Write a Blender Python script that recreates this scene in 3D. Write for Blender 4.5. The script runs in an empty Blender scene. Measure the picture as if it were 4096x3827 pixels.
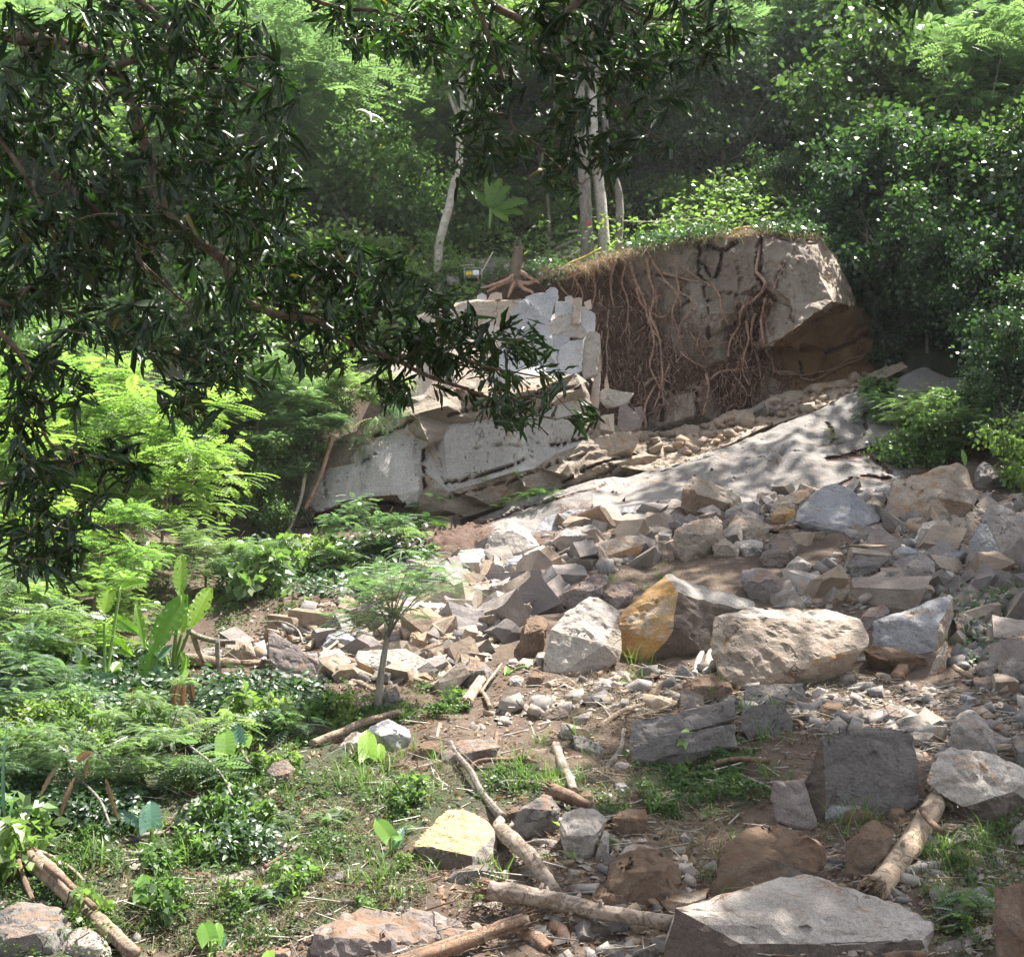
import bpy, bmesh, math, random
import numpy as np
from mathutils import Vector, Matrix
from mathutils.bvhtree import BVHTree
from mathutils.geometry import delaunay_2d_cdt

random.seed(7)
rng = np.random.default_rng(7)
scene = bpy.context.scene
COL = scene.collection

# ------------------------------------------------------------ camera, sky, sun, exposure
PITCH = math.radians(10.0)
FS = 5627.0                      # focal length in pixels of the 4096 px wide photograph
cam_d = bpy.data.cameras.new("camera")
cam_d.sensor_fit = 'HORIZONTAL'
cam_d.sensor_width = 36.0
cam_d.lens = 36.0 * FS / 4096.0
cam_d.clip_end = 1000
cam = bpy.data.objects.new("camera", cam_d)
COL.objects.link(cam)
cam.location = (0, 0, 0)
cam.rotation_euler = (math.pi / 2 + PITCH, 0, 0)
scene.camera = cam

SUN_EL, SUN_AZ = math.radians(67), math.radians(58)     # azimuth from +Y towards +X
SUN = Vector((math.sin(SUN_AZ) * math.cos(SUN_EL), math.cos(SUN_AZ) * math.cos(SUN_EL), math.sin(SUN_EL)))
w = bpy.data.worlds.new("World")
scene.world = w
w.use_nodes = True
nt = w.node_tree
sky = nt.nodes.new('ShaderNodeTexSky')
sky.sky_type = 'NISHITA'
sky.sun_disc = False
sky.sun_elevation = SUN_EL
sky.sun_rotation = SUN_AZ
sky.air_density = 1.0
sky.dust_density = 2.0
hs = nt.nodes.new('ShaderNodeHueSaturation')          # hazy, whitish tropical sky light
hs.inputs['Saturation'].default_value = .38
nt.links.new(sky.outputs[0], hs.inputs['Color'])
nt.links.new(hs.outputs[0], nt.nodes['Background'].inputs[0])
nt.nodes['Background'].inputs[1].default_value = 0.10
sd = bpy.data.lights.new("sun", 'SUN')
sd.energy = 5.0
sd.angle = math.radians(0.6)
sd.color = (1.0, 0.95, 0.86)
so = bpy.data.objects.new("sun", sd)
COL.objects.link(so)
so.rotation_euler = SUN.to_track_quat('Z', 'Y').to_euler()
so.location = (0, 0, 60)
vs = scene.view_settings
vs.view_transform = 'Standard'
vs.look = 'None'
vs.exposure = 1.9
vs.gamma = 1.0
vs.use_curve_mapping = False
scene.cycles.max_bounces = 6
scene.cycles.diffuse_bounces = 3
scene.cycles.glossy_bounces = 2
scene.cycles.transmission_bounces = 3
scene.cycles.sample_clamp_indirect = 6

# ------------------------------------------------------------ picture <-> world helpers
CP, SP = math.cos(PITCH), math.sin(PITCH)
CROP = {'A': (2500, 2850, .8028), 'B': (1200, 2850, .8028), 'C': (0, 2850, .8028), 'E': (2500, 2100, .8028),
        'F': (1300, 2000, .8028), 'G': (0, 1900, .8028), 'H': (2500, 1600, .8028), 'I': (1100, 1300, .8028),
        'J': (2200, 850, .8028), 'K': (1600, 700, .503), 'L': (0, 0, .7042), 'M': (1200, 0, .8048),
        'N': (2600, 0, .7525), 'O': (0, 900, .7545), 'P': (1650, 1080, .42757), 'Q': (3300, 1400, .4308),
        'D': (0, 0, 2.0604), 'S': (0, 0, 1.0), 'R': (600, 2250, .4024)}


def S(c, x, y):
    o = CROP[c]
    return o[0] + x * o[2], o[1] + y * o[2]


def unproj(sx, sy, Y):
    """world point on the ray of source pixel (sx, sy) at distance Y along the view axis on the ground plan"""
    a = (np.asarray(sx, float) - 2048) / FS
    b = (1913.5 - np.asarray(sy, float)) / FS
    dy = CP - b * SP
    dz = SP + b * CP
    t = np.asarray(Y, float) / dy
    return np.stack([a * t, dy * t, dz * t], -1)


def project(P):
    P = np.asarray(P, float)
    fw = P[..., 1] * CP + P[..., 2] * SP
    up = -P[..., 1] * SP + P[..., 2] * CP
    return 2048 + FS * P[..., 0] / fw, 1913.5 - FS * up / fw


def inpoly(x, y, poly):
    x = np.asarray(x); y = np.asarray(y)
    r = np.zeros(x.shape, bool)
    n = len(poly)
    for i in range(n):
        x1, y1 = poly[i]; x2, y2 = poly[(i + 1) % n]
        if y1 == y2:
            continue
        c = ((y1 > y) != (y2 > y)) & (x < (x2 - x1) * (y - y1) / (y2 - y1) + x1)
        r ^= c
    return r


def polyS(c, pts):
    return [S(c, *p) for p in pts]


# ------------------------------------------------------------ numpy noise
def _hash(ix, iy, iz, seed):
    h = (ix.astype(np.int64) * 374761393 + iy.astype(np.int64) * 668265263 + iz.astype(np.int64) * 2147483647 + seed * 974711) & 0x7fffffff
    h = (h ^ (h >> 13)) * 1274126177 & 0x7fffffff
    h = (h ^ (h >> 16)) * 668265263 & 0x7fffffff
    return ((h ^ (h >> 15)) & 0xffff) / 65535.0


def vnoise(P, seed=0):
    P = np.asarray(P, float)
    i = np.floor(P); f = P - i
    f = f * f * (3 - 2 * f)
    i = i.astype(np.int64)
    r = 0
    for dx in (0, 1):
        for dy in (0, 1):
            for dz in (0, 1):
                wgt = (f[..., 0] if dx else 1 - f[..., 0]) * (f[..., 1] if dy else 1 - f[..., 1]) * (f[..., 2] if dz else 1 - f[..., 2])
                r = r + wgt * _hash(i[..., 0] + dx, i[..., 1] + dy, i[..., 2] + dz, seed)
    return r


def fbm(P, octv=4, seed=0, gain=.5):
    r = 0; a = 1; s = 0; P = np.asarray(P, float)
    for o in range(octv):
        r = r + a * (vnoise(P * (2.03 ** o) + o * 17.3, seed + o) - .5)
        s += a; a *= gain
    return r / s * 2


# ------------------------------------------------------------ object helpers
def tag(o, label=None, cat=None, group=None, kind=None):
    if label: o['label'] = label
    if cat: o['category'] = cat
    if group: o['group'] = group
    if kind: o['kind'] = kind
    return o


def link(name, me, parent=None, loc=None):
    o = bpy.data.objects.new(name, me)
    COL.objects.link(o)
    if loc is not None:
        o.location = loc
    if parent is not None:
        o.parent = parent
    return o


def empty(name, loc=(0, 0, 0)):
    return link(name, None, None, loc)


def mesh_np(name, V, F, mats=(), smooth=False, mi=None, attrs=None):
    """V (n,3); F (m,k) equal sized faces or list of arrays"""
    me = bpy.data.meshes.new(name)
    V = np.asarray(V, np.float32)
    Fs = F if isinstance(F, list) else [F]
    Fs = [np.asarray(f, np.int32) for f in Fs if len(f)]
    nl = sum(f.size for f in Fs); nf = sum(len(f) for f in Fs)
    me.vertices.add(len(V)); me.loops.add(nl); me.polygons.add(nf)
    me.vertices.foreach_set('co', V.ravel())
    me.loops.foreach_set('vertex_index', np.concatenate([f.ravel() for f in Fs]))
    tot = np.concatenate([np.full(len(f), f.shape[1], np.int32) for f in Fs])
    st = np.concatenate([[0], np.cumsum(tot)[:-1]]).astype(np.int32)
    me.polygons.foreach_set('loop_start', st)
    if mi is not None:
        me.polygons.foreach_set('material_index', np.asarray(mi, np.int32))
    if smooth:
        me.polygons.foreach_set('use_smooth', np.ones(nf, bool))
    for m in mats:
        me.materials.append(m)
    if attrs:
        for k, (dom, val) in attrs.items():
            a = me.attributes.new(k, 'FLOAT', dom)
            a.data.foreach_set('value', np.asarray(val, np.float32))
    me.update(calc_edges=True)
    me.validate()
    return me


# ------------------------------------------------------------ node material helpers
def new_mat(name):
    m = bpy.data.materials.new(name)
    m.use_nodes = True
    nt = m.node_tree
    b = nt.nodes['Principled BSDF']
    return m, nt, b


def N(nt, typ, **kw):
    n = nt.nodes.new(typ)
    for k, v in kw.items():
        if k.startswith('_'):
            n.inputs[k[1:].replace('_', ' ')].default_value = v
        else:
            setattr(n, k, v)
    return n


def ramp(nt, src, stops):
    r = nt.nodes.new('ShaderNodeValToRGB')
    e = r.color_ramp.elements
    while len(e) < len(stops):
        e.new(0.5)
    for i, (p, c) in enumerate(stops):
        e[i].position = p
        e[i].color = (c, c, c, 1) if isinstance(c, (int, float)) else (c[0], c[1], c[2], 1)
    nt.links.new(src, r.inputs[0])
    return r.outputs[0]


def mix(nt, fac, a, b, mode='MIX'):
    n = nt.nodes.new('ShaderNodeMix')
    n.data_type = 'RGBA'
    n.blend_type = mode
    for inp, v in ((n.inputs[0], fac), (n.inputs[6], a), (n.inputs[7], b)):
        if isinstance(v, (int, float)):
            inp.default_value = v if inp.type == 'VALUE' else (v, v, v, 1)
        elif isinstance(v, tuple):
            inp.default_value = (v[0], v[1], v[2], 1)
        else:
            nt.links.new(v, inp)
    return n.outputs[2]


def math_n(nt, op, a, b=0.0):
    n = nt.nodes.new('ShaderNodeMath')
    n.operation = op
    for inp, v in ((n.inputs[0], a), (n.inputs[1], b)):
        if isinstance(v, (int, float)):
            inp.default_value = v
        else:
            nt.links.new(v, inp)
    return n.outputs[0]


def noise_n(nt, vec, scale, detail=5, rough=.55, dist=0.0):
    n = nt.nodes.new('ShaderNodeTexNoise')
    n.inputs['Scale'].default_value = scale
    n.inputs['Detail'].default_value = detail
    n.inputs['Roughness'].default_value = rough
    n.inputs['Distortion'].default_value = dist
    nt.links.new(vec, n.inputs['Vector'])
    return n.outputs[0]


def rock_mat(name, c1, c2, c3, stain=.5, dirt=None, dirt_amt=0.0, sc=1.0, bump=.5, lichen=0.0, streak=0.0, rand=False, rough=.85, spots=0.0):
    """c1/c2 main tones, c3 stain tone; dirt = loose soil lying on faces that point up"""
    m, nt, b = new_mat(name)
    tc = N(nt, 'ShaderNodeTexCoord')
    src = tc.outputs['Object']
    oi = N(nt, 'ShaderNodeObjectInfo')
    off = N(nt, 'ShaderNodeVectorMath', operation='ADD')
    sc3 = N(nt, 'ShaderNodeVectorMath', operation='SCALE')
    sc3.inputs[0].default_value = (37, 91, 53)
    nt.links.new(oi.outputs['Random'], sc3.inputs['Scale'])
    nt.links.new(src, off.inputs[0]); nt.links.new(sc3.outputs[0], off.inputs[1])
    v = off.outputs[0]
    if streak:
        mp = N(nt, 'ShaderNodeMapping')
        mp.inputs['Scale'].default_value = (1, 1, streak)
        nt.links.new(v, mp.inputs[0]); vs_ = mp.outputs[0]
    else:
        vs_ = v
    n1 = noise_n(nt, vs_, 1.1 * sc, 9, .6, .6)
    n2 = noise_n(nt, vs_, 2.7 * sc, 8, .65, 1.2)
    n3 = noise_n(nt, v, 26 * sc, 5, .7)
    n4 = noise_n(nt, v, 90 * sc, 3, .7)
    at = N(nt, 'ShaderNodeAttribute', attribute_name='facet')
    fac = at.outputs['Fac']
    a1 = math_n(nt, 'ADD', n1, math_n(nt, 'MULTIPLY', fac, .35))
    col = mix(nt, ramp(nt, a1, [(.38, 0), (.72, 1)]), c1, c2)
    s = math_n(nt, 'ADD', n2, math_n(nt, 'MULTIPLY', fac, .3))
    t = .78 - stain * .36
    col = mix(nt, ramp(nt, s, [(t, 0), (t + .1, .85)]), col, c3)
    if lichen:
        n5 = noise_n(nt, v, 5.5 * sc, 8, .75, .4)
        t = .72 - .3 * lichen
        col = mix(nt, ramp(nt, n5, [(t, 0), (t + .07, .8)]), col, (.05, .048, .045))
    if spots:
        vo = N(nt, 'ShaderNodeTexVoronoi')
        vo.inputs['Scale'].default_value = 13 * sc
        nt.links.new(vs_, vo.inputs['Vector'])
        k = ramp(nt, vo.outputs[0], [(.16, 1), (.24, 0)])
        k = math_n(nt, 'MULTIPLY', k, ramp(nt, n2, [(.42, 0), (.55, spots)]))
        col = mix(nt, k, col, (.16, .10, .06))
    # fine dark fracture lines
    wv = N(nt, 'ShaderNodeVectorMath', operation='ADD')
    wn = nt.nodes.new('ShaderNodeTexNoise'); wn.inputs['Scale'].default_value = 2.2 * sc; wn.inputs['Detail'].default_value = 4
    nt.links.new(vs_, wn.inputs['Vector'])
    ws = N(nt, 'ShaderNodeVectorMath', operation='SCALE'); ws.inputs['Scale'].default_value = 1.1 / sc
    nt.links.new(wn.outputs['Color'], ws.inputs[0]); nt.links.new(vs_, wv.inputs[0]); nt.links.new(ws.outputs[0], wv.inputs[1])
    vc = N(nt, 'ShaderNodeTexVoronoi', feature='DISTANCE_TO_EDGE'); vc.inputs['Scale'].default_value = .8 * sc
    nt.links.new(wv.outputs[0], vc.inputs['Vector'])
    gate = ramp(nt, noise_n(nt, v, 1.6 * sc, 3, .5), [(.54, 0), (.62, 1)])
    crack = math_n(nt, 'MULTIPLY', ramp(nt, vc.outputs[0], [(0.0, 1), (.011, 0)]), gate)
    col = mix(nt, math_n(nt, 'MULTIPLY', crack, .6), col, (.05, .04, .033))
    # mineral speckle and mottling
    col = mix(nt, .55, col, ramp(nt, n4, [(.36, .42), (.5, 1.0), (.66, 1.35)]), 'MULTIPLY')
    col = mix(nt, .5, col, ramp(nt, n3, [(.3, .45), (.5, 1.0), (.7, 1.3)]), 'MULTIPLY')
    if rand:
        col = mix(nt, 1.0, col, ramp(nt, oi.outputs['Random'], [(0, (.62, .6, .6)), (.35, (.95, .95, 1.0)), (.6, (1.15, 1.02, .85)), (.8, (1.0, .82, .62)), (1, (1.25, 1.25, 1.25))]), 'MULTIPLY')
    if dirt:
        ge = N(nt, 'ShaderNodeNewGeometry')
        sx = N(nt, 'ShaderNodeSeparateXYZ')
        nt.links.new(ge.outputs['Normal'], sx.inputs[0])
        d = math_n(nt, 'ADD', math_n(nt, 'MULTIPLY', sx.outputs[2], .35), n2)
        t = 1.0 - dirt_amt * .6
        col = mix(nt, ramp(nt, d, [(t - .1, 0), (t + .06, .95)]), col, dirt)
    at2 = N(nt, 'ShaderNodeAttribute', attribute_name='soil')
    nn = math_n(nt, 'MULTIPLY', at2.outputs['Fac'], math_n(nt, 'ADD', n2, .45))
    soilc = mix(nt, n3, (.055, .030, .022), (.15, .085, .058))
    col = mix(nt, ramp(nt, nn, [(.32, 0), (.5, 1)]), col, soilc)
    col = mix(nt, 1.0, col, (.86, .84, .82), 'MULTIPLY')
    nt.links.new(col, b.inputs['Base Color'])
    b.inputs['Roughness'].default_value = rough
    b.inputs['Specular IOR Level'].default_value = .35
    hb = math_n(nt, 'ADD', math_n(nt, 'MULTIPLY', n1, .8), math_n(nt, 'ADD', math_n(nt, 'MULTIPLY', n3, .16), math_n(nt, 'MULTIPLY', n4, .05)))
    nb = noise_n(nt, vs_, 7 * sc, 10, .7, .8)
    hb = math_n(nt, 'ADD', hb, math_n(nt, 'MULTIPLY', nb, .5))
    hb = math_n(nt, 'SUBTRACT', hb, math_n(nt, 'MULTIPLY', crack, .5))
    bp = N(nt, 'ShaderNodeBump')
    bp.inputs['Strength'].default_value = min(1, bump * 1.5)
    bp.inputs['Distance'].default_value = .11 / sc
    nt.links.new(hb, bp.inputs['Height'])
    nt.links.new(bp.outputs[0], b.inputs['Normal'])
    return m


def leaf_mat(name, dark, light, tr=.4, rough=.38, spec=.5, extra=None, trcol=None):
    m, nt, b = new_mat(name)
    at = N(nt, 'ShaderNodeAttribute', attribute_name='rnd')
    r = at.outputs['Fac']
    oi = N(nt, 'ShaderNodeObjectInfo')
    stops = [(0, dark), (.8, light)]
    if extra:
        stops += [(.990, light), (.994, extra)]
    col = ramp(nt, r, stops)
    nt.nodes[-1].color_ramp.interpolation = 'LINEAR'
    col = mix(nt, .8, col, ramp(nt, oi.outputs['Random'], [(0, (.65, .75, .75)), (.5, (1, 1, 1)), (1, (1.35, 1.2, .95))]), 'MULTIPLY')
    nt.links.new(col, b.inputs['Base Color'])
    b.inputs['Roughness'].default_value = rough
    b.inputs['Specular IOR Level'].default_value = spec
    tb = N(nt, 'ShaderNodeBsdfTranslucent')
    nt.links.new(mix(nt, 1.0, col, trcol or (1.35, 1.65, .72), 'MULTIPLY'), tb.inputs[0])
    mx = N(nt, 'ShaderNodeMixShader')
    mx.inputs[0].default_value = tr
    nt.links.new(b.outputs[0], mx.inputs[1]); nt.links.new(tb.outputs[0], mx.inputs[2])
    nt.links.new(mx.outputs[0], nt.nodes['Material Output'].inputs[0])
    return m


def simple_mat(name, c, rough=.8, c2=None, sc=8.0, bump=0.0, metal=0.0, streak=None):
    m, nt, b = new_mat(name)
    if c2:
        tc = N(nt, 'ShaderNodeTexCoord')
        v = tc.outputs['Object']
        if streak:
            mp = N(nt, 'ShaderNodeMapping'); mp.inputs['Scale'].default_value = streak
            nt.links.new(v, mp.inputs[0]); v = mp.outputs[0]
        n = noise_n(nt, v, sc, 8, .65, .8)
        n2 = noise_n(nt, v, sc * 6, 4, .7)
        col = mix(nt, ramp(nt, n, [(.38, 0), (.62, 1)]), c, c2)
        col = mix(nt, .6, col, ramp(nt, n2, [(.3, .5), (.5, 1.0), (.7, 1.3)]), 'MULTIPLY')
        nt.links.new(col, b.inputs['Base Color'])
        if bump:
            bp = N(nt, 'ShaderNodeBump'); bp.inputs['Strength'].default_value = bump; bp.inputs['Distance'].default_value = .03
            nt.links.new(math_n(nt, 'ADD', n, math_n(nt, 'MULTIPLY', n2, .4)), bp.inputs['Height']); nt.links.new(bp.outputs[0], b.inputs['Normal'])
    else:
        b.inputs['Base Color'].default_value = (*c, 1)
    b.inputs['Roughness'].default_value = rough
    b.inputs['Metallic'].default_value = metal
    return m


DIRT = (.21, .135, .09)
GREY, GREY2, OCH = (.27, .245, .23), (.40, .365, .335), (.42, .27, .13)
R = {
    'grey': rock_mat('grey_rock', GREY, GREY2, (.38, .26, .16), .42, DIRT, .2),
    'blue': rock_mat('bluish_rock', (.25, .255, .28), (.38, .38, .395), (.31, .25, .20), .35, DIRT, .15),
    'tan': rock_mat('tan_rock', (.30, .25, .205), (.44, .38, .32), (.42, .25, .11), .65, DIRT, .25),
    'ochre': rock_mat('ochre_rock', (.46, .26, .09), (.40, .30, .18), (.40, .37, .33), .5, DIRT, .1),
    'yellow': rock_mat('yellow_rock', (.44, .34, .19), (.45, .38, .28), (.37, .31, .27), .55, DIRT, .05),
    'pale': rock_mat('pale_rock', (.38, .345, .315), (.55, .51, .465), (.44, .31, .20), .45, DIRT, .12),
    'brown': rock_mat('brown_rock', (.165, .12, .09), (.26, .20, .155), (.31, .28, .25), .35, (.15, .095, .06), .7),
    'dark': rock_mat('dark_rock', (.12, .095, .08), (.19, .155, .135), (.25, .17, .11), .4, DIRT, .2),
    'weath': rock_mat('weathered_rock', (.16, .15, .145), (.27, .25, .24), (.36, .33, .30), .35, DIRT, .25, lichen=.5),
    'purple': rock_mat('purplish_rock', (.20, .17, .165), (.29, .255, .24), (.25, .19, .14), .35, DIRT, .35, lichen=.3),
    'small': rock_mat('loose_rock', (.24, .22, .21), (.38, .35, .325), (.38, .27, .17), .4, DIRT, .15, sc=2.2, rand=True),
    'cliffface': rock_mat('pale_cliff_rock', (.38, .37, .355), (.55, .54, .52), (.40, .28, .15), .6, sc=.8, streak=.35, spots=.85, bump=.5),
    'clifftan': rock_mat('stained_cliff_rock', (.26, .215, .17), (.38, .33, .275), (.27, .155, .08), .6, sc=.9, streak=2.6, bump=1.0, lichen=.15),
    'cliffgrey': rock_mat('grey_cliff_rock', (.24, .195, .16), (.37, .325, .275), (.17, .105, .075), .6, sc=.9, streak=.3, bump=.9, lichen=.12),
    'cliffblue': rock_mat('fresh_blue_cliff_rock', (.40, .415, .44), (.56, .57, .59), (.44, .38, .32), .42, sc=1.2, bump=.5),
    'cliffpink': rock_mat('fresh_tan_and_sunlit_cliff_rock', (.46, .38, .31), (.56, .48, .42), (.50, .33, .20), .4, sc=.9, bump=.6),
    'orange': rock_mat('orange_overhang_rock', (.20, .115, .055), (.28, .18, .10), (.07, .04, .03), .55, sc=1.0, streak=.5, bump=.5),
    'slab': rock_mat('smooth_slab_rock', (.20, .185, .18), (.31, .29, .275), (.33, .25, .18), .5, sc=.7, bump=.6, lichen=.22),
    'ledge': rock_mat('crumbly_tan_rock', (.33, .26, .20), (.45, .38, .31), (.40, .26, .15), .5, sc=1.5, bump=.9),
}
# ------------------------------------------------------------ hillside
_cols = {
    -900: [(1857, 13), (1650, 15), (1450, 17.8), (1300, 21), (1150, 25), (1050, 27.5), (980, 30), (900, 33), (700, 37), (560, 41), (300, 56), (0, 80), (-300, 118)],
    0: [(1857, 13), (1650, 15), (1450, 17.8), (1300, 21), (1150, 25), (1050, 27.5), (980, 30), (900, 33), (700, 36), (560, 41), (300, 56), (0, 80), (-300, 118)],
    300: [(1857, 13), (1650, 15), (1450, 17.8), (1300, 21), (1150, 25), (1080, 28), (1040, 31), (980, 33), (760, 35), (560, 41), (300, 56), (0, 80), (-300, 118)],
    560: [(1857, 13), (1650, 15), (1450, 17.8), (1300, 21), (1150, 25), (1080, 28.5), (1050, 32), (1030, 33.5), (860, 34.5), (700, 38), (560, 41), (300, 56), (0, 80), (-300, 118)],
    800: [(1857, 13), (1650, 15), (1450, 17.8), (1300, 21), (1150, 24.5), (1060, 28.5), (1040, 31), (1000, 33.8), (740, 35.5), (640, 39), (520, 42), (300, 56), (0, 80), (-300, 118)],
    1000: [(1857, 13), (1650, 15), (1450, 17.8), (1300, 20.7), (1150, 24.5), (1050, 28), (1010, 30), (960, 33.8), (620, 36.5), (540, 39.5), (490, 44), (300, 56), (0, 80), (-300, 118)],
    1250: [(1857, 13), (1650, 15), (1450, 17.8), (1300, 20.7), (1150, 24.5), (1050, 27.5), (1000, 29.5), (950, 32), (880, 35), (820, 38), (520, 38.6), (478, 43), (300, 56), (0, 80), (-300, 118)],
    1500: [(1857, 13), (1650, 15), (1450, 17.5), (1300, 20.5), (1150, 24), (1050, 26.8), (970, 29.5), (880, 33), (790, 37), (740, 38.6), (470, 39), (430, 43), (300, 54), (0, 80), (-300, 118)],
    1720: [(1857, 13), (1650, 15), (1450, 17.5), (1300, 20.5), (1150, 24), (1050, 26.8), (960, 29.5), (880, 32.5), (750, 37), (560, 40.5), (450, 43), (300, 52), (0, 76), (-300, 114)],
    1988: [(1857, 13), (1650, 15), (1450, 17.3), (1300, 20), (1150, 23.5), (1050, 26.5), (960, 29.5), (880, 32.5), (700, 37), (560, 40.5), (430, 44), (300, 50), (0, 70), (-300, 105)],
    2800: [(1857, 12), (1650, 14), (1450, 16.3), (1300, 19), (1150, 22.5), (1050, 25.5), (960, 28.5), (880, 31.5), (700, 36), (560, 39.5), (430, 43), (300, 49), (0, 68), (-300, 102)],
}
YG = np.concatenate([np.arange(0.0, 12, .5), np.arange(12, 44, .16), np.arange(44, 124, .7)])
_ck = sorted(_cols)
_cu, _cz = [], []
for k in _ck:
    pts = _cols[k]
    Ys = np.array([p[1] for p in pts], float)
    W = unproj(np.full(len(pts), k * 2.0604), np.array([p[0] for p in pts]) * 2.0604, Ys)
    _cu.append(k * 2.0604)
    yy = np.concatenate([[0, 4, 9], Ys]); zz = np.concatenate([[-1.65, -2.1, -2.5], W[:, 2]])
    _cz.append(np.interp(YG, yy, zz))
_cu = np.array(_cu); _cz = np.array(_cz)
UG = np.concatenate([np.arange(-6000, -400, 110), np.arange(-400, 4500, 26), np.arange(4500, 10100, 110)]).astype(float)
ZG = np.stack([np.interp(UG, _cu, _cz[:, j]) for j in range(len(YG))], 1)      # (U, Y)
for _ in range(2):                                                             # soften the profile a little
    ZG[1:-1] = (ZG[:-2] + 2 * ZG[1:-1] + ZG[2:]) / 4
UU, YY = np.meshgrid(UG, YG, indexing='ij')


def u2x(u, y):
    return (u - 2048) / FS * np.maximum(y, 3.0) * 1.02


XX = u2x(UU, YY)
amp = np.interp(YY, [0, 12, 30, 45, 120], [.05, .22, .35, .8, 2.2])
ZG = ZG + amp * fbm(np.stack([XX * .45, YY * .45, XX * 0], -1), 4, 3) + .07 * fbm(np.stack([XX * 2.2, YY * 2.2, XX * 0], -1), 3, 9)


def H(x, y):
    """ground height"""
    x = np.asarray(x, float); y = np.asarray(y, float)
    u = 2048 + x * FS / (np.maximum(y, 3.0) * 1.02)
    fu = np.interp(u, UG, np.arange(len(UG))); fy = np.interp(y, YG, np.arange(len(YG)))
    iu = np.clip(fu.astype(int), 0, len(UG) - 2); iy = np.clip(fy.astype(int), 0, len(YG) - 2)
    a = fu - iu; b = fy - iy
    return (ZG[iu, iy] * (1 - a) * (1 - b) + ZG[iu + 1, iy] * a * (1 - b) + ZG[iu, iy + 1] * (1 - a) * b + ZG[iu + 1, iy + 1] * a * b)


_YM = np.arange(9, 122, .05)


def hitY(sx, sy):
    W = unproj(np.full(len(_YM), sx), np.full(len(_YM), sy), _YM)
    d = W[:, 2] - H(W[:, 0], W[:, 1])
    k = np.where(d <= 0)[0]
    return float(_YM[k[0]]) if len(k) else 100.0


def ghit(sx, sy):
    return unproj(sx, sy, hitY(sx, sy))


GREEN = polyS('D', [(-900, 1350), (300, 1330), (560, 1360), (640, 1440), (780, 1500), (1000, 1480), (1180, 1500), (1200, 1600), (1000, 1560), (870, 1590), (760, 1650), (850, 1720), (760, 1800), (500, 1830), (200, 1860), (-900, 1900)])
GREEN2 = polyS('D', [(1215, 1470), (1420, 1430), (1470, 1560), (1380, 1600), (1250, 1570)])
GREEN3 = polyS('D', [(1780, 1600), (2400, 1560), (2400, 1800), (1850, 1860), (1830, 1740)])


def ground_mat():
    m, nt, b = new_mat('hillside_soil')
    tc = N(nt, 'ShaderNodeTexCoord'); v = tc.outputs['Object']
    n1 = noise_n(nt, v, .7, 8, .65, .5); n2 = noise_n(nt, v, 9, 8, .75, .6); n3 = noise_n(nt, v, 45, 4, .75)
    soil = mix(nt, ramp(nt, n1, [(.35, 0), (.65, 1)]), (.07, .046, .033), (.135, .092, .064))
    soil = mix(nt, ramp(nt, n2, [(.52, 0), (.7, .8)]), soil, (.21, .165, .125))
    grn = mix(nt, ramp(nt, n2, [(.4, 0), (.6, 1)]), (.045, .04, .025), (.05, .07, .025))
    at = N(nt, 'ShaderNodeAttribute', attribute_name='green')
    col = mix(nt, ramp(nt, math_n(nt, 'MULTIPLY', at.outputs['Fac'], math_n(nt, 'ADD', n1, .5)), [(.3, 0), (.75, 1)]), soil, grn)
    col = mix(nt, .7, col, ramp(nt, n3, [(.3, .45), (.5, 1.0), (.7, 1.4)]), 'MULTIPLY')
    nt.links.new(col, b.inputs['Base Color']); b.inputs['Roughness'].default_value = .95
    bp = N(nt, 'ShaderNodeBump'); bp.inputs['Strength'].default_value = .8; bp.inputs['Distance'].default_value = .08
    nt.links.new(math_n(nt, 'ADD', n2, math_n(nt, 'MULTIPLY', n3, .35)), bp.inputs['Height'])
    nt.links.new(bp.outputs[0], b.inputs['Normal'])
    return m




# ------------------------------------------------------------ faceted cliff sheets traced point by point
def subdivide_to(bm, L, maxit=7):
    for _ in range(maxit):
        es = [e for e in bm.edges if e.calc_length() > L * 1.35]
        if not es:
            break
        bmesh.ops.subdivide_edges(bm, edges=es, cuts=1)
        bmesh.ops.triangulate(bm, faces=[f for f in bm.faces if len(f.verts) > 3])


def bm_arrays(bm):
    bm.verts.ensure_lookup_table()
    V = np.array([v.co for v in bm.verts]); Nn = np.array([v.normal for v in bm.verts])
    return V, Nn


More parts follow.
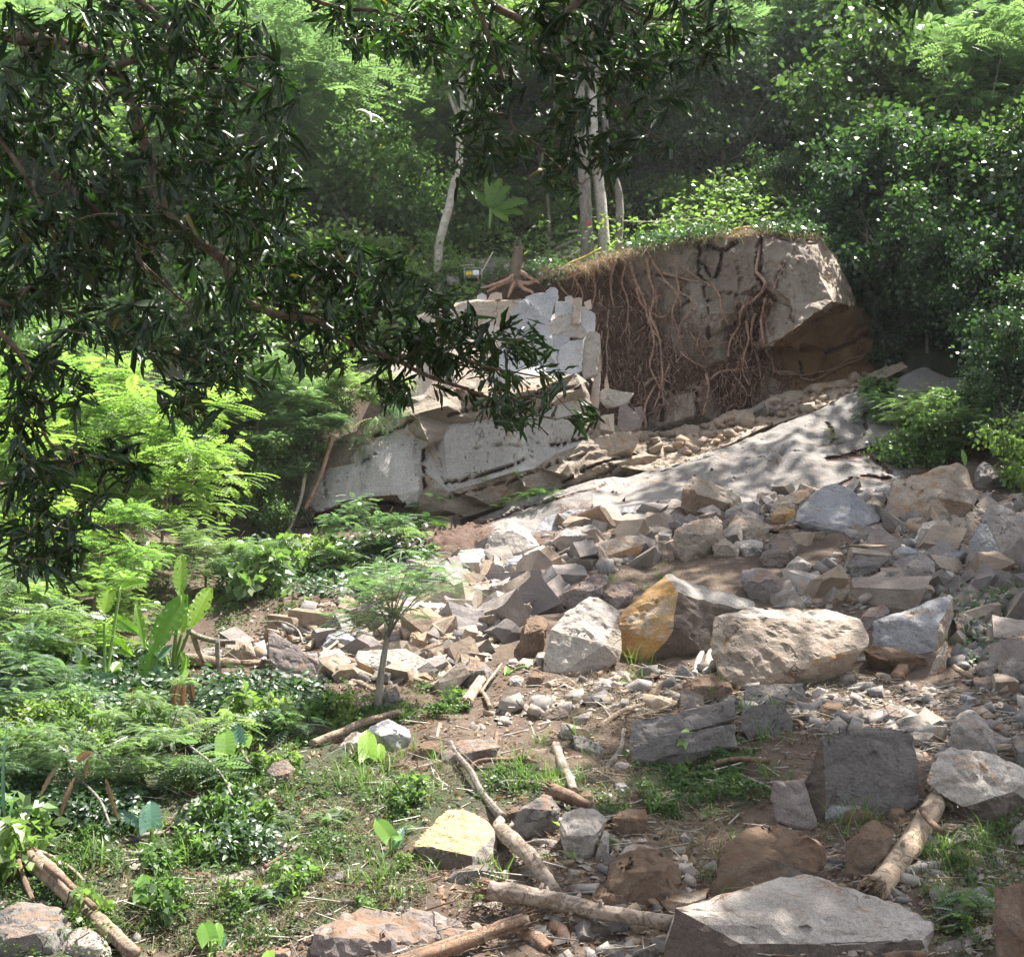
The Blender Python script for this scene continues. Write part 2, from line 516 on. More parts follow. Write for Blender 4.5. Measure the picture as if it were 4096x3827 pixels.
def displace(bm, amp, fr, seed, strata=0.0, sdir=None, smooth=.5, fine=.35):
    if smooth:
        bmesh.ops.smooth_vert(bm, verts=bm.verts, factor=smooth, use_axis_x=True, use_axis_y=True, use_axis_z=True)
    bm.normal_update()
    V, Nn = bm_arrays(bm)
    d = amp * fbm(V * fr, 4, seed, .55)
    r = np.abs(fbm(V * fr * 2.3 + 9, 3, seed + 5))
    d -= amp * fine * (1 - np.clip(r * 4, 0, 1))            # small sharp creases
    q = fbm(V * fr * .9 + 31, 3, seed + 11)
    d += amp * .5 * np.floor(q * 5) / 5 * 1.5               # conchoidal steps
    if strata:
        s = V @ np.array(sdir) + .12 * fbm(V * .5, 3, seed + 3)
        st = vnoise(np.stack([s * 3.2, s * 0, s * 0], -1), seed) + .6 * vnoise(np.stack([s * 9, s * 0 + V[:, 0] * .15, s * 0], -1), seed + 1)
        msk = np.array([.22 if any(f.material_index == 0 for f in v.link_faces) else 1.0 for v in bm.verts])
        d += strata * (st - .8) * msk
    sl_ = bm.verts.layers.float.get('soil')
    if sl_ is not None:
        so_ = np.array([v[sl_] for v in bm.verts])
        so_ = np.clip(so_ * 1.3 - .2, 0, 1)
        f1 = fbm(V * np.array([5.5, 5.5, 2.2]), 4, 71, .6); f2 = np.abs(fbm(V * np.array([9, 9, 3.0]), 3, 72))
        d = d + so_ * (.16 * f1 - .10 * f2)
    V2 = V + Nn * d[:, None]
    for v, c in zip(bm.verts, V2):
        v.co = c


def sheet(pts, mats, facemat=None, L=.16, amp=.05, fr=1.2, seed=0, back=3.0, strata=0.0, sdir=(0, 0, 1), smooth=.5, fine=.35, grooves=(), name='rock'):
    """pts: (crop,x,y,Y[,soil]); the first nb = boundary; returns a bmesh with a back skirt"""
    bpts, ipts = pts
    allp = list(bpts) + list(ipts)
    scr = [S(p[0], p[1], p[2]) for p in allp]
    Yv = []
    for p, s in zip(allp, scr):
        if isinstance(p[3], str):
            Yv.append(hitY(*s) - float(p[3][1:]))
        else:
            Yv.append(p[3])
    soil = [p[4] if len(p) > 4 else 0.0 for p in allp]
    nb = len(bpts)
    res = delaunay_2d_cdt([Vector(s) for s in scr], [(i, (i + 1) % nb) for i in range(nb)], [list(range(nb))], 1, 1e-4)
    vco, _, faces, ov, _, _ = res
    bm = bmesh.new()
    sl = bm.verts.layers.float.new('soil')
    fl = bm.faces.layers.float.new('facet')
    vs_ = []
    for k, c in enumerate(vco):
        o = ov[k][0] if ov[k] else None
        Y = Yv[o] if o is not None else 36
        so_ = soil[o] if o is not None else 0
        v = bm.verts.new(unproj(c[0], c[1], Y)); v[sl] = so_
        vs_.append(v)
    for f in faces:
        try:
            bm.faces.new([vs_[i] for i in f])
        except ValueError:
            pass
    bmesh.ops.triangulate(bm, faces=bm.faces)
    bm.normal_update()
    # face the camera
    for f in list(bm.faces):
        if f.normal.dot(f.calc_center_median()) > 0:
            f.normal_flip()
    # back skirt
    be = [e for e in bm.edges if e.is_boundary]
    r = bmesh.ops.extrude_edge_only(bm, edges=be)
    for g in r['geom']:
        if isinstance(g, bmesh.types.BMVert):
            d = g.co.copy(); d.z = 0; d.normalize()
            g.co += d * back + Vector((0, 0, -.15 * back))
    bmesh.ops.recalc_face_normals(bm, faces=bm.faces)
    c = sum((f.calc_center_median().dot(f.normal) * f.calc_area() for f in bm.faces))
    if c > 0:
        bmesh.ops.reverse_faces(bm, faces=bm.faces)
    bm.normal_update()
    for f in bm.faces:
        n = f.normal
        f[fl] = float(vnoise(np.array([n.x * 2.3 + seed, n.y * 2.3 + 5, n.z * 2.3 + 9]), seed)) - .5
        if facemat:
            cx, cy = project(np.array(f.calc_center_median()))
            f.material_index = facemat(float(cx), float(cy), n)
    subdivide_to(bm, L)
    displace(bm, amp, fr, seed, strata, sdir, smooth, fine)
    if grooves:                                            # open joints and cracks: (crop, points, width px, depth m)
        V, _ = bm_arrays(bm)
        px_, py_ = project(V)
        dep = np.zeros(len(V))
        for c_, gp_, wpx, dm in grooves:
            q_ = np.array([S(c_, *t) for t in gp_], float)
            wS = wpx * CROP[c_][2]
            jx = wS * 1.2 * fbm(np.stack([px_ / 40, py_ / 40, px_ * 0], -1), 3, 91)
            for k_ in range(len(q_) - 1):
                a, b = q_[k_], q_[k_ + 1]
                ab = b - a; tt = np.clip(((px_ + jx - a[0]) * ab[0] + (py_ + jx - a[1]) * ab[1]) / max(ab @ ab, 1e-6), 0, 1)
                dd = np.hypot(px_ + jx - a[0] - tt * ab[0], py_ + jx - a[1] - tt * ab[1])
                dep = np.maximum(dep, dm * np.clip(1.5 - dd / wS, 0, 1))
        for v, d_ in zip(bm.verts, dep):
            if d_ > 0:
                v.co += v.co.normalized() * d_
                v[sl] = max(v[sl], min(.85, d_ * 5))
    bm.normal_update()
    return bm


def finish(bm, name, mats, parent=None, smooth=False, origin=None):
    if origin is None:
        origin = Vector(np.array([v.co for v in bm.verts]).mean(0))
    for v in bm.verts:
        v.co -= origin
    me = bpy.data.meshes.new(name)
    bm.to_mesh(me)
    bm.free()
    for m in mats:
        me.materials.append(m)
    me.polygons.foreach_set('use_smooth', np.full(len(me.polygons), smooth))
    if smooth:
        try:
            me.set_sharp_from_angle(angle=math.radians(28))
        except Exception:
            pass
    o = link(name, me, parent, origin if parent is None else Vector(origin) - parent.location)
    return o


def inS(poly):
    return lambda x, y: bool(inpoly(np.array(x), np.array(y), poly))


# --- C1: the tall upper wall with the root curtain and the overhang
J = 'J'
C1b = [(J, -330, 330, 38.2, 1), (J, -60, 290, 37.7, 1), (J, 200, 262, 37.3, 1), (J, 330, 212, 37.0, .7), (J, 480, 185, 36.8, 0), (J, 640, 150, 36.7, 0), (J, 800, 120, 36.7), (J, 940, 118, 36.5), (J, 1050, 98, 36.2), (J, 1200, 118, 36.0),
       (J, 1350, 122, 36.2), (J, 1440, 200, 37.2), (J, 1530, 440, 38.2), (J, 1640, 560, 39.2), (J, 1760, 700, 39.4), (J, 1640, 830, 38.4), (J, 1250, 910, 37.4), (J, 1000, 1000, 36.9, .6),
       (J, 840, 1050, 36.8, .3), (J, 600, 1110, 36.6), (J, 470, 1120, 36.6, .3), (J, 220, 1080, 37, .5), (J, -60, 900, 37.6, 1), (J, -330, 700, 38.4, 1)]
C1i = [(J, 750, 300, 36.7), (J, 735, 160, 36.55), (J, 860, 190, 36.5), (J, 830, 330, 36.9), (J, 780, 240, 36.95), (J, 1040, 350, 36.3, .2), (J, 1040, 200, 36.35), (J, 1050, 210, 36.0), (J, 1060, 330, 36.0), (J, 1200, 240, 35.8), (J, 1200, 450, 35.75), (J, 1330, 250, 35.8),
       (J, 1395, 440, 35.7), (J, 1350, 485, 35.4), (J, 1250, 560, 35.3), (J, 1160, 625, 35.35), (J, 1090, 665, 35.5), (J, 1105, 690, 36.9, .3), (J, 1240, 640, 37.1), (J, 1330, 560, 37.2), (J, 1400, 520, 37.2), (J, 1500, 465, 37.5),
       (J, 1250, 700, 37.7), (J, 1390, 690, 37.9), (J, 1500, 620, 38.2), (J, 1560, 540, 38.4), (J, 1400, 700, 37.6), (J, 1530, 660, 38.0), (J, 1100, 820, 37.3, .3), (J, 1300, 820, 37.7), (J, 1500, 760, 38.1),
       (J, 300, 400, 37.7, 1), (J, 430, 330, 37.2, .1), (J, 500, 500, 37.4, .5), (J, 300, 700, 37.8, 1), (J, 560, 700, 37.3, .7), (J, 540, 900, 37.0, .7), (J, 640, 600, 37.1, .1), (J, 640, 400, 36.9), (J, 480, 270, 36.95), (J, 640, 290, 36.7), (J, 780, 450, 36.8), (J, 790, 500, 36.5), (J, 920, 500, 36.45), (J, 930, 410, 36.5), (J, 790, 620, 36.9, .2), (J, 830, 720, 37.1, .3), (J, 850, 800, 37.1, .9), (J, 980, 800, 37.0, .9),
       (J, 960, 560, 36.9, .8), (J, 1040, 560, 36.8, .6), (J, 1060, 420, 36.5, .9), (J, 1020, 680, 37, .9), (J, 700, 830, 37.0, .6), (J, 0, 500, 37.9, 1), (J, 100, 800, 37.8, 1),
       (J, 560, 960, 36.3, 0), (J, 590, 925, 36.2), (J, 720, 890, 36.3), (J, 740, 1000, 36.2), (J, 560, 1060, 36.2), (J, 450, 950, 36.9, .8), (J, 420, 860, 37.2, .9)]
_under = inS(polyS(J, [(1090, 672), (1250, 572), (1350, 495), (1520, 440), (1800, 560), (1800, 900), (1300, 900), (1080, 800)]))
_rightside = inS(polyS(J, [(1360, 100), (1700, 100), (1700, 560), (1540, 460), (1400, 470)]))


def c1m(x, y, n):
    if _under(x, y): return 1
    if _rightside(x, y): return 2  # side face coloured lighter, standing in for sun falling on it
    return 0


G1 = [(J, [(1045, 95), (1050, 200), (1035, 300), (1060, 350)], 9, .30), (J, [(735, 150), (745, 240), (790, 300), (815, 330)], 8, .22), (J, [(745, 235), (735, 310), (780, 360)], 7, .18), (J, [(860, 185), (845, 260), (825, 340)], 8, .25), (J, [(765, 370), (785, 450), (780, 560), (800, 680)], 7, .15), (J, [(850, 400), (930, 405), (940, 500)], 6, .14),
      (J, [(1175, 240), (1135, 330), (1125, 380)], 6, .14), (J, [(640, 380), (700, 450), (640, 470), (650, 600)], 6, .12), (J, [(480, 300), (600, 330), (740, 350)], 6, .12), (J, [(1200, 500), (1180, 560)], 5, .1), (J, [(780, 120), (790, 170), (860, 190), (930, 150)], 8, .25), (J, [(1110, 120), (1200, 145), (1340, 128)], 7, .12), (J, [(560, 1040), (560, 930), (620, 905), (730, 885), (740, 1000)], 8, .2),
      (J, [(1240, 740), (1260, 830)], 6, .15), (J, [(1380, 700), (1500, 650), (1600, 600)], 8, .2), (J, [(1110, 440), (1200, 470), (1210, 560)], 5, .1), (J, [(930, 240), (945, 330), (935, 400)], 5, .1)]
_c1 = sheet((C1b, C1i), None, c1m, L=.105, amp=.15, fr=1.2, seed=21, back=2.2, smooth=.25, grooves=G1)
BV1 = BVHTree.FromBMesh(_c1)
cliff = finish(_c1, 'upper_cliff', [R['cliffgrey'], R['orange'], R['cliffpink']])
tag(cliff, kind='structure')

# --- C2: the pale blue freshly broken slabs standing out left of the roots
K, I = 'K', 'I'
C2b = [(K, 130, 1120, 36.4), (K, 330, 1030, 35.8), (K, 600, 985, 35.6), (K, 770, 985, 35.4), (K, 960, 985, 35.1), (K, 1100, 1000, 35.3), (K, 1250, 1040, 35.5), (K, 1400, 1100, 35.5), (K, 1500, 1160, 35.5), (K, 1540, 1300, 35.5), (K, 1560, 1450, 35.4), (I, 1600, 270, 35.2),
       (I, 1600, 310, 35.0), (I, 1540, 300, 34.3), (I, 1300, 300, 34.2), (I, 1000, 330, 34.0), (I, 750, 390, 34.2), (I, 500, 300, 35), (K, 100, 1300, 36.2)]
C2i = [(K, 780, 1040, 35.3), (K, 765, 1150, 34.9), (K, 960, 1060, 35.1), (K, 870, 1160, 34.9), (K, 1180, 1250, 34.9), (K, 1450, 1300, 35.1), (K, 1050, 1400, 34.5), (K, 1450, 1500, 34.7), (K, 1180, 1480, 34.5),
       (K, 790, 1400, 34.3), (K, 600, 1350, 34.6), (K, 600, 1150, 35.1), (K, 300, 1250, 35.3), (K, 450, 1180, 35.2), (I, 900, 290, 33.9), (I, 1100, 260, 34.1), (I, 1300, 260, 34.0), (I, 1500, 250, 34.2)]
_tanL = inS(polyS(K, [(0, 900), (965, 950), (930, 1120), (860, 1170), (800, 1400), (700, 1600), (0, 1700)]))
_colR = inS(polyS(K, [(1455, 1270), (1700, 1200), (1700, 1700), (1440, 1700)]))
_brk = inS(polyS(K, [(1190, 1060), (1420, 1090), (1480, 1250), (1350, 1300), (1180, 1260)]))


def c2m(x, y, n):
    if _tanL(x, y): return 1
    if _colR(x, y) or _brk(x, y): return 2
    return 0


c2 = finish(sheet((C2b, C2i), None, c2m, L=.13, amp=.03, fr=1.6, seed=5, back=2.5, smooth=.2, fine=.2), 'broken_slab_cliff', [R['cliffblue'], R['cliffpink'], R['pale']])
tag(c2, kind='structure')

# --- C3: the long layered band with the pale spotted face
C3b = [(I, -60, 800, 33.4), (I, 130, 700, 33.2), (I, 180, 640, 33.2), (I, 360, 540, 33.3), (I, 470, 470, 33.4), (I, 640, 400, 33.2), (I, 760, 345, 33.2), (I, 900, 310, 33.3), (I, 1100, 280, 33.4), (I, 1300, 250, 33.6), (I, 1500, 235, 33.8), (I, 1560, 280, 34.0),
       (I, 1565, 540, 34.2), (I, 1700, 580, 34.6), (I, 1850, 600, 34.9), (I, 2000, 660, 35.0), (I, 1900, 705, 34.7), (I, 1690, 765, 34.0), (I, 1540, 815, 33.7), (I, 1380, 840, 33.4), (I, 1250, 880, 33.2), (I, 1100, 915, 33.1), (I, 950, 960, 32.9), (I, 800, 1020, 32.9), (I, 600, 1050, 33.0), (I, 400, 1090, 33.2), (I, 200, 1150, 33.4), (I, 0, 1150, 33.6)]
C3i = [(I, 700, 440, 32.5), (I, 860, 400, 32.4), (I, 1100, 360, 32.6), (I, 1300, 320, 32.8), (I, 1530, 290, 33.1), (I, 700, 560, 32.8), (I, 770, 590, 32.3), (I, 840, 560, 32.8), (I, 870, 490, 33.1), (I, 1000, 480, 33.2), (I, 1150, 440, 33.3), (I, 1350, 410, 33.4), (I, 1535, 360, 33.6),
       (I, 650, 450, 32.7), (I, 560, 480, 32.9), (I, 540, 540, 32.8), (I, 660, 520, 32.7), (I, 500, 560, 32.9), (I, 490, 600, 32.3), (I, 490, 660, 32.3), (I, 400, 690, 32.5), (I, 380, 600, 32.7), (I, 180, 740, 32.8), (I, 170, 900, 32.6), (I, 230, 938, 32.3), (I, 330, 880, 32.25), (I, 440, 860, 32.2), (I, 610, 845, 32.2), (I, 625, 890, 32.2), (I, 650, 912, 32.3), (I, 700, 900, 32.5),
       (I, 240, 965, 33.0), (I, 400, 925, 33.1), (I, 560, 925, 33.2), (I, 660, 935, 33.0), (I, 150, 985, 32.7), (I, 450, 965, 32.5), (I, 80, 1030, 32.8), (I, 380, 1010, 33.2), (I, 100, 1060, 33.3), (I, 500, 1000, 33.1),
       (I, 720, 700, 32.6), (I, 730, 620, 32.7), (I, 760, 620, 33.0), (I, 745, 800, 32.8), (I, 715, 820, 32.4), (I, 1000, 760, 33.1), (I, 1180, 700, 33.3), (I, 1400, 640, 33.5), (I, 1530, 590, 33.7), (I, 1540, 540, 33.8),
       (I, 1000, 785, 32.8), (I, 1190, 730, 32.95), (I, 1300, 710, 33.0), (I, 1460, 690, 33.0), (I, 1420, 740, 32.9), (I, 1240, 800, 32.7), (I, 1000, 860, 32.6), (I, 840, 920, 32.5), (I, 870, 830, 32.8), (I, 1400, 760, 33.4), (I, 1230, 840, 33.3), (I, 1000, 905, 33.1), (I, 860, 960, 33.0),
       (I, 1500, 660, 33.4), (I, 1640, 620, 34.0), (I, 1560, 700, 33.5), (I, 1690, 690, 33.7), (I, 1850, 650, 34.3), (I, 1500, 760, 33.3)]
_face = inS(polyS(I, [(100, 730), (380, 690), (490, 560), (660, 450), (700, 590), (860, 580), (880, 470), (1540, 360), (1550, 560), (1400, 660), (1180, 740), (980, 790), (740, 850), (650, 910), (600, 840), (400, 870), (230, 930), (140, 930)]))


def c3m(x, y, n):
    return 0 if _face(x, y) else 1


a_ = unproj(*S(I, 200, 1000), 33); b_ = unproj(*S(I, 1500, 660), 33.5)
sd3 = np.cross((b_ - a_) / np.linalg.norm(b_ - a_), (0, 1, 0)); sd3 /= np.linalg.norm(sd3)
G3 = [(I, [(740, 620), (735, 720), (745, 810)], 7, .2), (I, [(980, 620), (1120, 600), (1200, 605), (1300, 590), (1500, 560)], 4, .10), (I, [(1380, 600), (1460, 585), (1540, 560)], 6, .2), (I, [(850, 790), (1000, 762), (1180, 705), (1240, 680)], 6, .16), (I, [(500, 560), (640, 510), (690, 470)], 6, .15), (I, [(430, 690), (500, 640)], 5, .12),
      (I, [(850, 860), (1000, 825), (1200, 770), (1400, 690), (1560, 640)], 5, .14), (I, [(1420, 790), (1500, 740), (1620, 690), (1800, 640)], 6, .2), (I, [(1500, 800), (1640, 745), (1700, 700)], 6, .16), (I, [(1640, 680), (1680, 700), (1680, 750)], 5, .14), (I, [(200, 950), (420, 905), (560, 880), (640, 900)], 9, .35), (I, [(100, 1020), (300, 985), (500, 975)], 7, .25), (I, [(800, 590), (830, 700), (830, 780)], 4, .08),
      (I, [(1270, 560), (1275, 660)], 4, .08), (I, [(700, 600), (700, 760)], 4, .08), (I, [(240, 700), (250, 860)], 5, .1), (I, [(1190, 640), (1195, 700)], 4, .07), (I, [(860, 450), (1100, 400), (1300, 350), (1500, 310)], 7, .18)]
_c3 = sheet((C3b, C3i), None, c3m, L=.10, amp=.05, fr=1.4, seed=33, back=3, strata=.16, sdir=sd3, smooth=.15, fine=.3, grooves=G3)
# strata belongs on the stained layers rather than on the smooth face: material split does the rest
BV3 = BVHTree.FromBMesh(_c3)
c3 = finish(_c3, 'layered_cliff_band', [R['cliffface'], R['clifftan']])
tag(c3, kind='structure')

# --- C5: crumbly ledge under the wall, C4: the smooth slab
C5b = [(J, 200, 1040, 36.4), (J, 470, 1080, 36.3), (J, 600, 1085, 36.2), (J, 840, 1015, 36.3), (J, 1000, 960, 36.4), (J, 1150, 905, 36.5), (J, 1300, 870, 36.8), (J, 1560, 800, 37.4), (J, 1760, 730, 37.8),
       (J, 1780, 770, 37.0), (J, 1560, 880, 36.2), (J, 1250, 1010, 35.2), (J, 1050, 1075, 34.7), (J, 900, 1150, 34.2), (J, 700, 1240, 33.6), (J, 500, 1290, 33.5), (J, 250, 1250, 34.0), (J, 160, 1150, 35.0)]
C5i = [(J, 300, 1120, 35.6), (J, 500, 1170, 35.0), (J, 700, 1120, 35.3), (J, 640, 1200, 34.3), (J, 900, 1070, 35.1), (J, 1050, 1010, 35.3), (J, 1200, 950, 35.6), (J, 1400, 900, 36.0), (J, 780, 1180, 34.3), (J, 1000, 1060, 34.9), (J, 1100, 1030, 35.3)]
c5 = finish(sheet((C5b, C5i), None, None, L=.11, amp=.13, fr=2.2, seed=44, back=2, smooth=.2, fine=.5), 'crumbly_ledge', [R['ledge']])
tag(c5, kind='structure')
Hh = 'H'
C4b = [(I, 620, 1120, 'g.1', 1), (I, 760, 1060, 'g.25', 1), (I, 900, 1000, 'g.4', .7), (I, 1000, 960, 32.6, .5), (I, 1180, 890, 32.9, .4), (I, 1380, 820, 33.1, .2), (I, 1600, 760, 33.2), (Hh, 0, 385, 33.3), (Hh, 300, 305, 33.6, .3), (Hh, 520, 225, 34.0), (Hh, 700, 150, 34.5, .3), (Hh, 900, 70, 35.0), (Hh, 1100, -20, 35.6, .4), (Hh, 1300, -90, 36.2), (Hh, 1480, -170, 36.6),
       (Hh, 1620, -120, 36.3), (Hh, 2100, -100, 35.6), (Hh, 2100, 200, 33.5, 1), (Hh, 1700, 330, 32, 1), (Hh, 1500, 420, 31, 1), (Hh, 1400, 600, 'g.1', 1), (Hh, 1000, 640, 'g.1', 1), (Hh, 600, 660, 'g.1', 1), (Hh, 200, 690, 'g.1', 1), (Hh, -200, 700, 'g.1', 1), (I, 1000, 1200, 'g.1', 1), (I, 780, 1200, 'g.1', 1)]
C4i = [(Hh, 300, 400, 32.4), (Hh, 600, 380, 32.2), (Hh, 900, 380, 31.8), (Hh, 960, 265, 32.9), (Hh, 1010, 230, 33.2), (Hh, 1250, 190, 33.4), (Hh, 1350, 180, 33.4), (Hh, 1330, 210, 33.4), (Hh, 1200, 250, 33.3), (Hh, 1050, 280, 32.8), (Hh, 1180, 290, 32.8), (Hh, 1300, 310, 32.5), (Hh, 1090, 315, 32.4), (Hh, 900, 170, 33.9), (Hh, 1180, 100, 34.5),
       (Hh, 1060, 415, 31.6), (Hh, 1150, 380, 31.7), (Hh, 1280, 385, 31.6), (Hh, 1280, 340, 32.2), (Hh, 1080, 440, 31.2), (Hh, 0, 520, 31.0), (Hh, 700, 560, 30.6), (Hh, 1000, 520, 30.7), (Hh, 1180, 480, 30.8), (Hh, 600, 250, 33.4), (Hh, 400, 320, 33.0), (Hh, 1600, 60, 34.6), (Hh, 1450, 250, 33.2), (I, 1300, 960, 31.9), (I, 950, 1080, 'g.3', .5), (Hh, 1430, 60, 34.9, .7), (Hh, 1380, 100, 34.6, .2), (Hh, 830, 200, 33.4), (Hh, 700, 320, 32.6), (Hh, 760, 330, 32.9), (Hh, 500, 450, 31.6), (Hh, 450, 470, 31.8)]
G4 = [(Hh, [(1350, 190), (1250, 250), (1100, 290), (1020, 300)], 13, .25), (Hh, [(1060, 425), (1120, 395), (1200, 380), (1310, 395)], 9, .2), (Hh, [(1230, 290), (1290, 330), (1330, 370)], 10, .2), (Hh, [(1010, 120), (1040, 170), (1020, 220)], 10, .15), (Hh, [(1200, 60), (1190, 130)], 12, .2), (Hh, [(950, 250), (1000, 225), (1100, 215)], 6, .1), (Hh, [(0, 440), (200, 350), (460, 270)], 5, .08), (I, [(1000, 1010), (1200, 930), (1450, 850), (1650, 800)], 6, .12), (Hh, [(600, 300), (800, 260), (960, 250)], 4, .05)]
_c4 = sheet((C4b, C4i), None, None, L=.12, amp=.10, fr=.8, seed=55, back=1.5, smooth=.6, fine=.3, grooves=G4)
BV4 = BVHTree.FromBMesh(_c4)
c4 = finish(_c4, 'smooth_rock_slab', [R['slab']], smooth=True)
tag(c4, kind='structure')

# ------------------------------------------------------------ the ground follows the underside of slab and ledge
BV5 = BVHTree.FromObject(c5, bpy.context.evaluated_depsgraph_get())
for i in range(len(UG)):
    if not (1000 < UG[i] < 4900):
        continue
    for j in range(len(YG)):
        if 26 < YG[j] < 38.5:
            x_, y_ = float(XX[i, j]), float(YG[j])
            for bv, org in ((BV4, Vector()), (BV5, c5.location)):
                h_ = bv.ray_cast(Vector((x_, y_, 60)) - org, Vector((0, 0, -1)))
                if h_[0] is not None:
                    ZG[i, j] = min(ZG[i, j], h_[0].z + org.z - .10) if bv is BV5 else h_[0].z - .10
_P3 = np.stack([XX, YY, ZG], -1)
_sx, _sy = project(_P3)
gr = (inpoly(_sx, _sy, GREEN) | inpoly(_sx, _sy, GREEN2) | inpoly(_sx, _sy, GREEN3)).astype(float)
gr[(YY > 36)] = 1
for _ in range(3):
    gr[1:-1, 1:-1] = (gr[1:-1, 1:-1] * 2 + gr[:-2, 1:-1] + gr[2:, 1:-1] + gr[1:-1, :-2] + gr[1:-1, 2:]) / 6
nU, nY = len(UG), len(YG)
idx = np.arange(nU * nY).reshape(nU, nY)
F = np.stack([idx[:-1, :-1], idx[1:, :-1], idx[1:, 1:], idx[:-1, 1:]], -1).reshape(-1, 4)


M_GROUND = ground_mat()
hill = link('hillside', mesh_np('hillside', _P3.reshape(-1, 3), F, [M_GROUND], True, attrs={'green': ('POINT', gr.ravel())}))
tag(hill, kind='structure')


# ------------------------------------------------------------ boulders traced one by one
def rock_bm(P3, L, amp, fr, seed, facemat=None, smooth=.3, fine=.6, chips=12, cdep=.032):
    bm = bmesh.new()
    fl = bm.faces.layers.float.new('facet')
    for p in P3:
        bm.verts.new(p)
    r = bmesh.ops.convex_hull(bm, input=bm.verts)
    junk = [g for g in r['geom_interior'] if isinstance(g, bmesh.types.BMVert)] + [g for g in r['geom_unused'] if isinstance(g, bmesh.types.BMVert)]
    bmesh.ops.delete(bm, geom=list(set(junk)), context='VERTS')
    if chips:                                               # knock off corners and edges
        rc = random.Random(seed)
        size_ = max((v.co - bm.verts[0].co).length for v in bm.verts) if hasattr(bm.verts, 'ensure_lookup_table') and not bm.verts.ensure_lookup_table() else 1
        cen = sum((v.co for v in bm.verts), Vector()) / len(bm.verts)
        for _ in range(chips):
            bm.verts.ensure_lookup_table(); bm.edges.ensure_lookup_table()
            e = bm.edges[rc.randrange(len(bm.edges))]
            p_ = e.verts[0].co.lerp(e.verts[1].co, rc.choice((0, 0, .5, .5)))
            d = (p_ - cen).normalized() + Vector((rc.gauss(0, .35), rc.gauss(0, .35), rc.gauss(0, .35))); d.normalize()
            mx = max(v.co.dot(d) for v in bm.verts)
            off_ = mx - size_ * cdep * rc.uniform(.15, 1.0)
            bmesh.ops.bisect_plane(bm, geom=list(bm.verts) + list(bm.edges) + list(bm.faces), plane_co=d * off_, plane_no=d, clear_outer=True)
            pts_ = [v.co.copy() for v in bm.verts]
            bm.clear()
            fl = bm.faces.layers.float.get('facet') or bm.faces.layers.float.new('facet')
            for q_ in pts_:
                bm.verts.new(q_)
            r = bmesh.ops.convex_hull(bm, input=bm.verts)
            jk = [g for g in r['geom_interior'] + r['geom_unused'] if isinstance(g, bmesh.types.BMVert)]
            bmesh.ops.delete(bm, geom=list(set(jk)), context='VERTS')
    bmesh.ops.dissolve_limit(bm, angle_limit=math.radians(5), verts=bm.verts, edges=bm.edges)
    bmesh.ops.triangulate(bm, faces=bm.faces)
    bm.normal_update()
    for f in bm.faces:
        n = f.normal
        f[fl] = float(vnoise(np.array([n.x * 2.3 + seed * 1.7, n.y * 2.3 + 5, n.z * 2.3 + 9]), seed)) - .5
        if facemat:
            f.material_index = facemat(n)
    subdivide_to(bm, L)
    displace(bm, amp, fr, seed, 0, None, smooth, fine)
    bm.normal_update()
    return bm


NROCK = 0


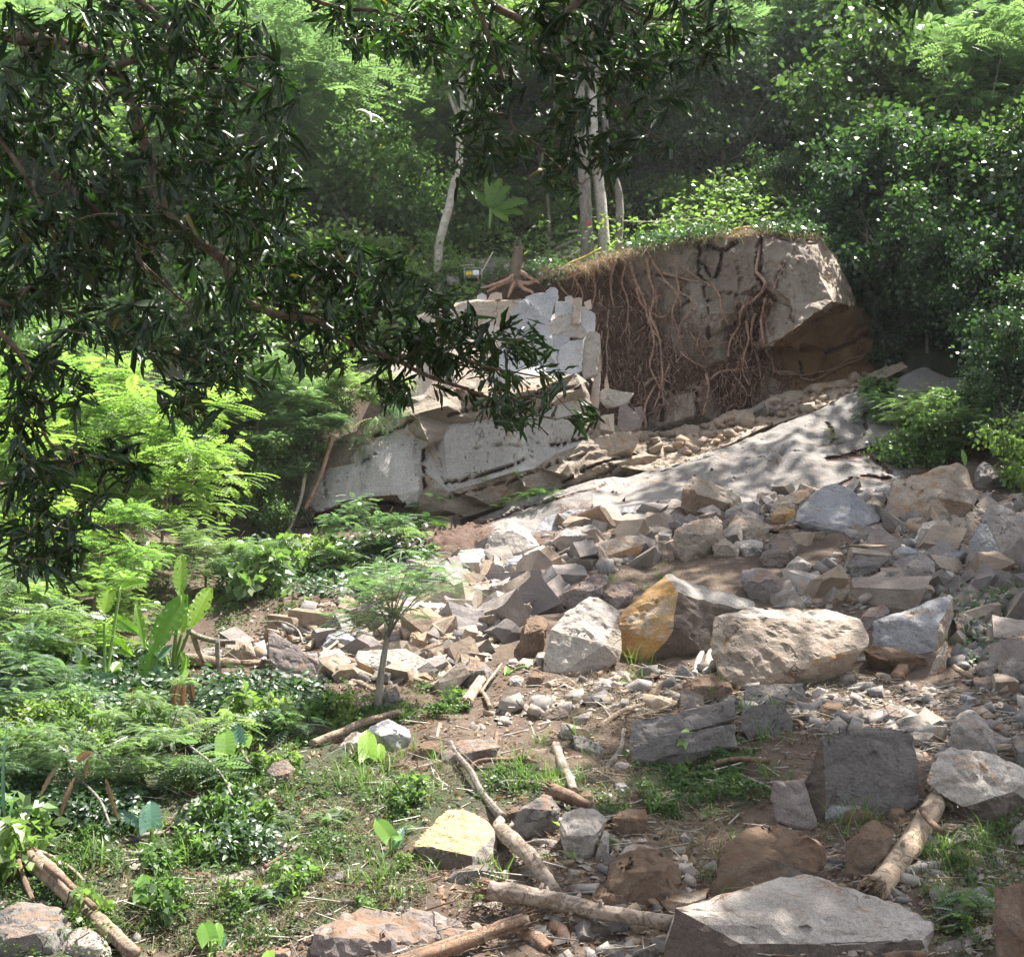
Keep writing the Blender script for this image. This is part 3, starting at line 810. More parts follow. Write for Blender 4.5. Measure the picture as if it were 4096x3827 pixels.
def boulder(c, pts, mat, label, cat='boulder', back=.55, sink=.22, faces=None, Y0=None, group=None, amp=1.0, inner=True, name=None, chips=12, smooth=.3):
    """pts: crop pixels with an optional depth d (crop pixels, larger = further)"""
    global NROCK
    NROCK += 1
    seed = NROCK * 3 + 1
    rr = random.Random(seed)
    sc = CROP[c][2]
    xs = [p[0] for p in pts]; ys = [p[1] for p in pts]
    wd, ht = max(xs) - min(xs), max(ys) - min(ys)
    ymax, ymin = max(ys), min(ys)
    if Y0 is None:
        low = [p for p in pts if p[1] > ymax - .15 * ht]
        bx = sum(p[0] for p in low) / len(low)
        by = min(ymax, 1225 if c in 'ABC' else 99999)
        Y0 = hitY(*S(c, bx, min(by + .03 * ht, 1222 if c in 'ABC' else 99999)))
    px = Y0 / FS * sc                                       # metres per crop pixel
    cx, cy = (max(xs) + min(xs)) / 2, (ymin + ymax) / 2
    P = []
    ex = any(len(p) > 2 for p in pts)
    kk = rr.uniform(.7, 1.1)
    for p in pts:
        d = p[2] if len(p) > 2 else (kk * (ymax - p[1]) * .9 + rr.uniform(-.04, .06) * wd)
        P.append((p[0], p[1], d))
    if not ex and inner:
        t = rr.uniform(.35, .55)
        for fx in (rr.uniform(.18, .35), rr.uniform(.6, .85)):
            P.append((min(xs) + fx * wd, ymin + ht * (t + rr.uniform(-.08, .08)), rr.uniform(-.06, .06) * wd))
    B = max(wd, ht) * back
    for p in list(P):
        P.append((cx + (p[0] - cx) * .8, cy + (p[1] - cy) * .8 + .04 * ht, p[2] * .5 + B + .2 * wd))
    for fx in (.2, .8):                                     # foot pressed into the ground
        P.append((min(xs) + fx * wd, ymax - .1 * ht, .25 * wd))
    W = np.array([unproj(*S(c, a, b), Y0 + d * px) for a, b, d in P])
    foot = np.array([W[:, 0].mean(), W[:, 1].mean(), 0])
    low = W[np.argsort(W[:, 2])[:4]].copy(); low[:, 2] -= sink * ht * px; low[:, 1] += .1 * ht * px
    W = np.vstack([W, low])
    size = max(wd, ht) * px
    L = max(.03, min(.09, size / 26))
    if ex and chips > 5:
        chips = 5
    fm = None
    mats = [R[mat]]
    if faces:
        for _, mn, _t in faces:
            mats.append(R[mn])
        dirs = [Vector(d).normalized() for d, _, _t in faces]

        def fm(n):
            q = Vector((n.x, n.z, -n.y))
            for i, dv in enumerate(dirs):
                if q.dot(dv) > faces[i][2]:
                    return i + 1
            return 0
    bm = rock_bm(W, L, min(.11, size * .052) * max(amp, .6), 1.3 / max(size, .3) + .6, seed, fm, chips=chips, smooth=smooth)
    org = Vector((W[:, 0].mean(), W[:, 1].mean(), float(W[:, 2].min())))
    o = finish(bm, name or ('boulder' if size > .42 else 'rock'), mats, origin=org)
    tag(o, label, cat if size > .42 else 'rock', group)
    return o


BL = [
    # ---- bottom right
    ('A', [(165, 1260, 40), (240, 965, 60), (580, 1150, 0), (960, 1150, 10), (1500, 1130, 60), (1560, 1110, 90), (1550, 1040, 160), (890, 785, 430), (365, 925, 150), (620, 885, 310), (1300, 925, 330), (600, 1350, 0), (1000, 1350, 10), (1500, 1250, 70)], 'pale', 'largest flat topped pale boulder at the bottom right, with dark broken sides', dict(faces=[((-.8, -.1, .6), 'dark', .72), ((0, -.4, 1), 'dark', .8)], amp=.6)),
    ('A', [(400, 930, 60), (445, 780, 90), (510, 650, 170), (620, 570, 240), (760, 545, 280), (880, 560, 270), (985, 610, 220), (1040, 700, 170), (1010, 800, 110), (700, 720, 10), (660, 870, 0), (930, 585, 200), (440, 940, 60), (860, 860, 60)], 'brown', 'big soil covered brown boulder with a curved pale ridge, just behind the largest flat slab', dict(faces=[((.8, -.1, .5), 'dark', .75)], amp=1.1)),  # right facing facets coloured darker, as the unlit side
    ('A', [(960, 560, 10), (985, 110, 60), (1160, 75, 80), (1290, 68, 85), (1440, 90, 75), (1430, 160, 60), (1465, 270, 45), (1478, 400, 25), (1460, 470, 15), (1000, 460, 0), (885, 340, 90), (890, 560, 80)], 'weath', 'squarish upright grey weathered slab standing like a wall above the splintered log', dict(amp=.5, faces=[((-1, 0, .4), 'dark', .75)])),
    ('A', [(740, 330, 40), (890, 320, 60), (965, 560, 0), (950, 580, 0), (745, 540, 0), (720, 420, 20)], 'purple', 'dark purplish rock face below the hanging roots, left of the squarish upright slab', dict(amp=.7)),
    ('A', [(1505, 340, 40), (1560, 210, 90), (1620, 165, 130), (1700, 175, 150), (1830, 210, 160), (1930, 260, 140), (2020, 320, 110), (2020, 370, 30), (1850, 415, 0), (1690, 475, 0), (1560, 400, 10), (1720, 530, 60), (2020, 560, 60), (1600, 330, 20)], 'pale', 'grey boulder with a pitted top and dark undercut, behind the splintered log', dict(faces=[((0, -.8, .6), 'dark', .7)], amp=1.3)),
    ('E', [(1595, 1110), (1640, 960), (1690, 915), (1730, 915), (1790, 960), (1840, 1040), (1860, 1150), (1680, 1135)], 'grey', 'pointed grey boulder with a brown soil streaked left side, above the pitted boulder', {}),
    ('A', [(1930, 150), (1975, 110), (2060, 120), (2060, 300), (1960, 290)], 'weath', 'grey rock cut by the right frame edge, right of the pointed grey boulder', {}),
    ('A', [(1840, 870, 60), (1990, 825, 120), (2150, 830, 120), (2150, 1300, 0), (1870, 1300, 0), (1835, 1120, 40), (1850, 1000, 30)], 'brown', 'tall brown boulder cut by the frame in the bottom right corner', dict(Y0=12.2)),
    ('A', [(1480, 1217, 20), (1600, 1140, 90), (1780, 1052, 190), (1860, 1040, 200), (1900, 1250, 60), (1700, 1300, 0), (1500, 1300, 0)], 'purple', 'sloping purple grey rock right of the largest flat slab, at the bottom edge', dict(amp=.6)),
    ('A', [(1100, 830), (1105, 640), (1180, 560), (1240, 520), (1350, 590), (1300, 690), (1210, 830)], 'brown', 'brown triangular boulder leaning against the left side of the splintered log', {}),
    ('A', [(1080, 570), (1095, 485), (1150, 452), (1240, 490), (1240, 530), (1180, 570)], 'brown', 'small brown rock below the foot of the squarish slab', {}),
    ('A', [(995, 530), (1000, 450), (1180, 430), (1235, 500), (1200, 535)], 'blue', 'pale blue block lying at the foot of the squarish slab', {}),
    ('A', [(1190, 450), (1205, 420), (1260, 412), (1430, 440), (1435, 475), (1230, 488)], 'brown', 'flat brown stone lying at the right foot of the squarish slab', {}),
    ('A', [(1305, 520), (1320, 480), (1380, 465), (1405, 500), (1350, 545)], 'brown', 'small rounded brown rock beside the upper end of the splintered log', {}),
    ('A', [(170, 940), (230, 905), (420, 868), (410, 920), (340, 945), (230, 1000)], 'tan', 'tan flake of rock wedged between the flat slab and the brown boulders', {}),
    ('B', [(1515, 900), (1530, 740), (1600, 690), (1680, 655), (1760, 670), (1880, 745), (1945, 860), (1930, 905), (1850, 950), (1620, 965)], 'brown', 'rounded brown soil covered boulder above the right end of the pale bark log', dict(amp=1.2)),
    ('B', [(1560, 740), (1620, 670), (1720, 650), (1800, 690), (1700, 740)], 'grey', 'grey rock top showing just behind the rounded brown boulder', {}),
    ('A', [(1920, 620), (1935, 570), (2030, 500), (2060, 660), (1940, 650)], 'grey', 'grey rock at the right frame edge above the long grass', {}),
    ('A', [(1620, 960), (1640, 865), (1770, 870), (1820, 960)], 'dark', 'dark triangular rock half buried under roots at the lower right', {}),
    ('E', [(15, 1100, 60), (22, 990, 80), (60, 958, 90), (300, 915, 60), (545, 868, 60), (560, 965, 40), (300, 1035, 0), (30, 1090, 30)], 'weath', 'long upper block of dark weathered stone split by a horizontal crack, left piece', dict(amp=.5)),
    ('E', [(20, 1215, 30), (25, 1095, 50), (200, 1050, 20), (556, 985, 40), (565, 1100, 30), (200, 1150, 0), (60, 1215, 10)], 'weath', 'lower block of the dark cracked weathered stone beside the taro leaves', dict(amp=.5)),
    ('E', [(578, 870, 60), (600, 800, 80), (760, 785, 70), (890, 782, 80), (915, 850, 60), (920, 880, 50), (740, 885, 20), (590, 888, 30)], 'weath', 'right hand cap block of the dark weathered stone, overhanging a dark gap', dict(amp=.5)),
    ('E', [(575, 1020, 40), (585, 895, 60), (790, 890, 50), (840, 970, 40), (830, 1060, 30), (640, 1060, 20)], 'weath', 'dark weathered block under the overhanging cap block, above the hanging roots', dict(amp=.6)),
    ('E', [(270, 890), (285, 850), (300, 765), (440, 740), (520, 780), (548, 812), (420, 860), (330, 895)], 'brown', 'rounded brown rock with a soil cap on top of the cracked weathered stone', {}),
    ('E', [(640, 780), (670, 745), (740, 735), (785, 765), (760, 790)], 'brown', 'small brown rock in front of the lower corner of the big flat pale slab', {}),
    # ---- bottom centre
    ('B', [(548, 655, 90), (660, 545, 230), (735, 470, 340), (820, 463, 350), (930, 530, 290), (980, 600, 210), (990, 680, 170), (860, 712, 0), (650, 665, 50), (575, 700, 70), (680, 770, 40), (860, 785, 0), (740, 790, 20), (950, 735, 80)], 'yellow', 'squarish block with a yellow stained flat top and shaded front, left of the bark log', dict(faces=[((0, -.35, 1), 'dark', .7), ((-.3, -.6, 1), 'dark', .8), ((.7, 0, .8), 'grey', .75)], amp=.5, back=.3)),  # front and right faces take darker rock, painting in their shade
    ('B', [(1030, 570), (1080, 500), (1140, 450), (1215, 398), (1255, 412), (1300, 480), (1290, 525), (1200, 590), (1110, 635), (1040, 605)], 'weath', 'long grey block lying slanted behind the pale bark log', {}),
    ('B', [(1280, 590), (1290, 530), (1320, 490), (1390, 465), (1470, 468), (1535, 525), (1505, 600), (1450, 720), (1380, 742), (1320, 700)], 'grey', 'rounded purplish grey boulder beside a small fern, right of the slanted block', dict(amp=1.1)),
    ('B', [(1550, 520), (1600, 488), (1720, 478), (1745, 530), (1695, 610), (1620, 618), (1560, 585)], 'brown', 'round brown boulder right of the purplish grey boulder', {}),
    ('B', [(1468, 735), (1480, 660), (1512, 572), (1548, 600), (1542, 732)], 'grey', 'narrow upright grey sliver against the right side of the purplish grey boulder', {}),
    ('B', [(955, 560), (975, 515), (1000, 500), (1028, 530), (1012, 640), (985, 655), (960, 620)], 'grey', 'narrow grey rock wedged between the yellow topped block and the bark log', {}),
    ('B', [(1018, 515), (1045, 480), (1095, 458), (1100, 492), (1040, 542)], 'brown', 'small brown rock above the upper end of the bark log', {}),
    ('B', [(730, 830), (760, 790), (850, 755), (960, 733), (985, 790), (905, 870), (780, 868)], 'weath', 'low dark grey rock right below the yellow topped block', {}),
    ('B', [(30, 1190, 40), (40, 1100, 80), (110, 1040, 190), (300, 975, 330), (560, 1000, 330), (780, 1060, 300), (850, 1115, 240), (480, 1120, 30), (470, 1280, 0), (60, 1300, 0), (250, 1125, 30), (760, 1280, 60)], 'purple', 'wide flat topped brown boulder at the bottom edge, covered by dry roots', dict(amp=1.0)),
    ('B', [(1430, 960), (1450, 890), (1520, 838), (1620, 860), (1650, 965)], 'brown', 'brown rock directly above the middle of the fallen bark log', {}),
    ('B', [(1375, 1090), (1390, 1035), (1550, 1050), (1560, 1085), (1490, 1130), (1400, 1130)], 'dark', 'dark brown rock in the shadow beneath the fallen bark log', {}),
    ('B', [(1455, 1217), (1500, 1160), (1620, 1112), (1760, 1118), (1810, 1170), (1800, 1260), (1480, 1260)], 'weath', 'grey rock at the bottom edge left of the largest flat slab', {}),
    ('B', [(330, 90), (360, 60), (430, 28), (545, 80), (562, 125), (480, 195), (400, 182)], 'blue', 'blue grey angular block behind the twin taro leaves', {}),
    ('B', [(190, 160), (250, 95), (330, 90), (400, 175), (350, 200), (210, 190)], 'pale', 'pale blue wedge under the thin log, left of the blue grey angular block', {}),
    ('B', [(560, 200), (590, 160), (645, 128), (705, 150), (695, 205), (600, 238)], 'brown', 'small brown rock right of the blue grey angular block', {}),
    ('B', [(690, 180), (800, 128), (960, 120), (1000, 170), (970, 205), (800, 262), (700, 250)], 'purple', 'long dark rock half buried in soil behind the thin curved branch', {}),
    ('B', [(1290, 110), (1297, 50), (1320, 45), (1455, 100), (1440, 128), (1310, 130)], 'pale', 'pale flake leaning on roots left of the cracked weathered stone', {}),
    ('B', [(1570, 385), (1572, 352), (1612, 343), (1648, 380), (1632, 404), (1585, 405)], 'blue', 'small flat bluish stone alone in the dry grass under the cracked stone', {}),
    ('B', [(1525, 300), (1555, 265), (1585, 240), (1645, 250), (1625, 295)], 'grey', 'small grey rock at the left foot of the cracked weathered stone', {}),
    ('B', [(1385, 430), (1400, 390), (1432, 378), (1472, 420), (1462, 455)], 'brown', 'small reddish rock beside the broken end of the short brown log', {}),
    ('B', [(1200, 350), (1215, 322), (1290, 312), (1305, 350), (1230, 362)], 'brown', 'small reddish brown rock under the grassy pale branch', {}),
    ('B', [(1340, 100), (1480, 130), (1560, 190), (1540, 215), (1380, 170)], 'grey', 'flat grey plate of rock among roots left of the cracked stone', dict(inner=False)),
    # ---- bottom left
    ('C', [(-90, 1080), (20, 1000), (80, 933), (190, 945), (345, 990), (388, 1060), (330, 1115), (310, 1290), (-90, 1320)], 'weath', 'big grey boulder in the bottom left corner of the picture', {}),
    ('C', [(280, 1250), (290, 1180), (350, 1082), (430, 1053), (545, 1130), (560, 1200), (500, 1270)], 'grey', 'light grey boulder at the bottom edge beside the corner boulder', {}),
    ('C', [(1318, 350), (1325, 290), (1355, 245), (1430, 226), (1472, 280), (1445, 330), (1345, 395)], 'dark', 'dark rounded rock poking out of the green ground cover', {}),
    ('C', [(855, 870), (880, 830), (940, 790), (1040, 790), (1065, 830), (970, 880)], 'brown', 'brown rock above the middle of the pale grey log in the grass', {}),
    ('C', [(1215, 1250), (1240, 1185), (1330, 1148), (1430, 1155), (1485, 1210), (1480, 1280), (1230, 1280)], 'purple', 'rounded purplish boulder at the bottom edge below the broken stumps', {}),
    ('C', [(1235, 900), (1260, 870), (1340, 838), (1392, 842), (1375, 895), (1285, 918)], 'grey', 'grey rock under the right end of the pale grey log', {}),
    ('C', [(1385, 900), (1392, 842), (1430, 826), (1465, 845), (1465, 890), (1410, 905)], 'blue', 'small bluish stone right of the end of the pale grey log', {}),
    ('C', [(840, 540), (865, 500), (930, 450), (985, 445), (1000, 480), (960, 520), (880, 548)], 'grey', 'grey rock with dark leaves around it behind the blue green taro leaf', {}),
    ('C', [(920, 960), (960, 915), (1060, 900), (1095, 940), (1060, 965)], 'brown', 'flat brownish rock in dry grass in front of the pale grey log', {}),
    # ---- centre right big ones
    ('E', [(-70, 495, 130), (5, 405, 170), (100, 320, 210), (200, 240, 250), (235, 235, 260), (265, 335, 90), (240, 480, 20), (195, 590, 0), (95, 690, 40), (0, 650, 90), (645, 378, 360), (655, 405, 330), (560, 415, 230), (445, 450, 150), (415, 560, 140), (240, 520, 10)], 'pale', 'huge angular boulder with an ochre orange left face and shaded right face', dict(faces=[((-.75, .1, .6), 'ochre', .72), ((.35, -.25, .9), 'dark', .72), ((.2, -.9, .4), 'ochre', .75)], amp=.5, back=.25)),  # dark entry puts shade into the right face; ochre is the rock's own
    ('E', [(170, 660, 160), (230, 505, 160), (415, 560, 200), (420, 620, 190), (330, 650, 180)], 'ochre', 'orange brown rock in the dark recess under the huge ochre faced boulder', {}),
    ('E', [(415, 640, 40), (440, 452, 90), (560, 415, 170), (640, 400, 220), (800, 398, 270), (930, 418, 290), (1060, 418, 290), (1175, 470, 250), (1212, 560, 180), (1208, 605, 140), (1000, 655, 70), (850, 695, 30), (800, 760, 10), (660, 765, 0), (590, 815, 0), (535, 810, 0), (440, 690, 10)], 'tan', 'broad pale cream slab with rusty stains facing the camera, centre right', dict(faces=[((0, .8, .6), 'pale', .985)], amp=.6, back=.2)),
    ('E', [(1215, 600, 80), (1235, 480, 110), (1620, 335, 260), (1645, 342, 260), (1640, 440, 200), (1612, 580, 90), (1540, 645, 0), (1560, 505, 10), (1400, 475, 50), (1300, 625, 30)], 'blue', 'large purple grey wedge boulder right of the broad cream slab', dict(faces=[((.9, 0, .4), 'tan', .8)], amp=.7, back=.35)),
    ('E', [(1165, 625), (1200, 585), (1400, 610), (1535, 660), (1500, 722), (1330, 690)], 'brown', 'dark flat rock lying in front of the purple grey wedge boulder', {}),
    ('E', [(1508, 750, 20), (1550, 650, 30), (1598, 568, 40), (1618, 590, 50), (1600, 645, 20), (1545, 755, 0)], 'tan', 'thin upright tan flake beside the curved splintered root', dict(inner=False, back=.3)),
    ('E', [(838, 395), (860, 362), (920, 342), (980, 340), (1008, 372), (1000, 408), (870, 412)], 'pale', 'pale cream rounded rock just behind the top edge of the cream slab', {}),
    ('E', [(1095, 215), (1130, 122), (1160, 105), (1340, 108), (1335, 150), (1215, 230), (1150, 268)], 'weath', 'smooth grey boulder half buried in the brown soil of the upper slope', {}),
    ('E', [(1325, 385), (1342, 325), (1365, 278), (1480, 248), (1548, 330), (1430, 385)], 'tan', 'tan brown block behind the top of the purple grey wedge', {}),
    ('E', [(1350, 300), (1370, 220), (1475, 128), (1540, 180), (1568, 280), (1550, 320)], 'grey', 'pale grey pyramid shaped boulder behind the tan brown block', {}),
    ('H', [(1770, 620, 60), (1800, 520, 110), (1880, 508, 110), (1960, 590, 80), (2080, 640, 60), (2080, 820, 0), (1880, 775, 0), (1810, 680, 20)], 'grey', 'large lavender grey slab standing at the right edge of the slope', dict(amp=.6)),
    ('H', [(1712, 860, 10), (1712, 720, 40), (1770, 610, 80), (1805, 620, 60), (1830, 700, 30), (1872, 775, 10), (1800, 870, 0)], 'blue', 'blue grey wedge leaning on the lavender slab at the right edge', dict(inner=False, amp=.6)),
    ('H', [(275, 495, 40), (285, 440, 60), (330, 358, 110), (380, 385, 90), (480, 445, 70), (575, 478, 80), (570, 512, 60), (490, 585, 30), (390, 592, 0), (300, 545, 10), (540, 520, 20), (370, 450, 20)], 'tan', 'angular tan block with a rust orange top standing highest above the smooth slab', dict(faces=[((-.3, -.2, 1), 'brown', .8)], amp=.7)),
    ('H', [(495, 600), (505, 555), (545, 508), (640, 503), (722, 580), (640, 605)], 'grey', 'grey block behind the orange wedge on the upper scree', {}),
    ('H', [(495, 650), (560, 555), (640, 590), (752, 632), (700, 672), (620, 695), (545, 695)], 'tan', 'orange brown wedge right of the soil streaked tan block', {}),
    ('H', [(718, 600), (722, 530), (780, 478), (860, 450), (932, 433), (950, 455), (850, 560), (790, 610)], 'tan', 'ochre tan slab leaning on the left of the big purple grey block', {}),
    ('H', [(715, 570), (770, 520), (850, 545), (845, 610), (800, 632), (730, 610)], 'ochre', 'small rusty orange rock below the ochre tan slab', {}),
    ('H', [(838, 600, 70), (848, 555, 90), (930, 475, 150), (990, 428, 180), (1050, 416, 190), (1130, 440, 160), (1275, 575, 130), (1280, 598, 110), (1105, 660, 0), (940, 595, 50), (1110, 625, 5)], 'blue', 'big purple grey block with a smooth sloping face on the upper scree', dict(faces=[((.5, -.5, .5), 'brown', .8)], amp=.5)),
    ('H', [(1298, 545, 50), (1310, 412, 130), (1350, 388, 150), (1500, 345, 220), (1670, 308, 280), (1700, 330, 260), (1758, 475, 140), (1742, 525, 80), (1640, 595, 0), (1560, 478, 20), (1500, 472, 25), (1300, 592, 0)], 'tan', 'huge block with a bright orange and white sloping top at the upper right', dict(faces=[((.8, 0, .5), 'brown', .7), ((0, -.6, .8), 'brown', .8)], amp=.6)),
    ('H', [(1195, 510), (1245, 468), (1300, 530), (1292, 575), (1250, 560)], 'tan', 'small reddish rock between the purple grey block and the huge orange topped block', {}),
    ('H', [(85, 650), (90, 590), (112, 558), (200, 558), (330, 598), (325, 625), (240, 655), (100, 675)], 'tan', 'brown block with a pale rim on the upper scree left of the soil streaked block', {}),
    ('H', [(240, 690), (245, 645), (300, 615), (450, 578), (488, 602), (480, 710), (300, 805), (260, 770)], 'tan', 'soil streaked tan block with tiny hanging roots, middle of the upper scree', {}),
    ('H', [(378, 720), (385, 640), (480, 610), (500, 690), (430, 730)], 'tan', 'pale tan rock pressed against the right of the soil streaked block', {}),
    ('H', [(430, 712), (482, 675), (578, 740), (562, 780), (445, 765)], 'tan', 'small flat topped tan rock below the orange brown wedge', {}),
    ('H', [(538, 720), (545, 702), (640, 688), (688, 710), (682, 762), (600, 775)], 'pale', 'small cream block right of the flat topped tan rock', {}),
    ('H', [(668, 790), (700, 720), (730, 680), (830, 668), (872, 710), (850, 780), (790, 832), (690, 822)], 'dark', 'dark rounded boulder with a pale stripe in the middle of the upper slope', {}),
    ('H', [(740, 680), (770, 650), (860, 640), (925, 665), (890, 690)], 'dark', 'thin dark plate of rock resting above the dark rounded boulder', dict(inner=False)),
    ('H', [(788, 850), (815, 800), (862, 773), (938, 812), (930, 835), (830, 872)], 'pale', 'small light wedge rock below the dark rounded boulder', {}),
    ('H', [(1438, 720), (1442, 690), (1482, 610), (1540, 583), (1592, 670), (1570, 700), (1450, 728)], 'pale', 'white grey wedge rock below the huge orange topped block', {}),
    ('H', [(1638, 735), (1665, 650), (1702, 568), (1750, 543), (1778, 570), (1770, 620), (1720, 725), (1660, 748)], 'tan', 'tall narrow tan slab leaning left of the lavender slab', dict(inner=False)),
    ('H', [(1308, 795), (1330, 755), (1380, 728), (1472, 738), (1472, 772), (1400, 805)], 'blue', 'flat blue grey plate above the smooth half buried boulder', {}),
    ('H', [(1555, 810), (1580, 770), (1625, 743), (1702, 750), (1692, 792), (1620, 832)], 'blue', 'flat bluish rock right of the pale pyramid boulder', {}),
    ('H', [(1725, 900), (1790, 800), (1862, 763), (1915, 790), (1885, 905)], 'weath', 'grey wedge boulder with a pale top right below the blue grey wedge', {}),
    ('H', [(1738, 400), (1742, 350), (1782, 303), (1842, 330), (1892, 385), (1790, 442), (1752, 425)], 'weath', 'grey boulder right of the huge orange topped block, below the bushes', {}),
    ('H', [(1008, 1000), (1020, 960), (1055, 915), (1140, 898), (1155, 950), (1060, 1005)], 'tan', 'small striped tan rock above the cream slab', {}),
    ('H', [(1088, 1000), (1130, 930), (1180, 888), (1280, 878), (1340, 930), (1290, 1005), (1150, 1015)], 'tan', 'tan angular rock with a purple stain above the cream slab', {}),
    ('H', [(1568, 930), (1580, 880), (1605, 848), (1642, 860), (1632, 935)], 'blue', 'narrow upright bluish rock right of the tan brown block', {}),
    ('H', [(568, 900), (580, 838), (700, 828), (800, 895), (830, 990), (800, 1010), (700, 990), (610, 940)], 'purple', 'dusty purple flat rock face behind the huge ochre faced boulder', dict(amp=.6)),
    ('E', [(950, 962), (975, 900), (1005, 868), (1080, 880), (1102, 930), (1062, 972)], 'brown', 'brown rock under the dry root clump above the squarish slab', {}),
    ('E', [(1088, 962), (1105, 915), (1125, 898), (1205, 918), (1192, 962)], 'brown', 'first of the small rocks in a row above the squarish slab, with soil on top', {}),
    ('E', [(1165, 965), (1192, 918), (1240, 918), (1268, 988), (1200, 988)], 'grey', 'small upright rock in the middle of the row above the squarish slab', {}),
    ('E', [(1252, 950), (1290, 898), (1380, 898), (1412, 940), (1382, 995), (1300, 990)], 'weath', 'rounded grey rock with a white spot, right end of the row above the squarish slab', {}),
    ('E', [(1735, 715), (1770, 678), (1850, 668), (1878, 710), (1830, 755), (1770, 745)], 'grey', 'grey rock in the small pile at the right edge, lowest left', {}),
    ('E', [(1868, 700), (1930, 638), (2030, 628), (2030, 745), (1900, 762)], 'grey', 'grey rock cut by the right edge in the small pile', {}),
    ('E', [(1865, 625), (1920, 558), (2030, 538), (2030, 632), (1890, 645)], 'purple', 'dark flat topped rock above the small pile at the right edge', {}),
    ('E', [(1720, 765), (1740, 752), (1850, 758), (1935, 790), (1850, 822), (1760, 815)], 'purple', 'flat reddish plate in the soil below the small pile at the right edge', {}),
    ('E', [(1660, 870), (1665, 858), (1702, 843), (1758, 860), (1722, 892), (1672, 888)], 'blue', 'small flat pale stone alone on the bare brown soil', {}),
    ('E', [(1662, 440), (1700, 403), (1800, 420), (1792, 482), (1720, 492)], 'blue', 'pale blue rock right of the purple grey wedge boulder', {}),
    ('E', [(1158, 470), (1222, 408), (1300, 393), (1328, 430), (1260, 500), (1200, 525)], 'purple', 'dark rock pressed behind the left end of the purple grey wedge', {}),
    ('E', [(1178, 350), (1190, 323), (1302, 370), (1292, 396), (1205, 382)], 'brown', 'thin brown plate lying in front of the tan angular rock', dict(inner=False)),
    ('E', [(1100, 690), (1130, 655), (1240, 650), (1255, 690)], 'pale', 'small flat pale rock right of the lower corner of the cream slab', {}),
    ('E', [(1640, 500), (1660, 430), (1700, 420), (1700, 560), (1650, 580)], 'purple', 'purplish rock tucked behind the right end of the purple grey wedge', {}),
    # ---- centre scree
    ('F', [(785, 300, 60), (790, 230, 80), (820, 160, 100), (905, 83, 150), (930, 90, 150), (1010, 140, 130), (1068, 232, 40), (950, 262, 15), (890, 292, 0), (800, 330, 10), (940, 150, 60)], 'pale', 'tall pale triangular boulder at the foot of the smooth slab', dict(faces=[((.3, -.8, .4), 'dark', .7)], amp=.6)),
    ('F', [(1028, 180, 30), (1090, 85, 90), (1240, 40, 130), (1370, 38, 130), (1392, 80, 100), (1320, 105, 60), (1130, 170, 0)], 'blue', 'dark blue grey slab lying behind the tall pale triangular boulder', dict(amp=.5)),
    ('F', [(638, 320), (645, 280), (670, 248), (790, 238), (802, 270), (775, 350), (722, 380), (660, 345)], 'pale', 'whitish block left of the tall triangular boulder', {}),
    ('F', [(812, 385), (820, 330), (842, 265), (880, 290), (908, 370), (880, 395)], 'grey', 'upright grey rock in front of the tall triangular boulder', {}),
    ('F', [(880, 340), (900, 295), (985, 263), (1012, 350), (950, 375), (900, 370)], 'blue', 'pale blue block with a dark front between the upright rock and the spotted rock', {}),
    ('F', [(965, 310), (990, 270), (1090, 223), (1195, 290), (1182, 325), (1020, 345)], 'pale', 'white flat rock marked with one black spot, left of the long tan slab', {}),
    ('F', [(1212, 325, 0), (1270, 260, 60), (1380, 198, 110), (1480, 178, 130), (1572, 168, 140), (1604, 210, 90), (1470, 255, 40), (1360, 300, 20), (1250, 340, 0)], 'tan', 'long tan slab with a sharp point to the left in the middle of the scree', dict(inner=False, amp=.5)),
    ('F', [(1125, 205), (1200, 140), (1330, 118), (1402, 160), (1330, 205), (1200, 262)], 'grey', 'broad rough grey rock behind the long tan slab', {}),
    ('F', [(1248, 235), (1350, 180), (1460, 130), (1478, 160), (1300, 245)], 'tan', 'narrow brownish rock lying between the rough grey rock and the tan slab', {}),
    ('F', [(1142, 385), (1150, 362), (1192, 333), (1248, 360), (1232, 402), (1162, 412)], 'blue', 'small bluish block under the tip of the long tan slab', {}),
    ('F', [(1005, 350), (1060, 310), (1150, 315), (1165, 345), (1060, 362)], 'grey', 'flat grey rock below the black spotted white rock', {}),
    ('F', [(895, 410), (900, 378), (962, 368), (992, 400), (932, 442)], 'blue', 'small cube shaped blue grey rock in the centre of the scree', {}),
    ('F', [(978, 390), (985, 368), (1062, 348), (1092, 380), (1062, 432), (995, 415)], 'blue', 'small blue rock with a brown side right of the cube shaped rock', {}),
    ('F', [(520, 490), (580, 430), (680, 425), (760, 432), (890, 388), (898, 420), (760, 492), (720, 522), (570, 522)], 'grey', 'long flat grey slab with a dark front edge above the bright rocks', {}),
    ('F', [(768, 500), (810, 460), (852, 433), (912, 470), (900, 502), (800, 532)], 'blue', 'small wedge with a pale top at the right end of the long flat grey slab', {}),
    ('F', [(788, 545), (795, 520), (900, 495), (922, 512), (850, 562), (802, 562)], 'brown', 'small brown fronted rock right below the pale topped wedge', {}),
    ('F', [(958, 478), (1010, 428), (1062, 470), (1012, 494)], 'blue', 'small light blue triangular rock in the middle scree', {}),
    ('F', [(628, 600), (660, 545), (702, 504), (792, 560), (802, 588), (720, 624)], 'grey', 'grey pyramid rock with a dark front above the orange based rock', {}),
    ('F', [(600, 620), (602, 595), (720, 588), (732, 640), (640, 645)], 'tan', 'flat tan rock under the grey pyramid rock', {}),
    ('F', [(408, 725), (430, 660), (470, 640), (540, 650), (562, 720), (460, 745)], 'tan', 'sunlit tan rock with a pink front left of the orange based rock', {}),
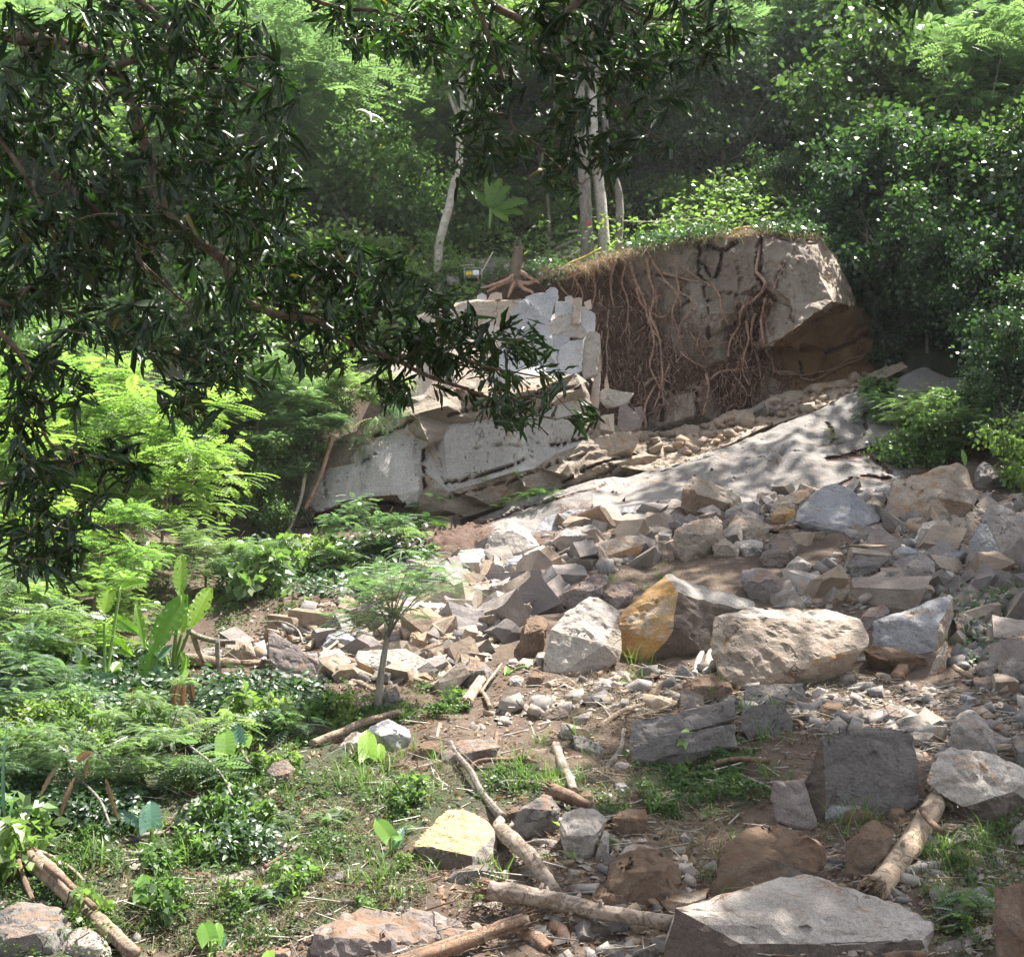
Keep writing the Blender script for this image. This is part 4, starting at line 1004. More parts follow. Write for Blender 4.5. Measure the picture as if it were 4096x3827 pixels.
    ('F', [(545, 710), (560, 680), (620, 653), (735, 650), (702, 690), (650, 733), (560, 738)], 'tan', 'orange based rock with a pale top in the sunlit scree', {}),
    ('F', [(148, 790, 40), (165, 752, 60), (400, 738, 120), (500, 788, 110), (620, 850, 60), (622, 892, 10), (400, 875, 0), (210, 855, 0), (160, 820, 10)], 'pale', 'long sunlit white slab with an orange underside, right of the sapling', dict(faces=[((-.2, -.5, 1), 'ochre', .75)], amp=.6)),
    ('F', [(655, 900), (665, 855), (722, 788), (792, 798), (845, 850), (822, 922), (720, 935)], 'weath', 'dark grey mossy rock right of the long sunlit white slab', {}),
    ('F', [(1095, 855, 10), (1105, 740, 30), (1128, 648, 50), (1200, 558, 130), (1320, 478, 200), (1400, 488, 210), (1478, 545, 170), (1440, 600, 150), (1482, 750, 50), (1470, 800, 30), (1280, 835, 0), (1392, 720, 10), (1290, 630, 60), (1180, 860, 0)], 'pale', 'big pale boulder with an orange streaked right slope, left of the ochre faced boulder', dict(faces=[((.8, .2, .5), 'tan', .72), ((.1, -.3, 1), 'grey', .9)], amp=.7)),
    ('F', [(1158, 480), (1220, 408), (1330, 368), (1422, 348), (1412, 415), (1250, 545), (1172, 515)], 'purple', 'smooth purplish rock behind the big pale boulder', {}),
    ('F', [(1375, 460), (1420, 418), (1480, 398), (1552, 412), (1542, 475), (1450, 542)], 'purple', 'second smooth purplish rock, between the pale and the ochre faced boulders', {}),
    ('F', [(958, 740), (975, 650), (1005, 585), (1060, 568), (1115, 600), (1092, 745), (975, 785)], 'brown', 'brown rock covered with leafy creepers left of the big pale boulder', {}),
    ('F', [(335, 560), (345, 535), (390, 500), (520, 505), (645, 520), (665, 545), (600, 585), (540, 612), (380, 585)], 'pale', 'flat dazzling sunlit slab behind the crown of the sapling', {}),
    ('F', [(838, 650), (845, 600), (870, 583), (902, 620), (902, 665), (850, 692)], 'grey', 'small upright grey rock right of the forked branch', {}),
    ('F', [(740, 640), (755, 610), (800, 598), (825, 650), (770, 665)], 'grey', 'small dark rock left of the forked branch', {}),
    ('F', [(700, 700), (720, 655), (770, 650), (800, 690), (760, 712)], 'grey', 'small grey rock right of the orange based rock', {}),
    ('G', [(1328, 880, 50), (1333, 765, 80), (1360, 768, 90), (1500, 860, 60), (1632, 972, 20), (1580, 1005, 0), (1440, 995, 0), (1345, 930, 0)], 'purple', 'upright dark fin of rock with a bright edge, at the end of the fallen trunk', dict(inner=False, amp=.5)),
    ('G', [(1105, 915), (1120, 838), (1190, 818), (1255, 830), (1272, 900), (1200, 925)], 'tan', 'sunlit tan block behind the fallen trunk', {}),
    ('G', [(965, 915), (978, 865), (1060, 855), (1110, 870), (1100, 920)], 'grey', 'grey block behind the fallen trunk near the banana plant', {}),
    ('G', [(1250, 900), (1270, 840), (1320, 815), (1335, 900)], 'pale', 'white lit slab standing left of the dark fin', {}),
    ('G', [(1560, 960), (1600, 880), (1690, 860), (1760, 920), (1720, 975)], 'pale', 'pale sunlit rock between the dark fin and the white slab', {}),
    ('G', [(1650, 1000), (1680, 945), (1760, 930), (1790, 990), (1720, 1030)], 'tan', 'reddish tan rock below the pale sunlit rocks', {}),
    ('G', [(1600, 860), (1640, 790), (1740, 770), (1790, 830), (1700, 870)], 'blue', 'bluish rock among pale branches at the left end of the scree', {}),
    ('G', [(1000, 400), (1040, 370), (1120, 350), (1170, 380), (1165, 470), (1080, 480)], 'tan', 'tan rock with red flowers in front, below the shaded cliff', dict(Y0=30)),
    ('F', [(862, 1010), (880, 988), (960, 1018), (952, 1052), (910, 1058)], 'dark', 'dark rock edge in the bare soil below the broken pale trunk', {}),
    ('F', [(1028, 1078), (1045, 1060), (1120, 1055), (1172, 1035), (1218, 1062), (1202, 1102), (1100, 1095)], 'dark', 'thin dark plate sticking out of the bare soil', dict(inner=False)),
    ('F', [(1168, 1170), (1172, 1108), (1210, 1100), (1335, 1172), (1300, 1195), (1190, 1190)], 'pale', 'pale long block at the left of the cracked stone, above the grass', {}),
    ('F', [(1215, 1110), (1240, 1080), (1332, 1048), (1325, 1085), (1250, 1125)], 'grey', 'flat grey rock just above the pale long block', {}),
    ('F', [(1000, 930), (1010, 870), (1050, 850), (1100, 870), (1060, 925)], 'brown', 'reddish brown rock left below the big pale boulder', {}),
    ('F', [(915, 925), (920, 885), (955, 868), (992, 890), (975, 930)], 'pale', 'small round white stone beside the light green leaf', {}),
    ('F', [(905, 820), (915, 795), (950, 787), (965, 810), (940, 835)], 'pale', 'small white chip just right of the light green leaf', {}),
    ('F', [(930, 830), (985, 785), (1040, 790), (1045, 825), (985, 845)], 'pale', 'flat white rock left of the big pale boulder foot', {}),
    ('F', [(1045, 780), (1060, 757), (1100, 755), (1105, 800), (1070, 830)], 'grey', 'small grey rock touching the left foot of the big pale boulder', {}),
    ('F', [(345, 890), (380, 860), (450, 870), (480, 920), (400, 930)], 'brown', 'brown rock half hidden under dead ferns beside the sapling', {}),
    ('F', [(280, 1000), (300, 930), (360, 910), (380, 990), (340, 1050), (285, 1050)], 'weath', 'grey mossy rock at the foot of the sapling', {}),
    ('F', [(1650, 280), (1660, 235), (1720, 225), (1755, 260), (1740, 300), (1680, 305)], 'tan', 'flat reddish rock below the reddish root wad', {}),
    ('F', [(1655, 205), (1658, 165), (1680, 152), (1728, 165), (1725, 205), (1700, 225)], 'grey', 'small dark cube shaped rock right of the long tan slab', {}),
    ('F', [(1555, 180), (1640, 180), (1705, 212), (1690, 228), (1600, 205)], 'tan', 'thin tan plate resting right of the long tan slab', dict(inner=False)),
    ('F', [(1440, 95), (1480, 40), (1550, 20), (1555, 65), (1500, 100)], 'blue', 'flat blue rock at the foot of the smooth slab', {}),
    ('F', [(1555, 70), (1565, 25), (1615, 15), (1620, 55), (1590, 70)], 'blue', 'small blue block stacked at the foot of the smooth slab', {}),
    ('K', [(605, 560), (640, 470), (715, 390), (765, 460), (795, 520), (780, 575), (720, 595)], 'pale', 'white pointed rock standing in the forest clearing above the cliff', dict(Y0=46, inner=True, sink=.3)),
    ('K', [(520, 720), (560, 660), (760, 640), (900, 660), (905, 760), (860, 820), (660, 850), (640, 790)], 'weath', 'broad dark boulder behind the small machine on top of the cliff', dict(Y0=41)),
    ('K', [(980, 790), (990, 755), (1080, 722), (1200, 730), (1250, 765), (1150, 800), (1060, 812)], 'weath', 'low dark boulder right of the tree stump on the cliff top', dict(Y0=40)),
    ('K', [(360, 830), (375, 790), (420, 778), (470, 800), (470, 850), (400, 860)], 'pale', 'small pale rock left of the small machine', dict(Y0=39)),
]
for b_ in BL:
    boulder(b_[0], b_[1], b_[2], b_[3], **b_[4])

# ------------------------------------------------------------ loose rocks, individually placed copies of angular fragments
protos = []
for k in range(18):
    rr = random.Random(100 + k)
    P = []
    ex, ey, ez = rr.uniform(.42, .62), rr.uniform(.3, .46), rr.uniform(.14, .36)
    for sx_ in (-1, 1):
        for sy_ in (-1, 1):
            for sz_ in (-1, 1):
                P.append((sx_ * ex * rr.uniform(.6, 1.1) + sz_ * .08, sy_ * ey * rr.uniform(.6, 1.1), sz_ * ez * rr.uniform(.55, 1.15) + .12))
    if rr.random() < .5: P.append((rr.uniform(-.3, .3), rr.uniform(-.3, .3), ez * 1.5))
    bm = rock_bm(np.array(P), .16, .03, 2.0, 300 + k, None, .0, .5, chips=3, cdep=.06)
    bm.normal_update()
    me = bpy.data.meshes.new('rock')
    bm.to_mesh(me); bm.free()
    me.materials.append(R['small'])
    protos.append(me)

ZONES = [
    ('scree_mid', polyS('D', [(880, 1090), (950, 1060), (1100, 1020), (1300, 1010), (1340, 1070), (1180, 1110), (1110, 1160), (1020, 1200), (940, 1290), (860, 1290), (760, 1190), (820, 1120)]), 95, (.34, 1.05), 'loose angular rock fragment on the pale scree below the smooth slab', 'loose rocks of the middle scree'),
    ('scree_left', polyS('D', [(450, 1250), (600, 1180), (760, 1130), (860, 1150), (930, 1290), (880, 1330), (560, 1330)]), 44, (.3, .8), 'loose sunlit rock fragment on the scree around the sapling', 'loose rocks of the sunlit scree'),
    ('scree_right', polyS('D', [(1500, 1180), (1560, 1130), (1640, 1060), (1700, 990), (2010, 960), (2010, 1370), (1870, 1330), (1830, 1150), (1700, 1190)]), 98, (.3, 1.0), 'loose grey rock fragment on the right hand scree', 'loose rocks of the right hand scree'),
    ('upper', polyS('D', [(1080, 1010), (1250, 985), (1400, 940), (1720, 950), (1700, 1010), (1500, 1070), (1330, 1070), (1120, 1060)]), 52, (.3, .9), 'loose brownish rock fragment between the blocks of the upper scree', 'loose rocks of the upper scree'),
    ('soil', polyS('D', [(1050, 1330), (1350, 1300), (1560, 1290), (1860, 1340), (2010, 1390), (2010, 1470), (1800, 1480), (1500, 1400), (1250, 1360), (900, 1420)]), 18, (.16, .45), 'small stone lying on the bare brown soil', 'stones on the bare soil'),
    ('lower', polyS('D', [(1100, 1560), (1300, 1640), (1650, 1650), (2010, 1560), (2010, 1857), (1300, 1857), (900, 1830), (1000, 1640)]), 16, (.12, .36), 'small stone among grass and logs near the bottom edge', 'stones near the bottom edge'),
    ('ledge', polyS('J', [(250, 1160), (600, 1100), (900, 1030), (1250, 900), (1600, 800), (1560, 870), (1250, 1000), (900, 1130), (600, 1230)]), 9, (0.2, 0.5), 'loose tan rock fragment on the crumbly ledge under the roots', 'loose rocks of the crumbly ledge'),
    ('leftbot', polyS('D', [(0, 1700), (500, 1600), (900, 1700), (900, 1857), (0, 1857)]), 3, (0.1, 0.25), 'small stone in the grass at the bottom left', 'stones in the bottom left grass'),
    ('beyond', polyS('D', [(2000, 960), (2600, 900), (2700, 1500), (2600, 1860), (2010, 1500)]), 0, (.1, .2), '', ''),
]
rk = random.Random(77)


def surf_hit(sx, sy):
    """first solid surface of hillside, slab, ledge band seen at a picture point"""
    Y = hitY(sx, sy)
    d = unproj(sx, sy, 1.0); dn = Vector(d).normalized()
    for bv in (BV4, BV1, BV3):
        h = bv.ray_cast(Vector((0, 0, 0)), dn)
        if h[0] is not None and h[0].y < Y:
            Y = h[0].y
    return Y


def place_rock(x, y, z, s, label, cat, grp, rx=.6):
    o = bpy.data.objects.new('boulder' if s > .42 else 'rock', protos[rk.randrange(len(protos))])
    o.location = (x, y, z)
    o.rotation_euler = (rk.gauss(0, rx), rk.gauss(0, rx), rk.uniform(0, 6.28))
    o.scale = (s * rk.uniform(.8, 1.2), s * rk.uniform(.8, 1.2), s * rk.uniform(.7, 1.1))
    COL.objects.link(o)
    tag(o, label, 'boulder' if s > .42 else cat, grp)


nrk = 0
for zn, poly, cnt, (s0, s1), lab, grp in ZONES:
    xs = [p[0] for p in poly]; ys = [p[1] for p in poly]
    k = 0
    while k < cnt:
        sx, sy = rk.uniform(min(xs), max(xs)), rk.uniform(min(ys), max(ys))
        if not bool(inpoly(np.array(sx), np.array(sy), poly)):
            continue
        k += 1
        s = s0 + (s1 - s0) * rk.random() ** 1.35
        if zn == 'ledge':
            h = BV5.ray_cast(Vector((0, 0, 0)) - c5.location, Vector(unproj(sx, sy, 1.0)).normalized())
            if h[0] is None:
                continue
            p = h[0] + c5.location
        else:
            p = Vector(unproj(sx, sy, surf_hit(sx, sy)))
        place_rock(p.x, p.y, p.z - .12 * s, s, lab, 'rock', grp)
        nrk += 1

# rubble: the mass of smaller rocks, one object
def merge_protos(ps, sz, tilt):
    Vs, Fs, fa = [], [], []
    off = 0
    arr = []
    for me in protos:
        v = np.empty(len(me.vertices) * 3); me.vertices.foreach_get('co', v)
        f = np.empty(len(me.polygons) * 3, np.int32); me.polygons.foreach_get('vertices', f)
        arr.append((v.reshape(-1, 3), f.reshape(-1, 3)))
    which = rng.integers(0, len(arr), len(ps))
    for k, (v, f) in enumerate(arr):
        m = which == k
        if not m.any():
            continue
        X, Y_, Z = rand_axes(int(m.sum()), (0, 0, 1), tilt)
        s3 = sz[m][:, None] * rng.uniform(.75, 1.25, (int(m.sum()), 3))
        V, Fc = stamp(v, f, ps[m], X, Y_, Z, s3)
        Vs.append(V); Fs.append(Fc + off); off += len(V)
        fa.append(np.repeat(rng.uniform(-1, 1, int(m.sum())), len(f)))
    return np.concatenate(Vs), np.concatenate(Fs), np.concatenate(fa)


# gravel: thousands of chips, one object
def stamp(T, Fc, P, X, Y, Z, S_):
    """copies of template T (k,3) at P with axes X,Y,Z (n,3) and scale S_ (n,) or (n,3)"""
    S_ = np.asarray(S_, float)
    if S_.ndim == 1:
        S_ = np.repeat(S_[:, None], 3, 1)
    V = P[:, None, :] + (T[None, :, 0:1] * X[:, None, :] * S_[:, None, 0:1] + T[None, :, 1:2] * Y[:, None, :] * S_[:, None, 1:2] + T[None, :, 2:3] * Z[:, None, :] * S_[:, None, 2:3])
    n, k = len(P), len(T)
    Fa = (Fc[None] + (np.arange(n) * k)[:, None, None]).reshape(-1, Fc.shape[1])
    return V.reshape(-1, 3), Fa


def rand_axes(n, zup=None, tilt=1.0):
    A = rng.normal(size=(n, 3)); A /= np.linalg.norm(A, axis=1)[:, None]
    if zup is not None:
        Z = np.array(zup) + A * tilt
        Z /= np.linalg.norm(Z, axis=1)[:, None]
    else:
        Z = A
    B = rng.normal(size=(n, 3))
    X = np.cross(Z, B); X /= np.linalg.norm(X, axis=1)[:, None]
    return X, np.cross(Z, X), Z


def scatter(poly, n, ymin=10, ymax=40, pad=.0):
    """n ground points uniform per picture area inside a picture polygon"""
    xs = np.array([p[0] for p in poly]); ys = np.array([p[1] for p in poly])
    out = []
    # grid lookup of hit distance for speed
    gx = np.linspace(xs.min(), xs.max(), 40); gy = np.linspace(ys.min(), ys.max(), 40)
    HY = np.array([[hitY(a, b) for b in gy] for a in gx])
    while sum(len(o) for o in out) < n:
        a = rng.uniform(xs.min(), xs.max(), n); b = rng.uniform(ys.min(), ys.max(), n)
        m = inpoly(a, b, poly); a, b = a[m], b[m]
        fi = np.interp(a, gx, np.arange(40)); fj = np.interp(b, gy, np.arange(40))
        i = np.clip(np.round(fi).astype(int), 0, 39); j = np.clip(np.round(fj).astype(int), 0, 39)
        Y = HY[i, j] + rng.uniform(-.15, .15, len(a))
        W = unproj(a, b, Y)
        W[:, 2] = H(W[:, 0], W[:, 1])
        out.append(W)
    return np.concatenate(out)[:n]


CH = np.array([(-.5, -.3, 0), (.45, -.35, 0), (.5, .3, 0), (-.4, .35, 0), (-.25, -.15, .35), (.3, -.1, .42), (.2, .2, .3), (-.2, .2, .38)])
CF = np.array([(0, 1, 5, 4), (1, 2, 6, 5), (2, 3, 7, 6), (3, 0, 4, 7), (4, 5, 6, 7)])
M_CHIP = simple_mat('stone_chips', (.13, .11, .095), .9, (.29, .25, .215), 2.0)
ps = []
for zn, poly, cnt, (s0, s1), lab, grp in ZONES:
    if zn in ('ledge',):
        continue
    n = {'scree_mid': 1800, 'scree_left': 1000, 'scree_right': 2200, 'upper': 1300, 'soil': 1500, 'lower': 1300, 'leftbot': 100, 'beyond': 900}[zn]
    ps.append(scatter(poly, n))
ps = np.concatenate(ps)
X, Y_, Z = rand_axes(len(ps), (0, 0, 1), .35)
sz = .03 + .12 * rng.random(len(ps)) ** 3
V, Fc = stamp(CH, CF, ps, X, Y_, Z, np.stack([sz * rng.uniform(.7, 1.4, len(ps)), sz, sz * rng.uniform(.4, 1.1, len(ps))], 1))
g = link('gravel', mesh_np('gravel', V, Fc, [M_CHIP]))
tag(g, 'scattered small stone chips between the rocks of the slope', 'gravel', kind='stuff')

bm = bmesh.new(); bm.free()
_keep = protos
# lower poly versions for the mass
protos = []
for k in range(14):
    rr = random.Random(500 + k)
    P = []
    ex, ey, ez = rr.uniform(.42, .62), rr.uniform(.3, .46), rr.uniform(.14, .36)
    for sx_ in (-1, 1):
        for sy_ in (-1, 1):
            for sz_ in (-1, 1):
                P.append((sx_ * ex * rr.uniform(.6, 1.1) + sz_ * .08, sy_ * ey * rr.uniform(.6, 1.1), sz_ * ez * rr.uniform(.55, 1.15) + .12))
    if rr.random() < .5: P.append((rr.uniform(-.3, .3), rr.uniform(-.3, .3), ez * 1.5))
    bm = rock_bm(np.array(P), .9, .012, 2.0, 600 + k, None, 0, .2, chips=2, cdep=.06)
    me = bpy.data.meshes.new('rock'); bm.to_mesh(me); bm.free(); protos.append(me)
ps, sz = [], []
for zn, poly, cnt, (s0, s1), lab, grp in ZONES:
    n, a_, b_ = {'scree_mid': (520, .08, .42), 'scree_left': (380, .08, .38), 'scree_right': (600, .07, .40), 'upper': (330, .06, .34), 'soil': (430, .04, .36), 'lower': (300, .03, .24), 'leftbot': (40, .04, .15), 'beyond': (700, .08, .6), 'ledge': (0, 0, 0)}[zn]
    if n:
        q = scatter(poly, n); s_ = a_ + (b_ - a_) * rng.random(n) ** 2.2
        q[:, 2] -= .1 * s_
        ps.append(q); sz.append(s_)
q = []
while len(q) < 150:
    e = ZONES[6][1]
    sx, sy = rng.uniform(2370, 3560), rng.uniform(1400, 1870)
    if inpoly(np.array(sx), np.array(sy), e):
        h_ = BV5.ray_cast(Vector((0, 0, 0)) - c5.location, Vector(unproj(sx, sy, 1.0)).normalized())
        if h_[0] is not None:
            q.append(np.array(h_[0] + c5.location))
        else:
            q.append(unproj(sx, sy, surf_hit(sx, sy)))
LQ = np.array(q); LS = .08 + .34 * rng.random(len(q)) ** 2
ps = np.concatenate(ps); sz = np.concatenate(sz)
V, Fc, fa = merge_protos(ps, sz, .6)
R['rubble'] = rock_mat('rubble_rock', (.20, .19, .19), (.42, .39, .36), (.40, .28, .17), .35, DIRT, .15, sc=2.2)
ro = link('rubble', mesh_np('rubble', V, Fc, [R['rubble']], attrs={'facet': ('FACE', fa)}))
tag(ro, 'mass of smaller broken rocks filling the gaps between the boulders of the rockfall', 'rubble', kind='stuff')
V, Fc, fa = merge_protos(LQ, LS, .6)
ro = link('rubble', mesh_np('rubble', V, Fc, [R['ledge']], attrs={'facet': ('FACE', fa)}))
tag(ro, 'tan broken stones lying on the crumbly ledge under the root curtain', 'rubble', kind='stuff')
for me in protos:
    bpy.data.meshes.remove(me)
protos = _keep

# the freshly split upright slabs of the pale cliff left of the roots
for pts, mat, Yc, tb in [
    ([(1020, 270), (1060, 250), (1090, 300), (1190, 420), (1285, 475), (1265, 620), (1240, 760), (1330, 900), (1000, 900), (850, 800), (830, 560), (930, 470), (1000, 400)], 'cliffblue', 34.45, 14),
    ([(1055, 252), (1130, 222), (1210, 205), (1265, 215), (1322, 320), (1295, 475), (1190, 425), (1090, 305)], 'cliffblue', 34.75, 10),
    ([(1240, 195), (1290, 158), (1330, 157), (1360, 190), (1365, 240), (1332, 320), (1290, 420), (1265, 220)], 'cliffblue', 34.9, 6),
    ([(1332, 325), (1365, 290), (1430, 298), (1502, 300), (1502, 430), (1400, 450), (1335, 450)], 'cliffblue', 34.85, 8),
    ([(1425, 300), (1425, 252), (1480, 238), (1512, 268), (1508, 320)], 'pale', 35.0, 4),
    ([(1503, 275), (1560, 255), (1587, 262), (1580, 340), (1562, 500), (1503, 500)], 'cliffpink', 34.6, 8),
    ([(1560, 355), (1600, 335), (1660, 372), (1705, 405), (1716, 435), (1706, 580), (1640, 600), (1556, 500)], 'cliffblue', 34.7, 16),
    ([(1600, 300), (1670, 275), (1680, 360), (1640, 370)], 'cliffpink', 35.0, 4),
    ([(1285, 475), (1340, 440), (1400, 412), (1480, 402), (1502, 492), (1570, 482), (1645, 590), (1600, 645), (1480, 625), (1268, 600)], 'pale', 34.65, 10),
    ([(1266, 602), (1480, 622), (1462, 665), (1370, 745), (1300, 800), (1240, 760)], 'cliffblue', 34.5, 4),
    ([(1470, 660), (1602, 640), (1592, 940), (1500, 985), (1380, 930), (1290, 800), (1370, 742)], 'cliffblue', 34.3, 8),
    ([(1600, 645), (1640, 583), (1720, 575), (1752, 602), (1762, 720), (1746, 800), (1702, 975), (1600, 1015), (1588, 940)], 'pale', 34.35, 10),
    ([(1755, 740), (1772, 900), (1742, 1095), (1695, 1105), (1690, 960)], 'cliffpink', 34.5, 6),
    ([(355, 350), (480, 305), (600, 290), (792, 290), (785, 470), (760, 640), (400, 640), (240, 480)], 'cliffpink', 34.9, 22),
    ([(798, 300), (1022, 268), (1002, 395), (922, 475), (840, 600), (780, 600)], 'cliffpink', 34.75, 16),
    ([(600, 275), (605, 235), (650, 215), (692, 235), (695, 275)], 'cliffblue', 35.2, 6),
    ([(705, 275), (730, 225), (780, 208), (838, 215), (840, 275)], 'cliffpink', 35.2, 6),
]:
    ylo, yhi = min(q_[1] for q_ in pts), max(q_[1] for q_ in pts)
    pts = [(a_, b_, tb * (yhi - b_) / (yhi - ylo) * 2.2) for a_, b_ in pts]
    o = boulder('P', pts, mat, 'x', Y0=Yc, amp=.3, back=.45, sink=.02, name='cliff_slab', inner=False, chips=0, smooth=0)
    del o['label']
    if 'category' in o: del o['category']
    o['kind'] = 'structure'
# broken blocks at the foot of the pale cliff, right side
for pts, mat, Yc in [
    ([(1615, 330, 10), (1640, 310, 14), (1730, 330, 10), (1790, 340, 8), (1740, 400, 0), (1650, 410, 0), (1620, 380, 0)], 'pale', 34.6),
    ([(1620, 520, 0), (1625, 450, 5), (1690, 440, 8), (1692, 530, 0)], 'pale', 34.3),
    ([(1708, 500, 0), (1712, 400, 10), (1745, 388, 12), (1800, 430, 8), (1830, 500, 0), (1740, 550, 0)], 'purple', 34.4),
    ([(1790, 410, 4), (1830, 402, 6), (1835, 480, 0), (1800, 500, 0)], 'purple', 34.8),
    ([(1570, 400, 0), (1580, 290, 8), (1600, 240, 10), (1620, 300, 4), (1615, 430, 0)], 'cliffpink', 34.5),
    ([(1640, 300, 4), (1650, 240, 6), (1665, 310, 0), (1650, 330, 0)], 'cliffpink', 34.9),
    ([(1560, 520, 0), (1575, 400, 5), (1620, 420, 5), (1625, 560, 0), (1580, 600, 0)], 'clifftan', 34.3),
    ([(1560, 640, 0), (1600, 560, 10), (1700, 530, 14), (1830, 530, 18), (1800, 600, 8), (1650, 660, 0)], 'ledge', 34.0),
]:
    o = boulder('I', pts, mat, 'x', Y0=Yc, amp=.5, back=.5, sink=.05, name='cliff_slab', inner=False, smooth=.1)
    del o['label']; del o['category']; o['kind'] = 'structure'
# ------------------------------------------------------------ vegetation building blocks
def nrm(a):
    return a / np.maximum(np.linalg.norm(a, axis=-1, keepdims=True), 1e-9)


# leaf templates: x = along the leaf (0..1), y = half width, z = fold / droop
T_LEAF = np.array([(0, 0, 0), (.45, .5, .10), (1, 0, -.12), (.45, -.5, .10)])
F_LEAF = np.array([(0, 1, 2, 3)])


def lance(n=4, wd=.12, droop=.22, fold=.05):
    T = []; F = []
    for i in range(n + 1):
        t = i / n
        hw = wd * (math.sin(math.pi * min(1, t * .92 + .06)) ** .75) if 0 < i < n else wd * .06
        z = -droop * t * t
        T += [(t, hw, z + fold * (hw / wd)), (t, 0, z), (t, -hw, z + fold * (hw / wd))]
    for i in range(n):
        a = i * 3
        F += [(a, a + 3, a + 4, a + 1), (a + 1, a + 4, a + 5, a + 2)]
    return np.array(T), np.array(F)


def frond(np_=9, lw=.045, droop=.3, taper=True, llen=.2):
    """pinnate leaf: leaflet quads on both sides of a drooping rachis"""
    T = []; F = []
    for i in range(np_):
        t = .1 + .9 * (i + .5) / np_
        z = -droop * t * t
        L = llen * (math.sin(math.pi * (.15 + .8 * t)) if taper else 1)
        for s in (1, -1):
            b = len(T)
            T += [(t, 0, z), (t + .35 * L - lw, s * L * .55, z - .02), (t + .45 * L, s * L, z - .10 * L - .02), (t + .35 * L + lw, s * L * .5, z - .02)]
            F.append((b, b + 1, b + 2, b + 3))
    b = len(T)
    T += [(0, .008, 0), (.55, .006, -droop * .3), (.55, -.006, -droop * .3), (0, -.008, 0), (1, .002, -droop), (1, -.002, -droop)]
    F += [(b, b + 1, b + 2, b + 3), (b + 1, b + 4, b + 5, b + 2)]
    return np.array(T), np.array(F)


def blade(n=3, wd=.02, droop=.5):
    T = []; F = []
    for i in range(n + 1):
        t = i / n
        x = t * (1 - .35 * droop * t); z = -droop * t * t * .7
        hw = wd * (1 - t * .85)
        T += [(x, hw, z), (x, -hw, z)]
    for i in range(n):
        a = i * 2
        F.append((a, a + 2, a + 3, a + 1))
    return np.array(T), np.array(F)


def oriented(P, D, up, size, T, Fc, roll=.5):
    """stamp template with x axis along D, z near up"""
    D = nrm(D)
    U = nrm(up + roll * rng.normal(size=D.shape))
    Yx = nrm(np.cross(U, D)); Zx = np.cross(D, Yx)
    return stamp(T, Fc, P, D, Yx, Zx, size)


def leaves_mesh(name, parts, mats):
    """parts: list of (V, F, rnd per instance, verts per instance, mat idx)"""
    Vs, Fs, A, mi = [], [], [], []
    off = 0
    for V, Fc, r, k, m in parts:
        if len(V) == 0:
            continue
        Vs.append(V); Fs.append(Fc + off); off += len(V)
        A.append(np.repeat(r, k)); mi.append(np.full(len(Fc), m))
    return mesh_np(name, np.concatenate(Vs), Fs, mats, False, np.concatenate(mi), {'rnd': ('POINT', np.concatenate(A))})


def tube_arrays(path, rad, sides=7, jitter=0.0, cap=True, rr=None):
    path = np.asarray(path, float); rad = np.asarray(rad, float)
    n = len(path)
    tan = np.gradient(path, axis=0); tan = nrm(tan)
    ref = np.array([0.0, 0, 1]) if abs(tan[0][2]) < .9 else np.array([1.0, 0, 0])
    V = []
    u = nrm(np.cross(tan[0], ref))
    for i in range(n):
        u = nrm(u - tan[i] * np.dot(u, tan[i]))
        v = np.cross(tan[i], u)
        for k in range(sides):
            a = 2 * math.pi * k / sides
            r = rad[i] * (1 + (jitter * rng.normal() if jitter else 0))
            V.append(path[i] + (u * math.cos(a) + v * math.sin(a)) * r)
    F = []
    for i in range(n - 1):
        for k in range(sides):
            F.append((i * sides + k, i * sides + (k + 1) % sides, (i + 1) * sides + (k + 1) % sides, (i + 1) * sides + k))
    V = np.array(V); F = np.array(F)
    if cap:
        b = len(V)
        V = np.vstack([V, path[0], path[-1]])
        c = [(b, (k + 1) % sides, k, b) for k in range(sides)] + [(b + 1, (n - 1) * sides + k, (n - 1) * sides + (k + 1) % sides, b + 1) for k in range(sides)]
        tri = np.array([(x[0], x[1], x[2]) for x in c])
        return V, [F, tri]
    return V, [F]


def smooth_path(pts, n=6):
    """Catmull-Rom through points"""
    P = np.asarray(pts, float)
    P = np.vstack([2 * P[0] - P[1], P, 2 * P[-1] - P[-2]])
    out = []
    for i in range(1, len(P) - 2):
        for k in range(n):
            t = k / n
            out.append(.5 * ((2 * P[i]) + (-P[i - 1] + P[i + 1]) * t + (2 * P[i - 1] - 5 * P[i] + 4 * P[i + 1] - P[i + 2]) * t * t + (-P[i - 1] + 3 * P[i] - 3 * P[i + 1] + P[i + 2]) * t ** 3))
    out.append(P[-2])
    return np.array(out)


class Acc:
    """collects tubes etc. into one mesh"""
    def __init__(s): s.V = []; s.Q = []; s.T = []; s.n = 0
    def add(s, V, Fl):
        for f in Fl:
            (s.Q if f.shape[1] == 4 else s.T).append(f + s.n)
        s.V.append(V); s.n += len(V)
    def tube(s, path, rad, sides=7, jitter=0.0):
        V, Fl = tube_arrays(path, rad, sides, jitter); s.add(V, Fl)
    def mesh(s, name, mats, smooth=True):
        Fl = []
        if s.Q: Fl.append(np.concatenate(s.Q))
        if s.T: Fl.append(np.concatenate(s.T))
        return mesh_np(name, np.concatenate(s.V), Fl, mats, smooth)


